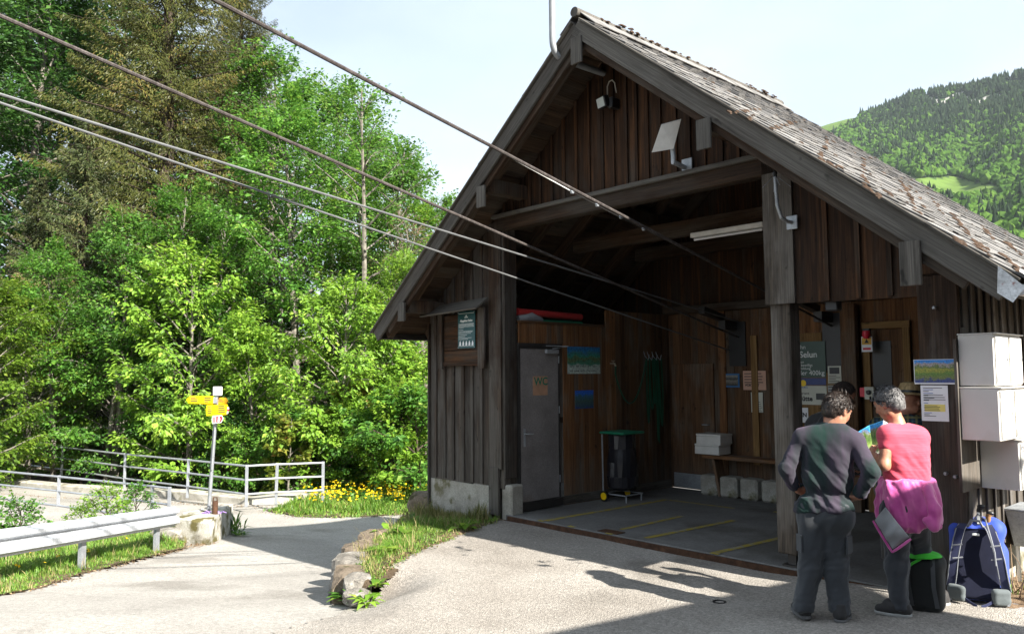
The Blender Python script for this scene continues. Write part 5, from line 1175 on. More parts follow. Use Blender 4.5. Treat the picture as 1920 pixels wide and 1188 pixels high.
def torso(sd, J, yaw, grow=0, k=.06, fem=False):
    s = np.array([math.cos(yaw), math.sin(yaw), 0]); pel, wai, che, nek = J['pelvis'], J['waist'], J['chest'], J['neck']
    sd.cap(pel-s*.08, pel+s*.08, .105+grow, None, k); sd.cap(pel+(0, 0, .08)-s*.07, pel+(0, 0, .08)+s*.07, .098+grow, None, k); sd.cap(wai-s*.068, wai+s*.068, (.086 if fem else .099)+grow, None, k); mid = (wai+che)/2; sd.cap(mid-s*.07, mid+s*.07, (.085 if fem else .098)+grow, None, k); sd.cap(che-s*.075, che+s*.075, (.088 if fem else .098)+grow, None, k)
    up = (che+nek)/2; sd.cap(up-s*.08, up+s*.08, .078+grow, None, k); sd.cap(J['shL'], J['shR'], .048+grow, None, k); sd.cap(nek-(0, 0, .03), J['shL'], .05+grow*.6, .055+grow, k); sd.cap(nek-(0, 0, .03), J['shR'], .05+grow*.6, .055+grow, k)
def bounds(J, m=.22):
    A = np.array(list(J.values())); return A.min(0)-m, A.max(0)+m

# ------------------------------------------------------------------ man with hands on hips
def build_man():
    B = onZ(1542, 1160, .012); P = Person('man in dark long-sleeved shirt and grey trousers standing with hands on hips', (B.x, B.y, .012), 1545); j = P.J
    J = dict(pelvis=j(1547, 965, .0), waist=j(1550, 900, .0), chest=j(1553, 845, .01), neck=j(1562, 795, .03), shL=j(1505, 820, .03), shR=j(1603, 828, -.03), elL=j(1474, 878, -.03), elR=j(1634, 884, -.12), wrL=j(1496, 917, .05), wrR=j(1611, 930, -.03),
             hipL=j(1525, 985, 0), hipR=j(1568, 985, .02), knL=j(1518, 1068, .02), knR=j(1568, 1068, .05), anL=j(1506, 1138, -.03), anR=j(1574, 1142, .0), head=j(1570, 768, .06))
    lo, hi = bounds(J); yaw = -.25; hR = rot(-.75, -.42, .12)
    sd = Sdf(lo, hi, .009); torso(sd, J, yaw, -.012); sd.chain([J['shL'], J['elL'], J['wrL']], [.05, .041, .029]); sd.chain([J['shR'], J['elR'], J['wrR']], [.05, .041, .029])
    for a in 'LR': sd.chain([J['hip'+a], J['kn'+a], J['an'+a]], [.085, .058, .040]); sd.cap(J['an'+a], J['an'+a]+np.array([0, .10, -.05]), .04, .03)
    sd.chain([J['neck']-(0, 0, .04), J['neck']+(.0, .01, .03), J['head']-(0, .02, .05)], [.062, .056, .055], .03); head(sd, J['head'], hR, 1.06)
    hand(sd, J['wrL'], (.75, .35, -.35), (.2, .1, .9), (-.6, -.75, .1), .35); hand(sd, J['wrR'], (-.62, .45, -.35), (-.2, -.2, .9), (.75, -.6, .1), .45)
    skin_mesh('body', sd, m_['skin'], P.t, P.M, None, 1); eyes(P, J['head'], hR, 1.06)
    # shirt: long sleeves, drawn in folds from shoulder to opposite hip
    sd = Sdf(lo, hi, .009); torso(sd, J, yaw, .012, .055); s = np.array([math.cos(yaw), math.sin(yaw), 0])
    sd.cap(J['pelvis']+(0, 0, .02)-s*.085, J['pelvis']+(0, 0, .02)+s*.085, .124, None, .05)
    sd.chain([J['shL'], J['elL'], J['wrL']], [.062, .053, .043], .018); sd.chain([J['shR'], J['elR'], J['wrR']], [.062, .055, .045], .018)
    sd.plane(J['pelvis']+(0, 0, .035), (.10, 0, -1)); sd.ell(J['neck']+(0, .01, .045), (.075, .075, .055), None, 0, True)
    sd.plane(J['wrL'], J['wrL']-J['elL']) if False else None
    for a in 'LR':
        d = unit_(J['wr'+a]-J['el'+a]); sd.cap(J['wr'+a]+d*.03, J['wr'+a]+d*.12, .062, None, 0, True)
    m, n, l, b = newmat('shirt_two_tone'); b.inputs['Roughness'].default_value = .88; b.inputs['Specular IOR Level'].default_value = .15; b.inputs['Sheen Weight'].default_value = .12; b.inputs['Sheen Tint'].default_value = (.8, .6, .9, 1)
    tc = n.new('ShaderNodeTexCoord'); mp = n.new('ShaderNodeMapping'); mp.inputs['Scale'].default_value = (5, 3, .9); mp.inputs['Rotation'].default_value = (0, .65, 0); l.new(tc.outputs['Object'], mp.inputs[0]); nz = n.new('ShaderNodeTexNoise'); nz.inputs['Scale'].default_value = 1.6; nz.inputs['Detail'].default_value = 4; l.new(mp.outputs[0], nz.inputs['Vector'])
    r = ramp(n, [(.36, (.010, .030, .024)), (.5, (.026, .030, .034)), (.62, (.044, .036, .051))]); l.new(nz.outputs['Fac'], r.inputs[0]); l.new(r.outputs[0], b.inputs['Base Color'])
    skin_mesh('shirt', sd, m, P.t, P.M, [(.026, 10, (.62, 0, -.78), 4, lambda v: np.clip((1.40-v[:, 2])*2.4, .08, 1)), (.010, 24, (.7, 0, -.7), 2, lambda v: np.clip((1.40-v[:, 2])*2.4, .1, 1))])
    # trousers
    sd = Sdf(lo, hi, .010); sd.cap(J['pelvis']-s*.085, J['pelvis']+s*.085, .122, None, .05); sd.cap(J['pelvis']+(0, 0, .08)-s*.08, J['pelvis']+(0, 0, .08)+s*.08, .112, None, .05)
    for a in 'LR': sd.chain([J['hip'+a], J['kn'+a], J['an'+a]-(0, 0, .03)], [.100, .076, .070], .05)
    sd.plane(J['pelvis']+(0, 0, .10), (0, 0, 1)); sd.plane((0, 0, .055), (0, 0, -1))
    tm = clothmat('trouser_grey', (.040, .044, .050), .8, .2); tr = skin_mesh('trousers', sd, tm, P.t, P.M, [(.018, 9, (.35, 0, 1), 6), (.011, 20, (1, 0, .35), 3, lambda v: np.clip(1-np.abs(v[:, 2]-.42)*4, 0, 1)+np.clip((.26-v[:, 2])*6, 0, 1))])
    q = J['hipR']+np.array([.02, -.118, .06]); MB().tube([Vector(q)+V(-.05, .005, -.005), Vector(q)+V(.05, .012, .0)], .003, 4).build('zip', m_['black'], tr).matrix_basis = P.M @ Matrix.Translation(q)
    for x in (-1, 1):
        lq = (J['hip'+'LR'[x > 0]]*.62+J['kn'+'LR'[x > 0]]*.38)+np.array([.088*x, -.045, 0]); o = MB().box((0, 0, 0), (.012, .09, .13), Matrix.Rotation(-.45*x, 3, 'Z'), .004).build('cargo_pocket', tm, tr, origin=(0, 0, 0)); o.matrix_basis = P.M @ Matrix.Translation(lq)
    sh = clothmat('hiking_shoe_dark', (.028, .027, .027), .7, .1); so = plain('shoe_sole', (.10, .10, .10), .8)
    shoe(P, j(1512, 1150, -.05), j(1500, 1150, .0)+np.array([-.05, .17, 0]), (sh, so)); shoe(P, j(1574, 1158, -.06), j(1574, 1158, 0)+np.array([.06, .17, 0]), (sh, so))
    keep = lambda u: (u[:, 2] > -.55+.95*np.clip(u[:, 1], -.4, 1)) & ~((u[:, 1] > .55) & (u[:, 2] < .35))
    hm = mottled('dark_brown_hair', [(.3, (.012, .009, .008)), (.6, (.032, .023, .019)), (.85, (.09, .072, .06))], 60, 300, rough=.42, bump=.5, bdist=.004)
    hair(P, J['head'], hR, 1.06, hm, [((0, .062, .06), (0, .8, -.45)), ((0, 0, -.075), (0, .15, -1))], hair_strips(J['head'], hR, 1.06, 2600, .034, 4, keep, (0, -.5, -.8), wd=.003, lift=.10))
build_man()
# ------------------------------------------------------------------ woman with the jacket round her hips
def build_woman():
    B = onZ(1702, 1150, .03); P = Person('woman in coral T-shirt with pink jacket tied round her hips, reading a map', (B.x, B.y, .03), 1700); j = P.J
    J = dict(pelvis=j(1697, 955, .0), waist=j(1700, 893, .01), chest=j(1698, 845, .01), neck=j(1684, 797, .02), shL=j(1664, 814, -.06), shR=j(1722, 818, .06), elL=j(1658, 872, -.13), elR=j(1731, 874, .13), wrL=j(1636, 850, .10), wrR=j(1664, 850, .30),
             hipL=j(1681, 978, -.04), hipR=j(1714, 978, .06), knL=j(1682, 1060, -.07), knR=j(1728, 1056, .20), anL=j(1688, 1138, -.09), anR=j(1744, 1124, .34), head=j(1666, 756, .035))
    lo, hi = bounds(J, .26); yaw = .42; s = np.array([math.cos(yaw), math.sin(yaw), 0]); hR = rot(1.05, -.38, -.05)
    sd = Sdf(lo, hi, .009); torso(sd, J, yaw, -.014, .06, True); sd.chain([J['shL'], J['elL'], J['wrL']], [.048, .041, .028]); sd.chain([J['shR'], J['elR'], J['wrR']], [.048, .040, .028])
    for a in 'LR': sd.chain([J['hip'+a], J['kn'+a], J['an'+a]], [.085, .056, .038]); sd.cap(J['an'+a], J['an'+a]+np.array([-.06, .06, -.05]), .036, .03)
    sd.chain([J['neck']-(0, 0, .04), J['neck']+(-.01, .005, .03), J['head']-(-.012, .01, .05)], [.055, .049, .050], .03); head(sd, J['head'], hR, 1.03, True)
    hand(sd, J['wrL'], (-.2, .85, .3), (.6, .1, .7), (-.7, -.2, .5), .45, .95); hand(sd, J['wrR'], (-.65, .55, .2), (-.1, -.3, .9), (.4, .5, .5), .5, .95)
    skin_mesh('body', sd, m_['skin'], P.t, P.M, None, 1); eyes(P, J['head'], hR, 1.03)
    # T-shirt
    sd = Sdf(lo, hi, .009); torso(sd, J, yaw, .010, .055, True)
    for a in 'LR': d = unit_(J['el'+a]-J['sh'+a]); sd.cap(J['sh'+a], J['sh'+a]+d*.085, .060, .058, .02)
    sd.plane(J['waist']-(0, 0, .06), (0, 0, -1)); sd.ell(J['neck']+(-.005, .01, .050), (.088, .085, .058), None, 0, True)
    m, n, l, b = newmat('coral_melange'); b.inputs['Roughness'].default_value = .8; b.inputs['Sheen Weight'].default_value = .2
    tc = n.new('ShaderNodeTexCoord'); mp = n.new('ShaderNodeMapping'); mp.inputs['Scale'].default_value = (6, 6, 160); l.new(tc.outputs['Object'], mp.inputs[0]); nz = n.new('ShaderNodeTexNoise'); nz.inputs['Scale'].default_value = 1; nz.inputs['Detail'].default_value = 3; l.new(mp.outputs[0], nz.inputs['Vector'])
    r = ramp(n, [(.35, (.49, .045, .085)), (.65, (.56, .066, .115))]); l.new(nz.outputs['Fac'], r.inputs[0]); l.new(r.outputs[0], b.inputs['Base Color'])
    skin_mesh('t_shirt', sd, m, P.t, P.M, [(.014, 11, (.7, 0, -.7), 8, lambda v: np.clip((1.38-v[:, 2])*3.5, .08, 1)), (.005, 28, (.8, 0, -.5), 4, lambda v: np.clip((1.38-v[:, 2])*3.5, .1, 1))])
    tm = clothmat('trouser_slate', (.038, .041, .048), .8, .2); sd = Sdf(lo, hi, .010); sd.cap(J['pelvis']-s*.085, J['pelvis']+s*.085, .125, None, .05); sd.cap(J['pelvis']+(0, 0, .1)-s*.075, J['pelvis']+(0, 0, .1)+s*.075, .11, None, .05)
    for a in 'LR': sd.chain([J['hip'+a], J['kn'+a], J['an'+a]-(0, 0, .02)], [.098, .074, .066], .05)
    sd.plane(J['waist']-(0, 0, .05), (0, 0, 1)); sd.plane((0, 0, .06), (0, 0, -1)); skin_mesh('trousers', sd, tm, P.t, P.M, [(.018, 9, (.3, 0, 1), 9), (.011, 20, (1, 0, .35), 5, lambda v: np.clip(1-np.abs(v[:, 2]-.45)*4, 0, 1)+np.clip((.26-v[:, 2])*6, 0, 1))])
    # jacket: bunched round the waist, flaring over the hips
    sd = Sdf(lo, hi, .010); w0 = J['waist']-(0, 0, .02)
    for f, hw, r_ in ((0, .07, .112), (.06, .075, .120), (.13, .085, .128), (.21, .09, .134), (.30, .09, .134)): c = w0-np.array([0, 0, f])+np.array([.004, .0, 0])*f; sd.cap(c-s*hw, c+s*hw, r_, None, .05)
    sd.chain([w0+(.11, -.07, -.08), w0+(.14, -.09, -.22), w0+(.19, -.09, -.34)], [.035, .042, .028], .03)
    sd.plane(w0-(0, 0, .0), (0, 0, 1)); sd.plane(w0-np.array([0, 0, .385]), (.25, 0, -1)); sd.plane(J['hipL']+np.array([-.12, 0, .0]), (-1, 0, -.25))
    jm = clothmat('pink_jacket', (.50, .05, .28), .5, .5, 300, .12, (.62, .13, .36)); jk = skin_mesh('tied_jacket', sd, jm, P.t, P.M, [(.026, 9, (.55, 0, -1), 3), (.012, 24, (.3, 0, -1), 7)])
    # hanging panel that shows the grey lining, and its pink hem
    def patch(name, mat, A, Bq, Cq, Dq, bulge, parent, th=.006, n=14, seed=0, fold=.012):
        A, Bq, Cq, Dq = (np.array(q) for q in (A, Bq, Cq, Dq)); vs = []
        for side in (0, 1):
            for i in range(n+1):
                for k in range(n+1):
                    u, v = i/n, k/n; q = (A*(1-u)+Bq*u)*(1-v)+(Dq*(1-u)+Cq*u)*v; w = bulge*math.sin(math.pi*u)*math.sin(math.pi*min(1, v*.8+.1))
                    w += fold*mnoise.noise(Vector((u*4+seed, v*1.2, seed))); q = q+np.array([0, -w+th*side, 0]); vs.append(q)
        m1 = (n+1)**2; F = []
        for i in range(n):
            for k in range(n): a0 = i*(n+1)+k; F.append((a0, a0+1, a0+n+2, a0+n+1)); F.append((m1+a0, m1+a0+n+1, m1+a0+n+2, m1+a0+1))
        for i in range(n):
            for a0, b0 in ((i, i+1), (n*(n+1)+i+1, n*(n+1)+i), ((i+1)*(n+1), i*(n+1)), (i*(n+1)+n, (i+1)*(n+1)+n)): F.append((a0, m1+a0, m1+b0, b0))
        o = obj(name, np_mesh(name, np.array(vs), np.array(F), True), mat, parent, P.M); return o
    c_ = [j(1662, 946, -.26), j(1694, 985, -.26), j(1708, 1009, -.24), j(1673, 1034, -.23), j(1637, 975, -.22)]
    patch('lining', clothmat('grey_lining', (.27, .275, .285), .7, .2), j(1660, 950, -.265), j(1705, 1006, -.25), j(1674, 1029, -.24), j(1640, 974, -.235), .045, jk, seed=1, fold=.03)
    for q0, q1 in ((c_[2], c_[3]), (c_[3], c_[4])):
        m_pts = [Vector(q0*(1-f)+q1*f+np.array([0, -.012-.012*math.sin(math.pi*f), 0])) for f in np.linspace(0, 1, 7)]; o = MB().tube(m_pts, [.007, .010, .010, .010, .010, .010, .007], 6).build('hem', jm, jk, smooth=True, origin=(0, 0, 0)); o.matrix_basis = P.M
    sd = Sdf(lo, hi, .009); sd.chain([j(1738, 915, -.10), j(1752, 955, -.12), j(1750, 985, -.13), j(1738, 975, -.15)], [.030, .038, .034, .022], .03); skin_mesh('hanging_sleeve', sd, jm, jk, P.M, (.022, 14, (.2, 0, -1), 6))
    so = plain('light_sole', (.30, .30, .29), .7); sh = clothmat('trail_shoe', (.032, .030, .030), .7, .1)
    shoe(P, j(1704, 1152, -.10), j(1640, 1152, -.09), (sh, so)); shoe(P, j(1738, 1136, .30), j(1768, 1136, .30)+np.array([.05, .08, 0]), (sh, so))
    keep = lambda u: (u[:, 2] > -.5+.95*np.clip(u[:, 1], -.4, 1)) & ~((u[:, 1] > .5) & (u[:, 2] < .4))
    hm = mottled('grey_hair', [(.3, (.035, .033, .033)), (.55, (.12, .115, .115)), (.8, (.34, .33, .33))], 55, 300, rough=.45, bump=.5, bdist=.004)
    hair(P, J['head'], hR, 1.03, hm, [((0, .068, .058), (0, .8, -.45)), ((0, 0, -.070), (0, .15, -1))], hair_strips(J['head'], hR, 1.03, 2600, .026, 5, keep, (0, -.4, -.7), wd=.003, lift=.22))
    H = lambda x, y, z: Vector(J['head']+hR @ (np.array([x, y, z])*1.03)); g = MB()
    for x in (-1, 1):
        g.tube([H(.088*x, -.03, .01), H(.093*x, .03, .035), H(.082*x, .075, .062)], .004, 5); g.ribbon([H(.012*x, .106, .078), H(.04*x, .102, .076), H(.075*x, .080, .066)], tuple(hR @ np.array([0, -.3, .9])), .042, .006)
    o = g.build('sunglasses', plain('dark_lens', (.012, .014, .02), .1), P.t, origin=(0, 0, 0)); o.matrix_basis = P.M
    # the map, held in both hands (a thing of its own)
    mp_ = thing('hiking_map', 'unfolded colourful paper map held by the woman in the coral shirt', 'map', P.M @ Vector(J['wrL']))
    cols = [[(1604, 812, .34), (1617, 838, .30)], [(1630, 797, .36), (1637, 848, .30)], [(1656, 788, .32), (1655, 850, .28)], [(1676, 792, .36), (1676, 852, .30)]]
    G = [[P.M @ Vector(j(*q)) for q in c] for c in cols]
    for k in range(3):
        A, Bq = G[k], G[k+1]; MB().prism([A[0], Bq[0], Bq[1], A[1]], (0, 0, 1), .0015).prism([A[0], Bq[0], Bq[1], A[1]], tuple(FH), .002).build('map_panel', (m_['mapprint'], m_['mapprint'], m_['paper'])[k], mp_)
m_['mapprint'] = pic_mat('map_print', [(.0, (.75, .78, .74)), (.12, (.5, .62, .3)), (.3, (.35, .5, .12)), (.5, (.10, .22, .04)), (.66, (.22, .3, .1)), (.74, (.3, .32, .4)), (.82, (.05, .4, .8)), (1, (.1, .5, .9))], 5)
build_woman()
# ------------------------------------------------------------------ two people at the back of the hut
def build_back(label, px, t, defs, yaw, hyaw, hpitch, shirtmat, trmat, hairmat=None, bald=False, hat=False):
    q = at(px, 900, t); P = Person(label, (q.x, q.y, FZ), px); j = P.J; J = {k: (j(*v) if len(v) == 3 else np.array(v)) for k, v in defs.items()}
    lo, hi = bounds(J); hR = rot(hyaw, hpitch); s = np.array([math.cos(yaw), math.sin(yaw), 0])
    for a, x in (('L', -1), ('R', 1)): J['an'+a] = np.array([J['hip'+a][0]*.9+.02*x, .02*x, .09]); J['kn'+a] = (J['hip'+a]+J['an'+a])/2+np.array([0, .02, 0])
    lo[2] = -.02
    sd = Sdf(lo, hi, .011); torso(sd, J, yaw, -.012)
    for a in 'LR': sd.chain([J['sh'+a], J['el'+a], J['wr'+a]], [.05, .041, .029]); sd.chain([J['hip'+a], J['kn'+a], J['an'+a]], [.085, .058, .04])
    sd.chain([J['neck']-(0, 0, .04), J['neck']+(0, 0, .03), J['head']-(0, 0, .05)], [.06, .055, .055]); head(sd, J['head'], hR, 1.05)
    for a, x in (('L', -1), ('R', 1)): hand(sd, J['wr'+a], (-.1*x, .8, -.3), (-x, .1, .2), (0, .3, 1), .4)
    skin_mesh('body', sd, m_['skin'], P.t, P.M, None, 1)
    sd = Sdf(lo, hi, .012); torso(sd, J, yaw, .02, .07)
    for a in 'LR': sd.chain([J['sh'+a], J['el'+a], J['wr'+a]], [.072, .066, .052], .035)
    sd.plane(J['pelvis']+(0, 0, -.02), (0, 0, -1)); sd.ell(J['neck']+(0, .01, .06), (.07, .07, .055), None, 0, True); skin_mesh('jacket' if not hat else 'plaid_shirt', sd, shirtmat, P.t, P.M, (.016, 10, (.4, 0, -1), 5))
    sd = Sdf(lo, hi, .013); sd.cap(J['pelvis']-s*.085, J['pelvis']+s*.085, .12, None, .05)
    for a in 'LR': sd.chain([J['hip'+a], J['kn'+a], J['an'+a]-(0, 0, .03)], [.105, .085, .08], .05)
    sd.plane(J['pelvis']+(0, 0, .06), (0, 0, 1)); sd.plane((0, 0, .05), (0, 0, -1)); skin_mesh('trousers', sd, trmat, P.t, P.M, (.014, 12, (0, 0, 1), 2))
    for a in 'LR': h = J['an'+a]; shoe(P, h-(0, .06, 0), h+np.array([.0, .2, 0]), (m_['darkgrey'], m_['black']))
    if hairmat:
        keep = lambda u: (u[:, 2] > -.4+.8*np.clip(u[:, 1], -.4, 1)); hair(P, J['head'], hR, 1.05, hairmat, [((0, .05, .06), (0, .8, -.4)), ((0, 0, -.06), (0, .15, -1))], hair_strips(J['head'], hR, 1.05, 700, .012, 6, keep, (0, -.3, -.5)))
    if hat:
        c = Vector(J['head']+hR @ np.array([0, -.01, .055])); o = MB().lathe([(.175, .0), (.17, .012), (.105, .020), (.103, .075), (.09, .115), (.05, .128), (.004, .12)], c, 28, Matrix(hR.tolist())).build('straw_hat', wood('straw', (.28, .19, .09), (.42, .30, .15), (.52, .40, .22), bump=.4), P.t, smooth=True, origin=(0, 0, 0)); o.matrix_basis = P.M
        o2 = MB().lathe([(.108, .024), (.107, .045)], c, 28, Matrix(hR.tolist())).build('hat_band', m_['black'], o, smooth=True, origin=(0, 0, 0)); o2.matrix_basis = P.M
    return P
build_back('person in black jacket with shaved head leaning forward at the back of the hut', 1530, 7.7, dict(pelvis=(1508, 905, 0), waist=(1516, 858, .0), chest=(1540, 812, .02), neck=(1571, 772, .03), shL=(1530, 795, .14), shR=(1572, 795, -.10), elL=(1560, 860, .2), elR=(1590, 855, -.12), wrL=(1605, 880, .25), wrR=(1612, 872, .0), hipL=(1500, 920, .09), hipR=(1512, 920, -.09), head=(1583, 741, .03)),
           -1.2, -1.2, -.35, clothmat('black_jacket', (.016, .016, .018), .6, .2), clothmat('black_trousers', (.02, .02, .024), .8), mottled('cropped_hair', [(.3, (.02, .014, .012)), (.7, (.05, .036, .03))], 40, 200))
build_back('person in straw hat and plaid shirt behind the woman in coral', 1682, 7.5, dict(pelvis=(1682, 915, 0), waist=(1682, 865, .0), chest=(1684, 825, .0), neck=(1694, 782, .0), shL=(1648, 800, .0), shR=(1716, 797, .0), elL=(1640, 852, .03), elR=(1726, 850, .03), wrL=(1650, 880, .2), wrR=(1710, 880, .2), hipL=(1668, 925, 0), hipR=(1696, 925, 0), head=(1708, 752, .02)),
           .1, -.5, -.1, plaid('plaid_cloth', (.045, .10, .13), (.006, .010, .018), (.26, .22, .06)), clothmat('brown_trousers', (.06, .05, .04), .8), None, False, True)

# ================================================================== rucksacks and bottle
class Frame(Person):
    def __init__(s, name, label, cat, B, px):
        s.B = Vector(B); d = ray(px, 1000); a = Vector((d.x, d.y, 0)).normalized(); s.a = a; s.r = Vector((a.y, -a.x, 0)); s.t = thing(name, label, cat, s.B); R = Matrix((s.r, s.a, Vector((0, 0, 1)))).transposed().to_4x4(); R.translation = s.B; s.M = R
    def mb(s, mb, name, mat, parent=None, smooth=True): o = mb.build(name, mat, parent or s.t, smooth=smooth, origin=(0, 0, 0)); o.matrix_basis = s.M; return o
def rucksack_blue():
    zg = .035; B = onZ(1836, 1132, zg); F = Frame('blue_rucksack', 'blue hiking rucksack with grey straps leaning against the right post', 'rucksack', (B.x, B.y, zg), 1836); j = F.J
    nav = clothmat('navy_mesh', (.008, .010, .028), .85, .1, 900, .2, None, .5); blu = clothmat('blue_nylon', (.02, .055, .36), .6, .25, 400); gry = clothmat('grey_webbing', (.20, .21, .23), .75, .2); drk = clothmat('dark_strap', (.02, .025, .07), .8, .2)
    tilt = np.array(Matrix.Rotation(-.14, 3, 'X')); sd = Sdf((-.32, -.2, -.02), (.34, .42, .74), .009)
    c = np.array([.0, .13, .30]); sd.rbox(c, (.185, .095, .29), .06, tilt, 0); sd.rbox(c+(.03, .06, -.05), (.185, .085, .20), .08, tilt, .05); sd.cap((-.10, .18, .56), (.12, .18, .56), .085, None, .05); sd.plane((0, 0, .005), (0, 0, -1))
    body = skin_mesh('pack_body', sd, blu, F.t, F.M, (.012, 9, (0, 0, 1), 5))
    sd = Sdf((-.3, -.2, -.02), (.3, .3, .7), .009); sd.rbox(c+np.array([0, -.088, .0]), (.150, .022, .27), .02, tilt, 0); skin_mesh('back_panel', sd, nav, F.t, F.M, None)
    top = .585
    for x in (-1, 1):
        P0 = [V(.085*x, .075, top+.01), V(.105*x, .015, top-.02), V(.13*x, -.015, .48), V(.155*x, -.035, .36), V(.172*x, -.025, .22), V(.188*x, .01, .12)]
        st = F.mb(MB().ribbon(P0, [(1, 0, .2)]*6, .062, .016), 'shoulder_strap', drk)
        for e in (-1, 1): F.mb(MB().tube([p+V(.029*e, -.006, 0) for p in P0], .0045, 6), 'strap_edge', gry, st)
        for z in (.46, .36): F.mb(MB().tube([V(.095*x, -.056, z), V(.165*x, -.056, z+.015*x)], .006, 5), 'strap_loop', gry, st)
        F.mb(MB().ribbon([V(.185*x, .0, .12), V(.19*x, -.03, .07), V(.195*x, -.045, .02)], (1, 0, 0), .016, .003), 'strap_tail', gry, st)
        sd = Sdf((-.36, -.28, -.02), (.36, .2, .26), .009); sd.rbox((.150*x, -.035, .078), (.066, .026, .062), .024, np.array(Matrix.Rotation(.45*x, 3, 'Z')), 0); sd.plane((0, 0, .004), (0, 0, -1)); hb = skin_mesh('hip_belt_pad', sd, clothmat('pale_grey_mesh', (.085, .10, .105), .8, .2), F.t, F.M, (.010, 16, (1, 0, 0), 4))
        F.mb(MB().ribbon([V(.10*x, -.062, .05), V(.05*x, -.085, .02), V(.015*x, -.10, .008)], (0, 0, 1), .02, .004), 'hip_belt_strap', drk, hb)
    F.mb(MB().tube([V(-.05, .06, top), V(-.03, .03, top+.05), V(.03, .03, top+.05), V(.05, .06, top)], .010, 6), 'grab_loop', gry)
    hose = [V(-.03, .08, top+.02), V(.02, .05, top+.10), V(.07, .0, top+.07), V(.10, -.05, top-.06), V(.12, -.06, .42), V(.125, -.06, .32)]; F.mb(MB().tube(hose, .006, 6), 'drinking_tube', gry)
    F.mb(MB().box((.0, -.006, .535), (.05, .008, .018), None, .003), 'logo_patch', m_['lettering'])
    return F
FB = rucksack_blue()
for k, (x, y, lab) in enumerate(((.03, .10, 'black-gripped trekking pole stuck in the blue rucksack, standing tallest'), (.09, .12, 'cork-gripped trekking pole stuck in the blue rucksack'))):
    t = thing('trekking_pole', lab, 'trekking pole', FB.M @ Vector((x, y, .3)), group='trekking poles')
    h = .74-.05*k
    FB.t, keep_t = t, FB.t
    FB.mb(MB().tube([V(x, y, .30), V(x, y, h-.10)], .009, 8), 'shaft', m_['galv_dull']); FB.mb(MB().tube([V(x, y, h-.14), V(x, y, h-.03), V(x+.01, y, h-.01)], [.015, .019, .021], 10), 'grip', m_['black'] if k == 0 else plain('cork', (.32, .17, .07), .8)); FB.mb(MB().box((x+.015, y, h), (.055, .035, .028), None, .01), 'pole_knob', m_['black'])
    if k == 0: FB.mb(MB().box((x-.006, y-.02, h-.09), (.022, .003, .09)), 'lettering_patch', m_['lettering'])
    FB.t = keep_t
def rucksack_green():
    zg = .03; B = onZ(1712, 1142, zg); F = Frame('green_rucksack', 'black and bright green rucksack standing between the feet of the woman', 'rucksack', (B.x, B.y, zg), 1712)
    F.B = F.B+F.a*.03+F.r*.045; F.M.translation = F.B; F.t.matrix_basis = Matrix.Translation(F.B)
    blk = clothmat('black_nylon', (.012, .013, .013), .65, .2); grn = clothmat('bright_green_nylon', (.05, .50, .03), .6, .2)
    sd = Sdf((-.3, -.3, -.02), (.3, .3, .55), .010); sd.rbox((0.03, 0, .20), (.15, .10, .21), .08, None, 0); sd.cap((-.05, 0, .37), (.12, 0, .37), .07, None, .04); sd.plane((0, 0, .004), (0, 0, -1)); b_ = skin_mesh('pack_body', sd, blk, F.t, F.M, (.014, 10, (0, 0, 1), 3))
    sd = Sdf((-.3, -.3, .2), (.3, .3, .55), .009); sd.ell((.05, -.03, .40), (.125, .10, .055), None, 0); sd.plane((0, 0, .395), (0.12, 0, -1)); skin_mesh('lid', sd, grn, F.t, F.M, (.008, 14, (1, 0, 0), 2))
    sd = Sdf((-.3, -.3, -.02), (0, .3, .5), .009); sd.rbox((-.135, .0, .2), (.022, .08, .15), .02, None, 0); skin_mesh('side_pocket', sd, grn, F.t, F.M, (.006, 14, (0, 0, 1), 2))
    for x in (-.07, .10): F.mb(MB().ribbon([V(x, -.07, .42), V(x, -.105, .34), V(x, -.115, .2), V(x+.02, -.115, .05)], (1, 0, 0), .03, .006), 'strap', m_['darkgrey'])
    F.mb(MB().tube([V(.02, -.10, .40), V(-.03, -.115, .37), V(-.08, -.12, .33)], .010, 6), 'green_strap', grn)
rucksack_green()
q = onZ(1772, 1116, .03); q.y = min(q.y, -.10)
bo = thing('water_bottle', 'clear plastic water bottle with green cap between the rucksacks', 'bottle', (q.x, q.y, .035))
pet = bpy.data.materials.new('clear_plastic'); pet.use_nodes = True; pb = pet.node_tree.nodes['Principled BSDF']; pb.inputs['Transmission Weight'].default_value = .85; pb.inputs['Roughness'].default_value = .12; pb.inputs['IOR'].default_value = 1.2; pb.inputs['Base Color'].default_value = (.85, .88, .92, 1)
MB().lathe([(.02, 0), (.032, .008), (.034, .05), (.031, .09), (.034, .13), (.034, .16), (.026, .19), (.013, .215), (.013, .225)], (q.x, q.y, .036), 18).build('bottle_body', pet, bo, smooth=True)
MB().lathe([(.0345, .06), (.0345, .12)], (q.x, q.y, .036), 18).build('bottle_label', plain('bottle_label', (.45, .5, .55), .6), bo, smooth=True)
MB().lathe([(.016, .222), (.017, .245), (.012, .25)], (q.x, q.y, .036), 14).build('cap', plain('green_cap', (.02, .45, .06), .4), bo, smooth=True)
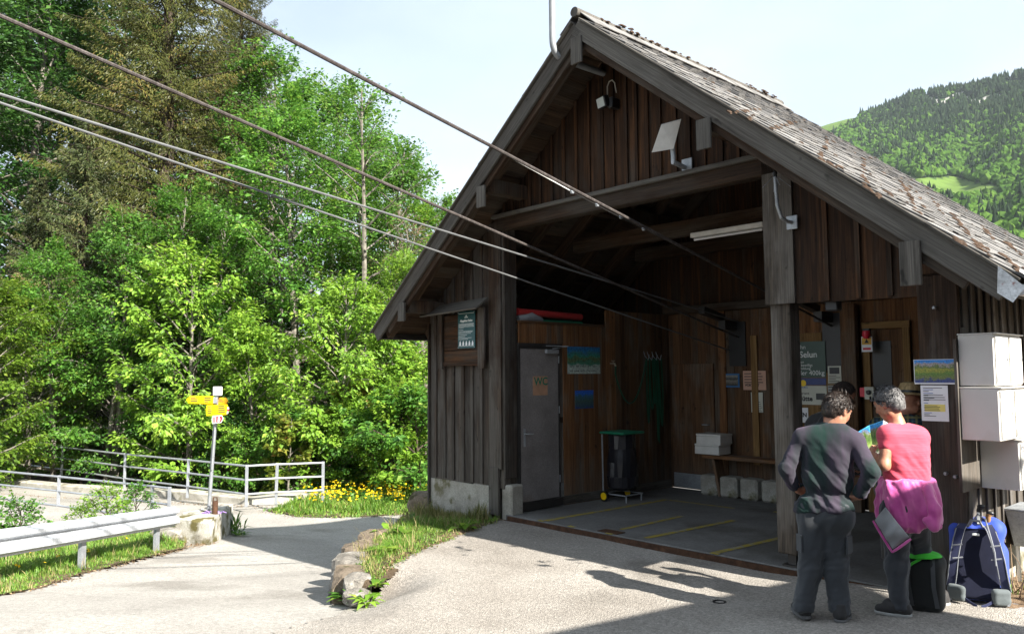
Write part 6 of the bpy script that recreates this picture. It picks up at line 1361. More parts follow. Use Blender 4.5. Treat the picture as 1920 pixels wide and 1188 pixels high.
# ================================================================== vegetation
def unit(a): return a/np.maximum(np.linalg.norm(a, axis=-1, keepdims=True), 1e-9)
def leaf_quads(P, D, N, L, Wd, fold=.0):
    """leaf rhombs: base P, pointing D, face normal N"""
    D = unit(D); S = unit(np.cross(D, N)); N = np.cross(S, D)
    L = L[:, None]; Wd = Wd[:, None]
    b = P; t = P + D*L - N*L*.12; l = P + D*L*.45 + S*Wd*.5 + N*L*.06; r = P + D*L*.45 - S*Wd*.5 + N*L*.06
    n = len(P); VV = np.empty((n*4, 3)); VV[0::4] = b; VV[1::4] = r; VV[2::4] = t; VV[3::4] = l
    return VV, np.arange(n*4).reshape(n, 4)
def limb_path(p, d, L, rng, n=6, curl=.25, up=.0):
    pts = [np.array(p, float)]; d = unit(np.array(d, float))
    for i in range(n):
        d = unit(d + rng.normal(0, curl/n*1.4, 3) + np.array([0, 0, up/n])); pts.append(pts[-1]+d*L/n)
    return np.array(pts)
def broadleaf(seed, H, R, base, nl, ns, npl, leaf, droop=.25, sparse=1., flat=.5, lean=0, shape=1.0, aspect=.62):
    """trunk and limbs (one mesh builder), crown quads with tints. ns sprays per limb, npl leaves per spray"""
    rng = np.random.default_rng(seed); wood_ = MB()
    tr = limb_path((0, 0, -.3), (lean, 0, 1), H*.95, rng, 9, .18, .2)
    r0 = .010*H+.02; wood_.tube([Vector(q) for q in tr], list(np.linspace(r0, r0*.15, len(tr))), 7)
    PP, DD, TT = [], [], []
    for i in range(nl):
        f = (i+.5)/nl; hz = base + (1-base)*f; k = hz*(len(tr)-1)*.97; k0 = int(k); p = tr[k0] + (tr[min(k0+1, len(tr)-1)]-tr[k0])*(k-k0)
        az = i*2.39996+rng.uniform(-.5, .5); prof = (math.sin(math.pi*min(1, (f*.86+.14)))**.7)*shape + (1-shape)*(1-f)
        L = R*max(.22, prof)*rng.uniform(.75, 1.12); el = .15 + .95*f + rng.uniform(-.15, .2)
        d = np.array([math.cos(az)*math.cos(el), math.sin(az)*math.cos(el), math.sin(el)])
        path = limb_path(p, d, L, rng, 6, .35, -.1); rl = r0*(1-hz*.85)*.42+.008
        wood_.tube([Vector(q) for q in path], list(np.linspace(rl, .006, len(path))), 5, False)
        for j in range(ns):
            s = rng.uniform(.18, 1.0)**.75; kk = s*(len(path)-1)*.999; k0 = int(kk); q = path[k0]+(path[k0+1]-path[k0])*(kk-k0)
            ld = unit(path[min(k0+1, len(path)-1)]-path[k0]); a2 = rng.uniform(-1.3, 1.3)
            sd = np.array([ld[0]*math.cos(a2)-ld[1]*math.sin(a2), ld[0]*math.sin(a2)+ld[1]*math.cos(a2), ld[2]*.4+rng.uniform(-.15, .25)]); sd = unit(sd)
            sl = R*rng.uniform(.16, .36)*(1.15-.5*s)+.15
            tw = limb_path(q, sd, sl, rng, 3, .4, -droop*.6)
            if rng.random() < .5: wood_.tube([Vector(x) for x in tw], [.008, .006, .004, .003], 3, False)
            m = int(npl*rng.uniform(.6, 1.3)*sparse); u = rng.uniform(.1, 1.05, m); kk = np.minimum(u, .999)*3; k0 = kk.astype(int); base_ = tw[k0]+(tw[k0+1]-tw[k0])*(kk-k0)[:, None]
            ax = unit(tw[-1]-tw[0]); sv = unit(np.cross(ax, np.array([0, 0, 1.]))); spread = sl*.42*(1.1-.6*u)
            off = rng.uniform(-1, 1, m)*spread
            P = base_ + sv*off[:, None] + np.array([0, 0, 1.])*(rng.normal(0, .055*R**.3, m) - droop*.35*np.abs(off))[:, None]
            D = ax*.7 + sv*np.sign(off)[:, None]*rng.uniform(.3, 1.1, m)[:, None] + rng.normal(0, .3, (m, 3)) + np.array([0, 0, -droop])
            PP.append(P); DD.append(D); TT.append(np.clip(rng.normal(.5, .13)+rng.normal(0, .16, m), 0, 1))
    P = np.concatenate(PP); D = np.concatenate(DD); T = np.concatenate(TT); n = len(P)
    N = unit(np.array([0, 0, 1.])*flat*2 + np.array([.5, -.35, 0])*.8 + rng.normal(0, .55, (n, 3)))
    Lf = leaf*rng.uniform(.5, 1.25, n)*rng.choice([.8, 1., 1.25], n); VV, F = leaf_quads(P, D, N, Lf, Lf*aspect)
    return wood_, np_mesh('crown', VV, F, False, T)
def spruce(seed, H, R, base=.05, lev=.33, dens=1.0):
    rng = np.random.default_rng(seed); wood_ = MB()
    wood_.tube([(0, 0, -.3), (0, 0, H*.5), (0, 0, H)], [H*.012+.04, H*.008+.02, .01], 8)
    PP, DD, TT, LL = [], [], [], []
    z = H*base
    while z < H-.2:
        f = z/H; Rb = R*(1-f)**.75*(.9+.2*math.sin(z*3))
        nb = 5 if Rb > .8 else 4; a0 = rng.uniform(0, 6.28)
        for b in range(nb):
            az = a0+6.283*b/nb+rng.uniform(-.35, .35); L = Rb*rng.uniform(.7, 1.15)+.12
            d = np.array([math.cos(az), math.sin(az), .12+.45*f]); path = limb_path((0, 0, z+rng.uniform(-.12, .12)), d, L, rng, 5, .15, -.55+.5*f); path[-1][2] += .06*L
            wood_.tube([Vector(q) for q in path], list(np.linspace(.02+.008*L, .004, 6)), 4, False)
            m = int((40+95*L)*dens); u = rng.uniform(.08, 1.02, m)**.8; kk = np.minimum(u, .999)*5; k0 = kk.astype(int); q = path[k0]+(path[k0+1]-path[k0])*(kk-k0)[:, None]
            ax = unit(path[-1]-path[0]); sv = unit(np.cross(ax, np.array([0, 0, 1.]))); off = rng.uniform(-1, 1, m)*L*.30*(1.08-.75*u)
            P = q + sv*off[:, None] + np.array([0, 0, -1.])*(np.abs(off)*.45+rng.uniform(0, .20, m)*min(1, L))[:, None]
            D = ax*.55 + sv*np.sign(off)[:, None]*.5 + np.array([0, 0, -.75]) + rng.normal(0, .3, (m, 3))
            PP.append(P); DD.append(D); TT.append(np.clip(rng.normal(.5, .15)+rng.normal(0, .15, m), 0, 1)); LL.append(rng.uniform(.09, .21, m))
        z += lev*rng.uniform(.75, 1.25)*(1.0-.35*f)
    P = np.concatenate(PP); D = np.concatenate(DD); T = np.concatenate(TT); Lf = np.concatenate(LL); n = len(P)
    N = unit(rng.normal(0, .7, (n, 3))+np.array([.6, -.5, .4])); VV, F = leaf_quads(P, D, N, Lf, Lf*.23)
    return wood_, np_mesh('crown', VV, F, False, T)
m_['bark'] = mottled('grey_bark', [(.3, (.07, .06, .048)), (.55, (.16, .145, .12)), (.8, (.28, .26, .22))], 9, 70, bump=.6, bdist=.01)
m_['bark_dark'] = mottled('dark_bark', [(.3, (.03, .022, .016)), (.6, (.075, .056, .04))], 9, 70, bump=.7, bdist=.02)
m_['lf_mid'] = leafmat('green_leaves', [(0, (0.0261, 0.0841, 0.0145)), (.45, (0.0725, 0.1885, 0.0261)), (.8, (0.1305, 0.2755, 0.0377)), (1, (0.2175, 0.3190, 0.0580))])
m_['lf_lime'] = leafmat('lime_leaves', [(0, (0.0650, 0.1430, 0.0156)), (.45, (0.1430, 0.2730, 0.0286)), (.8, (0.2340, 0.3770, 0.0455)), (1, (0.3380, 0.4290, 0.0780))])
m_['lf_dark'] = leafmat('dark_green_leaves', [(0, (0.0150, 0.0510, 0.0105)), (.5, (0.0360, 0.1050, 0.0180)), (1, (0.0825, 0.1800, 0.0300))])
m_['lf_maple'] = leafmat('maple_leaves', [(0, (0.0600, 0.1000, 0.0120)), (.5, (0.1600, 0.2200, 0.0280)), (.85, (0.2700, 0.2700, 0.0500)), (1, (0.3400, 0.1600, 0.0500))])
m_['lf_yellow'] = leafmat('yellow_green_leaves', [(0, (.055, .115, .012)), (.5, (.11, .20, .02)), (1, (.20, .27, .035))])
m_['lf_pink'] = leafmat('sparse_pinkish_leaves', [(0, (.07, .09, .03)), (.5, (.20, .15, .08)), (1, (.32, .20, .13))])
m_['needle'] = leafmat('olive_needles', [(0, (.024, .034, .009)), (.45, (.068, .080, .019)), (.8, (.125, .125, .032)), (1, (.20, .145, .045))], trans=.2)
_old = (lambda *a, **k: None)('olive_needles', [(0, (0.0330, 0.0390, 0.0105)), (.45, (0.0930, 0.0930, 0.0240)), (.8, (0.1800, 0.1575, 0.0450)), (1, (0.2850, 0.1950, 0.0600))], trans=.2)
m_['needle_g'] = leafmat('grey_green_needles', [(0, (0.0290, 0.0435, 0.0174)), (.5, (0.0725, 0.0957, 0.0319)), (.85, (0.1450, 0.1522, 0.0580)), (1, (0.2175, 0.1740, 0.0725))], trans=.2)
VEG = {}
def plant(key, gen, px, py, t, label, leaf, name, bark='bark', rz=0, sc=1.0, sz=None, group='trees beyond the railing', cat='tree', z=None, wood_name='trunk'):
    """place by the ray through (px,py): the foot stands on the ground at horizontal distance t along it"""
    d = ray(px, py); dh = Vector((d.x, d.y, 0)); P = Vector((CPOS.x, CPOS.y, 0)) + dh*t; zz = gzz(P.x, P.y) if z is None else z
    if key not in VEG:
        wd, cm = gen(); VEG[key] = None
        tmp = wd.build('trunk', m_[bark], None, smooth=True, origin=(0, 0, 0)); VEG[key] = (tmp.data, cm); bpy.data.objects.remove(tmp)
    tm, cm = VEG[key]
    r = thing(name, label, cat, (P.x, P.y, zz), group=group)
    S = Matrix.Translation((P.x, P.y, zz)) @ Matrix.Rotation(rz, 4, 'Z') @ Matrix.Diagonal((sc, sc, sz or sc, 1))
    obj(wood_name, tm, m_[bark], r, S); c = obj('crown', cm, m_[leaf], r, S); c['kind'] = 'stuff'
    return r
B1 = lambda: broadleaf(21, 13.5, 3.6, .16, 46, 17, 36, .125, .3)
B2 = lambda: broadleaf(22, 11.0, 3.1, .10, 42, 16, 36, .12, .3, shape=.8)
B3 = lambda: broadleaf(23, 7.0, 2.5, .08, 34, 14, 32, .135, .45, flat=.7, aspect=.6)
B4 = lambda: broadleaf(24, 12.5, 2.6, .30, 26, 10, 24, .12, .1, sparse=.9)
B5 = lambda: broadleaf(25, 4.2, 1.5, .05, 26, 12, 26, .12, .35, aspect=.75)
B6 = lambda: broadleaf(26, 2.4, 1.25, .02, 22, 11, 24, .095, .3, aspect=.7)
B7 = lambda: broadleaf(27, 9.0, 2.4, .25, 34, 12, 9, .075, .1)
BM = lambda: broadleaf(28, 4.6, 1.3, .10, 20, 9, 15, .20, .4, aspect=.95)
S1_ = lambda: spruce(31, 30, 6.6, .12, .40, 1.25)
S2_ = lambda: spruce(32, 13, 3.0, .10, dens=.9)
# big spruces
plant('S1', S1_, 300, 700, 31, 'tall olive-brown spruce towering above the leafy trees', 'needle', 'spruce', 'bark_dark', .3, 1.0)
plant('S1', S1_, 440, 700, 41, 'tall brown spruce half hidden behind the tallest one', 'needle', 'spruce', 'bark_dark', 2.1, .86)
plant('S2', S2_, 150, 700, 27, 'shorter grey-green spruce standing before the tall dark beech', 'needle_g', 'spruce', 'bark_dark', 1.0, 1.0)
plant('S2', S2_, 60, 700, 29, 'slim grey-green spruce beside the dark beech', 'needle_g', 'spruce', 'bark_dark', 2.6, .86)
# tall dark beeches at the left
plant('B1', B1, 20, 700, 34, 'very tall dark green beech at the wood edge', 'lf_dark', 'beech_tree', 'bark', .5, 1.7)
plant('B1', B1, -120, 700, 30, 'tall dark beech leaning over the bridge', 'lf_dark', 'beech_tree', 'bark', 2.0, 1.5)
plant('B1', B1, 150, 700, 42, 'tall dark beech standing behind the spruces', 'lf_dark', 'beech_tree', 'bark', 3.0, 1.5)
plant('B1', B1, 430, 700, 46, 'dark beech standing deep behind the spruces', 'lf_dark', 'beech_tree', 'bark', 4.0, 1.45)
plant('B1', B1, 85, 700, 38, 'dark beech filling the gap between the spruces', 'lf_dark', 'beech_tree', 'bark', 5.0, 1.6)
plant('B1', B1, 350, 700, 48, 'dark beech standing deepest in the wood', 'lf_dark', 'beech_tree', 'bark', 1.0, 1.7)
plant('B2', B2, 690, 700, 31, 'light green lime tree filling in behind the ash trunks', 'lf_lime', 'lime_tree', 'bark', 1.9, 1.0)
plant('B1', B1, -30, 700, 45, 'huge dark beech behind the wood edge at the bridge', 'lf_dark', 'beech_tree', 'bark', 3.3, 1.95)
plant('B1', B1, 70, 700, 52, 'huge dark beech farthest back behind the bridge', 'lf_dark', 'beech_tree', 'bark', .3, 2.1)
plant('B1', B1, 240, 700, 50, 'huge dark beech hidden behind the tall spruce', 'lf_dark', 'beech_tree', 'bark', 4.3, 2.0)
# light green crowns falling towards the hut
plant('B1', B1, 490, 700, 31, 'broad fresh green maple next to the tall spruce', 'lf_mid', 'maple_tree', 'bark', 1.2, 1.26)
plant('B2', B2, 560, 700, 27, 'fresh green maple with layered branches behind the railing end', 'lf_mid', 'maple_tree', 'bark', 2.2, 1.22)
plant('B2', B2, 400, 700, 26, 'mid green maple behind the yellow signpost', 'lf_mid', 'maple_tree', 'bark', 4.2, .86)
plant('B1', B1, 620, 700, 36, 'tall green ash rising behind the maples', 'lf_mid', 'ash_tree', 'bark', 5.2, 1.22)
plant('B4', B4, 676, 700, 26, 'tall thin ash with a sparse airy top', 'lf_mid', 'ash_tree', 'bark', .4, 1.10)
plant('B4', B4, 735, 700, 28, 'second thin ash with a lopsided crown', 'lf_mid', 'ash_tree', 'bark', 2.9, .98)
plant('B7', B7, 800, 700, 27, 'bare-looking pinkish young tree above the hut eave', 'lf_pink', 'young_tree', 'bark', 1.4, 1.02)
plant('B2', B2, 810, 700, 30, 'light green tree whose top shows over the hut roof', 'lf_lime', 'lime_tree', 'bark', 3.6, .88)
plant('B2', B2, 740, 700, 24, 'light green hazel tree left of the hut eave', 'lf_lime', 'hazel_tree', 'bark', 5.0, .68)
plant('B2', B2, 870, 700, 36, 'light green tree behind the hut roof', 'lf_lime', 'lime_tree', 'bark', .8, .80)
plant('B2', B2, 768, 700, 29.5, 'airy green lime tree just left of the gable edge', 'lf_mid', 'lime_tree', 'bark', 2.1, 1.06)
plant('B1', B1, 700, 700, 40, 'green beech filling the sky gap behind the ash trees', 'lf_mid', 'beech_tree', 'bark', 2.6, 1.12)
# hazels and hornbeams of the middle height
plant('B3', B3, 360, 700, 24.0, 'bright lime hornbeam with drooping leaves beneath the spruces', 'lf_lime', 'hornbeam', 'bark', 1.0, 1.14)
plant('B3', B3, 60, 700, 24.5, 'yellow-green hornbeam beside the left spruce', 'lf_yellow', 'hornbeam', 'bark', 3.0, .92)
plant('B3', B3, -40, 700, 22.0, 'yellow-green hornbeam hanging over the bridge end', 'lf_yellow', 'hornbeam', 'bark', 4.4, .86)
plant('B3', B3, 215, 700, 25.0, 'mid green maple clump above the dark forest floor', 'lf_mid', 'maple_tree', 'bark', 5.4, .98)
plant('B3', B3, 480, 700, 23.5, 'lime green hornbeam behind the railing bend', 'lf_lime', 'hornbeam', 'bark', 2.4, .80)
plant('B3', B3, 640, 700, 23.0, 'lime green hornbeam filling the gap left of the hut', 'lf_lime', 'hornbeam', 'bark', .2, .95)
plant('B2', B2, 235, 700, 25.4, 'mid green maple before the foot of the tall spruce', 'lf_mid', 'maple_tree', 'bark', .6, .86)
plant('B2', B2, 105, 700, 24.8, 'mid green maple before the shorter spruce', 'lf_mid', 'maple_tree', 'bark', 2.7, .74)
plant('B2', B2, 330, 700, 27.0, 'green maple covering the lower right of the tall spruce', 'lf_mid', 'maple_tree', 'bark', 3.9, .95)
plant('B3', B3, 140, 700, 30.0, 'dark green hornbeam in the shade of the spruces', 'lf_dark', 'hornbeam', 'bark', .9, 1.0)
plant('B3', B3, 320, 700, 31.0, 'dark green hornbeam deep in the wood behind the signpost', 'lf_dark', 'hornbeam', 'bark', 2.9, 1.0)
plant('B3', B3, 520, 700, 32.0, 'dark green hornbeam deep in the wood behind the railing end', 'lf_dark', 'hornbeam', 'bark', 4.9, 1.0)
plant('B3', B3, 690, 700, 32.0, 'dark green hornbeam deep in the wood behind the hut corner', 'lf_dark', 'hornbeam', 'bark', 5.9, 1.0)
plant('BM', BM, 668, 800, 23.0, 'young maple with big yellow-green leaves beside the hut corner', 'lf_maple', 'maple_sapling', 'bark', 1.0, .84, group='saplings and shrubs', cat='sapling')
plant('BM', BM, 540, 800, 21.5, 'young maple with reddish leaf tips behind the railing end', 'lf_maple', 'maple_sapling', 'bark', 3.5, .62, group='saplings and shrubs', cat='sapling')
# shrubs along the railing and the hut
SHR = [(600, 22.8, 'lf_mid', 1.2, 'green'), (650, 22.2, 'lf_lime', 1.2, 'lime'), (700, 21.4, 'lf_mid', 1.25, 'green'), (745, 21.0, 'lf_lime', 1.45, 'lime'), (790, 20.6, 'lf_mid', 1.5, 'green'), (775, 22.8, 'lf_lime', 1.75, 'green'),
       (470, 22.8, 'lf_mid', 1.0, 'green'), (420, 23.2, 'lf_dark', 1.2, 'dark'), (330, 24.5, 'lf_mid', 1.05, 'green'), (255, 25.2, 'lf_mid', .8, 'green'), (120, 26.8, 'lf_lime', .62, 'lime'), (30, 27.5, 'lf_yellow', .8, 'yellow-green'), (560, 22.5, 'lf_mid', 1.2, 'green')]
WHERE = ['behind the railing end', 'beside the young maple', 'before the hut corner trees', 'close to the hut corner', 'pressed against the hut corner', 'high behind the hut corner', 'behind the railing bend', 'in the dark gap behind the signpost', 'behind the middle of the railing', 'under the pale trunks', 'on the forest floor beyond the bridge', 'at the far end of the bridge', 'behind the last railing posts']
for k, (px, t, lf, s, cn) in enumerate(SHR):
    key, g = (('B5', B5) if k % 2 else ('B6', B6)); plant(key, g, px, 850, t, f'leafy {cn} shrub {WHERE[k]}', lf, 'shrub', 'bark_dark', k*1.3, s*(.62 if key == 'B5' else 1.0), group='saplings and shrubs', cat='shrub', wood_name='stem')
# young growth between guard rail and near railing
for k, (px, t, s, lf, wh) in enumerate([(45, 11.3, .5, 'lf_mid', 'behind the guard rail'), (205, 13.6, .52, 'lf_lime', 'before the near railing'), (255, 14.4, .52, 'lf_mid', 'beside the near railing end'), (-60, 10.4, .6, 'lf_mid', 'at the low end of the guard rail'), (150, 13.2, .4, 'lf_lime', 'under the near railing')]):
    plant('B6s', lambda: broadleaf(29, 2.2, .95, .06, 20, 8, 16, .085, .3, aspect=.7), px, 950, t, f'small leafy sapling growing {wh}', lf, 'sapling', 'bark_dark', k*1.1, s, group='saplings and shrubs', cat='sapling', wood_name='stem')
# pale bare trunks in the gap
for k, (px, t, H, ln) in enumerate([(196, 24.6, 6.0, .10), (214, 24.8, 6.5, .12), (232, 25.0, 6.2, .05), (331, 25.0, 6.6, .03), (515, 26.5, 7, .02), (60, 29, 7, -.05), (105, 30, 8, .02)]):
    d = ray(px, 850); P = Vector((CPOS.x, CPOS.y, 0)) + Vector((d.x, d.y, 0))*t; z0 = gzz(P.x, P.y)
    rng = np.random.default_rng(60+k); pts = limb_path((P.x, P.y, z0-.2), (ln*RH.x, ln*RH.y, 1), H, rng, 7, .12)
    m = MB().tube([Vector(q) for q in pts], list(np.linspace(.085, .05, 8)), 7)
    for j in range(5):
        q = pts[2+j]; a = rng.uniform(0, 6.28); br = limb_path(q, (math.cos(a), math.sin(a), .35), rng.uniform(.8, 1.8), rng, 4, .5); m.tube([Vector(x) for x in br], [.022, .016, .012, .008, .005], 4, False)
    tag(m.build('bare_trunk', m_['bark'] if k < 5 else m_['bark_dark'], smooth=True), ['slim pale trunk leaning right in the dark gap beyond the bridge', 'second slim pale trunk in the close group beyond the bridge', 'upright slim trunk at the right of the pale group', 'single pale trunk left of the signpost', 'single pale trunk behind the railing bend', 'dark trunk deep in the gap beyond the bridge', 'dark upright trunk deep in the wood by the bridge'][k], 'trunk', 'slim trunks in the wood')

# ------------------------------------------------------------------ grass, weeds and flowers (uncountable)
def scatter(poly, n, rng):
    P = np.array([q[:2] for q in poly]); lo, hi = P.min(0), P.max(0); out = np.empty((0, 2))
    while len(out) < n:
        q = rng.uniform(lo, hi, (n*2, 2)); out = np.concatenate([out, q[inside(poly, q[:, 0], q[:, 1])]])
    return out[:n]
def grass(name, pts, z, hmin, hmax, mat, rng, w=.007, lean=.5, tintmu=.5, poly=None):
    n = len(pts); a = rng.uniform(0, 6.283, n); h = rng.uniform(hmin, hmax, n)*rng.uniform(.6, 1.2, n)*(.75+.45*np.sin(pts[:, 0]*3.1+1)*np.cos(pts[:, 1]*2.7))
    if poly is not None: h = h*np.clip(.22+dist_line([q[:2] for q in poly]+[poly[0][:2]], pts[:, 0], pts[:, 1])*2.2, 0, 1)
    ln = rng.uniform(.1, lean, n)*h
    B = np.stack([pts[:, 0], pts[:, 1], z], -1); d = np.stack([np.cos(a), np.sin(a), np.zeros(n)], -1); s = np.stack([-np.sin(a), np.cos(a), np.zeros(n)], -1)
    wv = (w*rng.uniform(.7, 1.5, n))[:, None]
    m1 = B + d*(ln*.35)[:, None]; m1[:, 2] += h*.6; tp = B + d*ln[:, None]; tp[:, 2] += h
    VV = np.empty((n*6, 3)); VV[0::6] = B-s*wv; VV[1::6] = B+s*wv; VV[2::6] = m1+s*wv*.8; VV[3::6] = m1-s*wv*.8; VV[4::6] = tp+s*wv*.12; VV[5::6] = tp-s*wv*.12
    I = np.arange(n)[:, None]*6; F = np.concatenate([I+np.array([[0, 1, 2, 3]]), I+np.array([[3, 2, 4, 5]])]); T = np.tile(np.clip(rng.normal(tintmu, .22, n), 0, 1), 2)
    c = Vector((*pts.mean(0), float(z.min()))); return obj(name, np_mesh(name, VV-np.array(c), F, False, T), mat, None, Matrix.Translation(c))
m_['grass'] = leafmat('grass_blades', [(0, (0.0508, 0.1232, 0.0174)), (.5, (0.1087, 0.2248, 0.0290)), (.8, (0.1885, 0.2900, 0.0435)), (1, (0.4060, 0.3625, 0.1450))], trans=.35)
m_['grass_dry'] = leafmat('dry_grass_blades', [(0, (0.0780, 0.1170, 0.0260)), (.5, (0.1560, 0.1690, 0.0520)), (1, (0.3900, 0.3120, 0.1560))], trans=.3)
m_['petal'] = leafmat('yellow_petals', [(0, (.65, .42, .0)), (1, (.85, .62, .02))], trans=.3, objvar=0)
rng = np.random.default_rng(77)
def clump(p, k, sig, rng): return (p[:, None, :]+rng.normal(0, sig, (len(p), k, 2))).reshape(-1, 2)
p = scatter(LEFTV, 3600, rng); p = clump(p, 8, .05, rng); p = p[inside(LEFTV, p[:, 0], p[:, 1])]
tag(grass('grass', p, road_z(p[:, 0], p[:, 1])+.015, .04, .16, m_['grass'], rng, .0045, 1.1, .55, LEFTV), 'green grass on the verge under the guard rail', 'grass', kind='stuff')
BK = [(.12, -.35), (.36, -.98), (.74, -1.88), (1.08, -2.46), (1.36, -2.86), (1.28, -3.0), (.55, -2.62), (-.02, -2.12), (-.72, -1.5), (-1.36, -.85), (-2.05, -.15), (-2.6, .5), (-2.6, 1.3), (-1.7, 1.3), (-1.66, -.02), (-.25, -.02)]
p = scatter(BK, 2700, rng); dl = dist_line(EDGE, p[:, 0], p[:, 1]); p = p[rng.random(len(p)) < np.clip(.35+dl*1.2, 0, 1)]; p = clump(p, 9, .05, rng); p = p[inside(BANK, p[:, 0], p[:, 1])]
zb_ = bank_z(p[:, 0][:, None], p[:, 1][:, None])[:, 0]
tag(grass('grass', p, zb_, .03, .12, m_['grass'], rng, .0032, 1.3, .55, BK), 'tufted grass on the bank between forecourt and road', 'grass', kind='stuff')
STRIP = [(-.25, -.03), (-1.62, -.03), (-1.62, -.32), (-.7, -.45), (-.1, -.35)]
p = clump(scatter(STRIP, 140, rng), 12, .03, rng); tag(grass('dry_grass', p, bank_z(p[:, 0][:, None], p[:, 1][:, None])[:, 0], .06, .28, m_['grass_dry'], rng, .004, .6), 'dry straw-coloured grass at the foot of the concrete footing', 'grass', kind='stuff')
FL2 = P2((500, 958), (555, 969), (620, 971), (700, 969), (790, 963), (812, 930), (770, 900), (620, 905), (575, 930))
p = clump(scatter(FL2, 2300, rng), 8, .06, rng); z = np.maximum(road_z(p[:, 0], p[:, 1])+.01, -5); tag(grass('grass', p, z, .06, .34, m_['grass'], rng, .008, 1.2, .55, FL2), 'tall meadow grass with flowers across the road', 'grass', kind='stuff')
FL3 = P2((560, 958), (640, 962), (760, 958), (800, 935), (780, 912), (680, 922), (590, 938))
p = np.concatenate([scatter(FL3, 130, rng), clump(scatter(FL3, 45, rng), 6, .22, rng)]); n = len(p); z = road_z(p[:, 0], p[:, 1])+rng.uniform(.25, .5, n); PT = np.stack([p[:, 0], p[:, 1], z], -1)
VV, F = leaf_quads(np.repeat(PT, 2, 0), rng.normal(0, 1, (2*n, 3))*np.array([1, 1, .2]), rng.normal(0, .4, (2*n, 3))+np.array([.4, -.4, .8]), np.full(2*n, .06), np.full(2*n, .055))
c0 = Vector((*p.mean(0), float(z.min()))); tag(obj('buttercups', np_mesh('buttercups', VV-np.array(c0), F, False, rng.random(2*n)), m_['petal'], None, Matrix.Translation(c0)), 'yellow buttercups flowering in the meadow grass across the road', 'flowers', kind='stuff')
p = scatter(LEFTV, 26, rng); n = len(p); z = road_z(p[:, 0], p[:, 1])+rng.uniform(.12, .24, n); VV, F = leaf_quads(np.repeat(np.stack([p[:, 0], p[:, 1], z], -1), 2, 0), rng.normal(0, 1, (2*n, 3))*np.array([1, 1, .2]), rng.normal(0, .4, (2*n, 3))+np.array([.4, -.4, .8]), np.full(2*n, .04), np.full(2*n, .035))
c0 = Vector((*p.mean(0), float(z.min()))); tag(obj('dandelions', np_mesh('dandelions', VV-np.array(c0), F, False, rng.random(2*n)), m_['petal'], None, Matrix.Translation(c0)), 'scattered yellow dandelions in the verge under the guard rail', 'flowers', kind='stuff')
# straw and bare tufts mixed into the verges, ragged along the paving
p = clump(scatter(LEFTV, 220, rng), 7, .03, rng); tag(grass('dry_grass', p, road_z(p[:, 0], p[:, 1])+.015, .05, .26, m_['grass_dry'], rng, .004, .9, .7), 'pale dry stalks in the verge under the guard rail', 'grass', kind='stuff')
p = clump(scatter(BK, 190, rng), 7, .03, rng); tag(grass('dry_grass', p, bank_z(p[:, 0][:, None], p[:, 1][:, None])[:, 0], .04, .22, m_['grass_dry'], rng, .0035, .9, .7), 'pale dry stalks on the bank beside the forecourt', 'grass', kind='stuff')
kk = rng.integers(0, 4, 70); ff = rng.random(70)[:, None]; p = clump(np.array(EDGE)[kk]*(1-ff)+np.array(EDGE)[kk+1]*ff+rng.normal(0, .03, (70, 2)), 9, .025, rng); tag(grass('edge_grass', p, np.full(len(p), -.045), .02, .09, m_['grass'], rng, .003, 1.4, .6), 'short ragged tufts creeping over the forecourt edge', 'grass', kind='stuff')
# leaf litter along the road edges
def litter(name, line, n, sig, label, zf):
    L = np.array([tuple(onroad(x, y))[:2] for x, y in line]); k = rng.integers(0, len(L)-1, n); f = rng.random(n)[:, None]; p = L[k]*(1-f)+L[k+1]*f + rng.normal(0, sig, (n, 2))
    P = np.stack([p[:, 0], p[:, 1], zf(p[:, 0], p[:, 1])+.012], -1); VV, F = leaf_quads(P, rng.normal(0, 1, (n, 3))*np.array([1, 1, .1]), rng.normal(0, .25, (n, 3))+np.array([0, 0, 1]), rng.uniform(.02, .05, n), rng.uniform(.012, .03, n))
    c = Vector(P.mean(0)); tag(obj(name, np_mesh(name, VV-np.array(c), F, False, rng.random(n)), m_['litterleaf'], None, Matrix.Translation(c)), label, 'leaf litter', kind='stuff')
m_['litterleaf'] = leafmat('dry_leaves', [(0, (.10, .06, .03)), (.6, (.24, .16, .09)), (1, (.36, .28, .18))], trans=.2)
litter('leaf_litter', [(0, 1116), (150, 1076), (290, 1041), (345, 1027), (400, 1016)], 900, .07, 'dry leaves along the road edge below the guard rail', road_z)
litter('leaf_litter', [(500, 956), (560, 968), (700, 967), (770, 962)], 700, .12, 'dry leaves along the road edge before the flowers', road_z)
litter('leaf_litter', [(0, 925), (110, 933), (235, 938), (335, 943), (430, 948), (500, 950)], 900, .14, 'dry brown leaves swept against the bridge kerb', road_z)
n = 260; L = np.array(EDGE); k = rng.integers(0, 4, n); f = rng.random(n)[:, None]; p = L[k]*(1-f)+L[k+1]*f+rng.normal(0, .05, (n, 2)); P = np.stack([p[:, 0], p[:, 1], np.full(n, -.028)], -1)
VV, F = leaf_quads(P, rng.normal(0, 1, (n, 3))*np.array([1, 1, .1]), rng.normal(0, .25, (n, 3))+np.array([0, 0, 1]), rng.uniform(.02, .05, n), rng.uniform(.012, .03, n)); c = Vector(P.mean(0))
tag(obj('leaf_litter', np_mesh('leaf_litter', VV-np.array(c), F, False, rng.random(n)), m_['litterleaf'], None, Matrix.Translation(c)), 'dry leaves along the edge of the forecourt asphalt', 'leaf litter', kind='stuff')
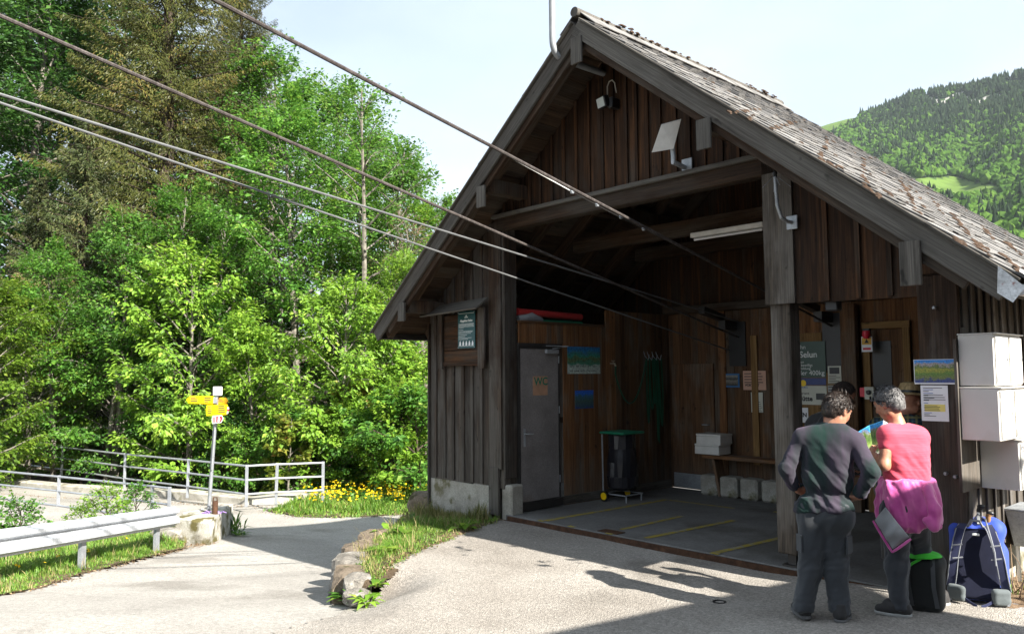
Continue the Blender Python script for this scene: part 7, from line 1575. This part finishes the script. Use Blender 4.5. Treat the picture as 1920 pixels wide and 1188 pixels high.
# broad-leaved weeds
def weed(px, py, label, n, L, zf=None, up=.7, Wr=.42, mat='lf_mid', dz=0, g='weeds at the road edges', at_=None):
    q = onroad(px, py) if at_ is None else Vector(at_); r = np.random.default_rng(int(px*7+py)); a = r.uniform(0, 6.283, n); el = r.uniform(.15, 1.0, n)*up
    D = np.stack([np.cos(a)*np.cos(el), np.sin(a)*np.cos(el), np.sin(el)], -1); P = np.tile(np.array([[0, 0, .01]]), (n, 1))+D*.02+r.normal(0, L*.18, (n, 3))*np.array([1, 1, .3]); Lf = L*r.uniform(.5, 1.2, n)
    P[:, 2] = np.abs(P[:, 2])
    S = unit(np.cross(D, np.array([0, 0, 1.]))); N = np.cross(S, D); t1 = P+D*Lf[:, None]*.55; t2 = P+D*Lf[:, None]-np.array([0, 0, 1.])*(Lf*.25)[:, None]; w = (Lf*Wr*.5)[:, None]
    VV = np.empty((n*6, 3)); VV[0::6] = P-S*w*.2; VV[1::6] = P+S*w*.2; VV[2::6] = t1+S*w; VV[3::6] = t1-S*w; VV[4::6] = t2+S*w*.15; VV[5::6] = t2-S*w*.15
    I = np.arange(n)[:, None]*6; F = np.concatenate([I+np.array([[0, 1, 2, 3]]), I+np.array([[3, 2, 4, 5]])])
    o = obj('weed', np_mesh('weed', VV, F, False, np.tile(r.random(n), 2)), m_[mat], None, Matrix.Translation((q.x, q.y, q.z+dz))); return tag(o, label, 'weed', g)
weed(640, 1118, 'leafy weed with toothed leaves under the brown kerb stone', 46, .13, mat='lf_mid', at_=onZ(644, 1122, -.22)); weed(685, 1122, 'pale dandelion rosette at the foot of the white kerb stone', 34, .16, mat='lf_lime', Wr=.3, at_=onZ(688, 1128, -.14)); weed(712, 1098, 'small dandelion rosette beside the white kerb stone', 26, .12, mat='lf_lime', at_=onZ(708, 1100, -.07)); weed(665, 1130, 'grassy weed between the kerb stones and the road', 40, .12, mat='lf_mid', Wr=.16, up=1.2, at_=onZ(665, 1130, -.19))
weed(437, 1000, 'tall grassy weed against the mossy concrete block', 60, .42, mat='lf_mid', Wr=.10, up=1.45); weed(450, 1004, 'broad-leaved weed at the right of the concrete block', 14, .22, mat='lf_mid', Wr=.35)
for k, (x, y) in enumerate([(-.75, -1.35), (-.3, -1.4), (.1, -.75), (-1.2, -.7), (.55, -2.2)]): weed(100+k, 50, ['broad dock leaves on the bank edge above the road', 'rosette of dock leaves in the middle of the bank', 'small rosette close to the forecourt edge', 'dock leaves on the bank below the footing', 'rosette low on the bank above the kerb stones'][k], 14, .2, mat='lf_lime', at_=(x, y, bankz(x, y)))
# ------------------------------------------------------------------ stones of the bank
def rock(name, label, c, d, seed, mat, rz=0, g=None):
    r = np.random.default_rng(seed); bm = bmesh.new(); bmesh.ops.create_icosphere(bm, subdivisions=3, radius=.5)
    for v in bm.verts:
        q = v.co.copy(); k = 1/max(abs(q.x), abs(q.y), abs(q.z))*.5; q = q.lerp(q*k, .62)
        nv = mnoise.noise(q*2.2+Vector((seed*3.1, 0, 0)))*.16+mnoise.noise(q*6+Vector((0, seed*1.7, 0)))*.06+mnoise.noise(q*14)*.025; q = q*(1+nv); v.co = Vector((q.x*d[0], q.y*d[1], q.z*d[2]))
    me = bpy.data.meshes.new(name); bm.to_mesh(me); bm.free()
    return tag(obj(name, me, mat, None, Matrix.Translation(c) @ Matrix.Rotation(rz, 4, 'Z')), label, 'stone', g)
rock('kerb_stone', 'tall brown kerb stone at the corner of the forecourt', (.98, -2.90, -.27), (.62, .34, .52), 1, m_['stone_brown'], -.6, 'stones edging the bank')
rock('kerb_stone', 'pale whitish kerb stone in front of the brown one', (1.30, -3.0, -.14), (.32, .26, .28), 2, m_['stone'], -.5, 'stones edging the bank')
rock('kerb_stone', 'flat grey stone half hidden by grass behind the brown stone', (.46, -2.56, -.28), (.55, .42, .52), 3, m_['stone'], -.7, 'stones edging the bank')
rock('kerb_stone', 'mossy stone under the grass tuft halfway along the bank', (-.12, -2.08, -.36), (.62, .46, .62), 4, m_['stone_brown'], -.8, 'stones edging the bank')
rock('kerb_stone', 'small pale stone low at the road below the dandelions', (1.55, -3.16, -.13), (.22, .2, .14), 5, m_['stone'], .3, 'stones edging the bank')
rock('kerb_stone', 'grey stone in the bank towards the hut footing', (-.88, -1.40, -.46), (.62, .46, .70), 6, m_['stone_brown'], -.8, 'stones edging the bank')
rock('boulder', 'dark rounded boulder behind the grass at the hut corner', (-2.25, .62, -.28), (.75, .8, .62), 7, m_['stone_brown'], .2)
rock('rubble_stone', 'pale broken stone between guard rail end and concrete block', tuple(at(312, 1002, 13.4)), (.5, .3, .22), 8, m_['stone'], .9)
# dry brushwood by the right wall
bw_ = MB(); r = np.random.default_rng(5)
for k in range(150):
    q = (r.uniform(5.66, 6.5), r.uniform(.15, 1.8), .04); a = r.uniform(0, 6.28); pts = limb_path(q, (math.cos(a), math.sin(a), r.uniform(.2, 1.6)), r.uniform(.15, .42), r, 4, .9); bw_.tube([Vector(x) for x in pts], [.006, .005, .004, .003, .002], 4, False)
tag(bw_.build('brushwood', plain('dry_twigs', (.20, .14, .085), .9), None), 'heap of dry brown twigs at the foot of the right wall', 'brushwood', kind='stuff')
p = clump(scatter([(5.7, .0), (6.4, .15), (8.5, .9), (8.5, 2.5), (5.7, 2.5)], 300, rng), 8, .05, rng); tag(grass('grass', p, np.full(len(p), .05), .06, .22, m_['grass'], rng, .006), 'patchy grass beside the right wall', 'grass', kind='stuff')
# ================================================================== mountain behind the hut
SIL = [(300, 700), (700, 690), (1000, 600), (1200, 500), (1330, 390), (1430, 300), (1520, 240), (1560, 224), (1600, 213), (1640, 206), (1700, 184), (1735, 166), (1770, 163), (1850, 150), (1920, 132), (2050, 100), (2400, 70), (3200, 60)]
def sil(px): return np.interp(px, [q[0] for q in SIL], [q[1] for q in SIL])
D0, D1 = 220., 1500.
def mount(px, d):
    """point of the hillside in the direction of column px at horizontal distance d"""
    px = np.asarray(px, float); d = np.asarray(d, float)
    k = (px-960)/CF; dx = FW.x+RT.x*k; dy = FW.y+RT.y*k; n = np.hypot(dx, dy); az = np.stack([dx/n, dy/n], -1)
    pt = sil(px); dz = (FW.z+RT.z*k-UP.z*(pt-594)/CF)/n            # tangent of the skyline elevation
    f = np.clip((d-D0)/(D1-D0), 0, 1.3); prof = np.where(f < 1, f**.62, 1-(f-1)*.6)
    bump = .02*np.sin(px*.021+d*.004)+.012*np.sin(px*.05-d*.011)
    z = d*(dz-.02)*np.clip(prof+bump*np.sin(np.pi*np.clip(f, 0, 1)), 0, 2) + .02*d*f
    return np.stack([CPOS.x+az[..., 0]*d, CPOS.y+az[..., 1]*d, z+0*d], -1)
pxs = np.linspace(500, 3000, 210); ds = np.linspace(D0-60, 1750, 90)
gx, gd = np.meshgrid(pxs, ds, indexing='ij'); MV = mount(gx, gd); MV[..., 2] = np.where(gd < D0, -3, MV[..., 2])
I = np.arange(gx.size).reshape(gx.shape); Fm = np.stack([I[:-1, :-1], I[1:, :-1], I[1:, 1:], I[:-1, 1:]], -1).reshape(-1, 4)
def pixrow(P):      # photo row of a point, for laying out the woodland by what the slope carries
    q = P-np.array(CPOS); return 594-CF*(q@np.array(UP))/(q@np.array(FW)), 960+CF*(q@np.array(RT))/(q@np.array(FW))
def cover(P):       # 0 wood, 1 meadow, 2 rock
    r, c = pixrow(P); out = np.zeros(len(P), int)
    out[(c > 1660) & (c < 1880) & (np.abs(r-(346+(c-1700)*.10)) < 19+4*np.sin(c*.05))] = 1
    out[(c < 1612) & (r < sil(c)+42-(c-1520)*.3)] = 1; out[(c > 1880) & (c < 2000) & (np.abs(r-158) < 7)] = 1
    out[(c > 1735) & (c < 1880) & (np.abs(r-(188+6*np.sin(c*.09))) < 7)] = 2; return out
fc = MV.reshape(-1, 3)[Fm].mean(1); cv = cover(fc)
mm, n, l, b = newmat('hillside'); b.inputs['Roughness'].default_value = .95; b.inputs['Specular IOR Level'].default_value = .1
a_ = n.new('ShaderNodeAttribute'); a_.attribute_name = 'tint'; r = ramp(n, [(0, (.028, .055, .014)), (.4, (.028, .055, .014)), (.5, (.075, .125, .024)), (.8, (.085, .135, .028)), (.95, (.22, .21, .20)), (1, (.26, .25, .24))]); l.new(a_.outputs['Fac'], r.inputs[0])
tc = n.new('ShaderNodeTexCoord'); nz = n.new('ShaderNodeTexNoise'); nz.inputs['Scale'].default_value = .06; nz.inputs['Detail'].default_value = 8; l.new(tc.outputs['Object'], nz.inputs['Vector'])
mr = n.new('ShaderNodeMapRange'); mr.inputs[1].default_value = .3; mr.inputs[2].default_value = .7; mr.inputs[3].default_value = .75; mr.inputs[4].default_value = 1.25; l.new(nz.outputs['Fac'], mr.inputs[0]); hs = n.new('ShaderNodeHueSaturation'); l.new(r.outputs[0], hs.inputs['Color']); l.new(mr.outputs[0], hs.inputs['Value']); l.new(hs.outputs[0], b.inputs['Base Color'])
mo_ = obj('mountain', np_mesh('mountain', MV.reshape(-1, 3), Fm, True, np.choose(cv, [0., .65, 1.])), mm); mo_['kind'] = 'structure'
# woodland on the slope: thousands of crowns that read as one mass
rng = np.random.default_rng(99); N = 19500
px = rng.uniform(1400, 2000, N); d = np.sqrt(rng.uniform(420**2, 1530**2, N)); Pm = mount(px, d); c = cover(Pm); rr_, cc_ = pixrow(Pm)
keep = (c == 0); Pm, rr_, cc_, d = Pm[keep], rr_[keep], cc_[keep], d[keep]
con = rng.random(len(Pm)) < np.clip(.12+.78*smooth01(285, 195, rr_)*smooth01(1560, 1700, cc_)+.35*(np.sin(cc_*.03+rr_*.05) > .85), 0, .96)
def crowns(sel, unitV, unitF, smin_, smax_, zs, name, mat, label):
    P = Pm[sel]; n = len(P); k = len(unitV); s = rng.uniform(smin_, smax_, n); a = rng.uniform(0, 6.28, n); jit = rng.uniform(.78, 1.22, (n, k, 1))
    U = unitV[None]*jit; U = U*s[:, None, None]; U[..., 2] *= zs*rng.uniform(.85, 1.2, n)[:, None]
    X = U[..., 0]*np.cos(a)[:, None]-U[..., 1]*np.sin(a)[:, None]; Y = U[..., 0]*np.sin(a)[:, None]+U[..., 1]*np.cos(a)[:, None]
    VV = np.stack([X, Y, U[..., 2]], -1)+P[:, None, :]; F = (np.arange(n)[:, None, None]*k+unitF[None]).reshape(-1, 3)
    t = np.repeat(np.clip(rng.normal(.5, .2, n), 0, 1), len(unitF)); c0 = VV.reshape(-1, 3).mean(0); c0[2] = 0
    o = obj(name, np_mesh(name, VV.reshape(-1, 3)-c0, F, False, t), mat, None, Matrix.Translation(c0)); return tag(o, label, 'wood', kind='stuff')
bm = bmesh.new(); bmesh.ops.create_icosphere(bm, subdivisions=2, radius=1); bm.verts.ensure_lookup_table(); uV = np.array([tuple(v.co) for v in bm.verts]); uF = np.array([[v.index for v in f.verts] for f in bm.faces]); bm.free()
uV = uV*(1+.0*uV[:, :1]); uV[:, 2] = uV[:, 2]*.9+.75
cV = []; cF = []
for (r0, z0, z1) in ((.30, .05, .5), (.24, .28, .75), (.15, .55, 1.0)):
    b0 = len(cV); cV += [(r0*math.cos(2*math.pi*k/6), r0*math.sin(2*math.pi*k/6), z0) for k in range(6)]+[(0, 0, z1)]; cF += [(b0+k, b0+(k+1) % 6, b0+6) for k in range(6)]
bm = bmesh.new(); bmesh.ops.create_icosphere(bm, subdivisions=1, radius=1); uV1 = np.array([tuple(v.co) for v in bm.verts]); uF1 = np.array([[v.index for v in f.verts] for f in bm.faces]); bm.free(); uV1[:, 2] = uV1[:, 2]*.9+.75
_fm = leafmat('far_leaves', [(0, (.024, .054, .010)), (.5, (.050, .106, .017)), (1, (.085, .148, .027))], trans=.15, objvar=0, rough=1.0, spec=0)
crowns(~con & (d > 950), uV1, uF1, 3.0, 5.4, 1.15, 'distant_deciduous_wood', _fm, 'fresh green broadleaf wood high on the mountainside')
crowns(~con & (d <= 950), uV, uF, 3.0, 5.4, 1.15, 'deciduous_wood', _fm, 'fresh green broadleaf wood covering the lower mountainside')
crowns(con, np.array(cV), np.array(cF), 9, 16, 1.0, 'conifer_wood', leafmat('far_needles', [(0, (.009, .018, .009)), (.5, (.017, .030, .014)), (1, (.028, .043, .019))], trans=0, objvar=0, rough=1.0, spec=0), 'dark conifer wood on the upper mountainside')
# ================================================================== thin summer haze in the valley air
hz = MB().box((0, 0, 440), (8300, 8300, 900)).build('haze', None); hz['kind'] = 'stuff'
hm = bpy.data.materials.new('haze_air'); hm.use_nodes = True; hn = hm.node_tree.nodes; hn.clear()
ho = hn.new('ShaderNodeOutputMaterial'); hv = hn.new('ShaderNodeVolumePrincipled'); hv.inputs['Density'].default_value = .00006; hv.inputs['Color'].default_value = (.80, .90, 1, 1); hv.inputs['Anisotropy'].default_value = .1
hm.node_tree.links.new(hv.outputs[0], ho.inputs['Volume']); hz.data.materials.clear(); hz.data.materials.append(hm)
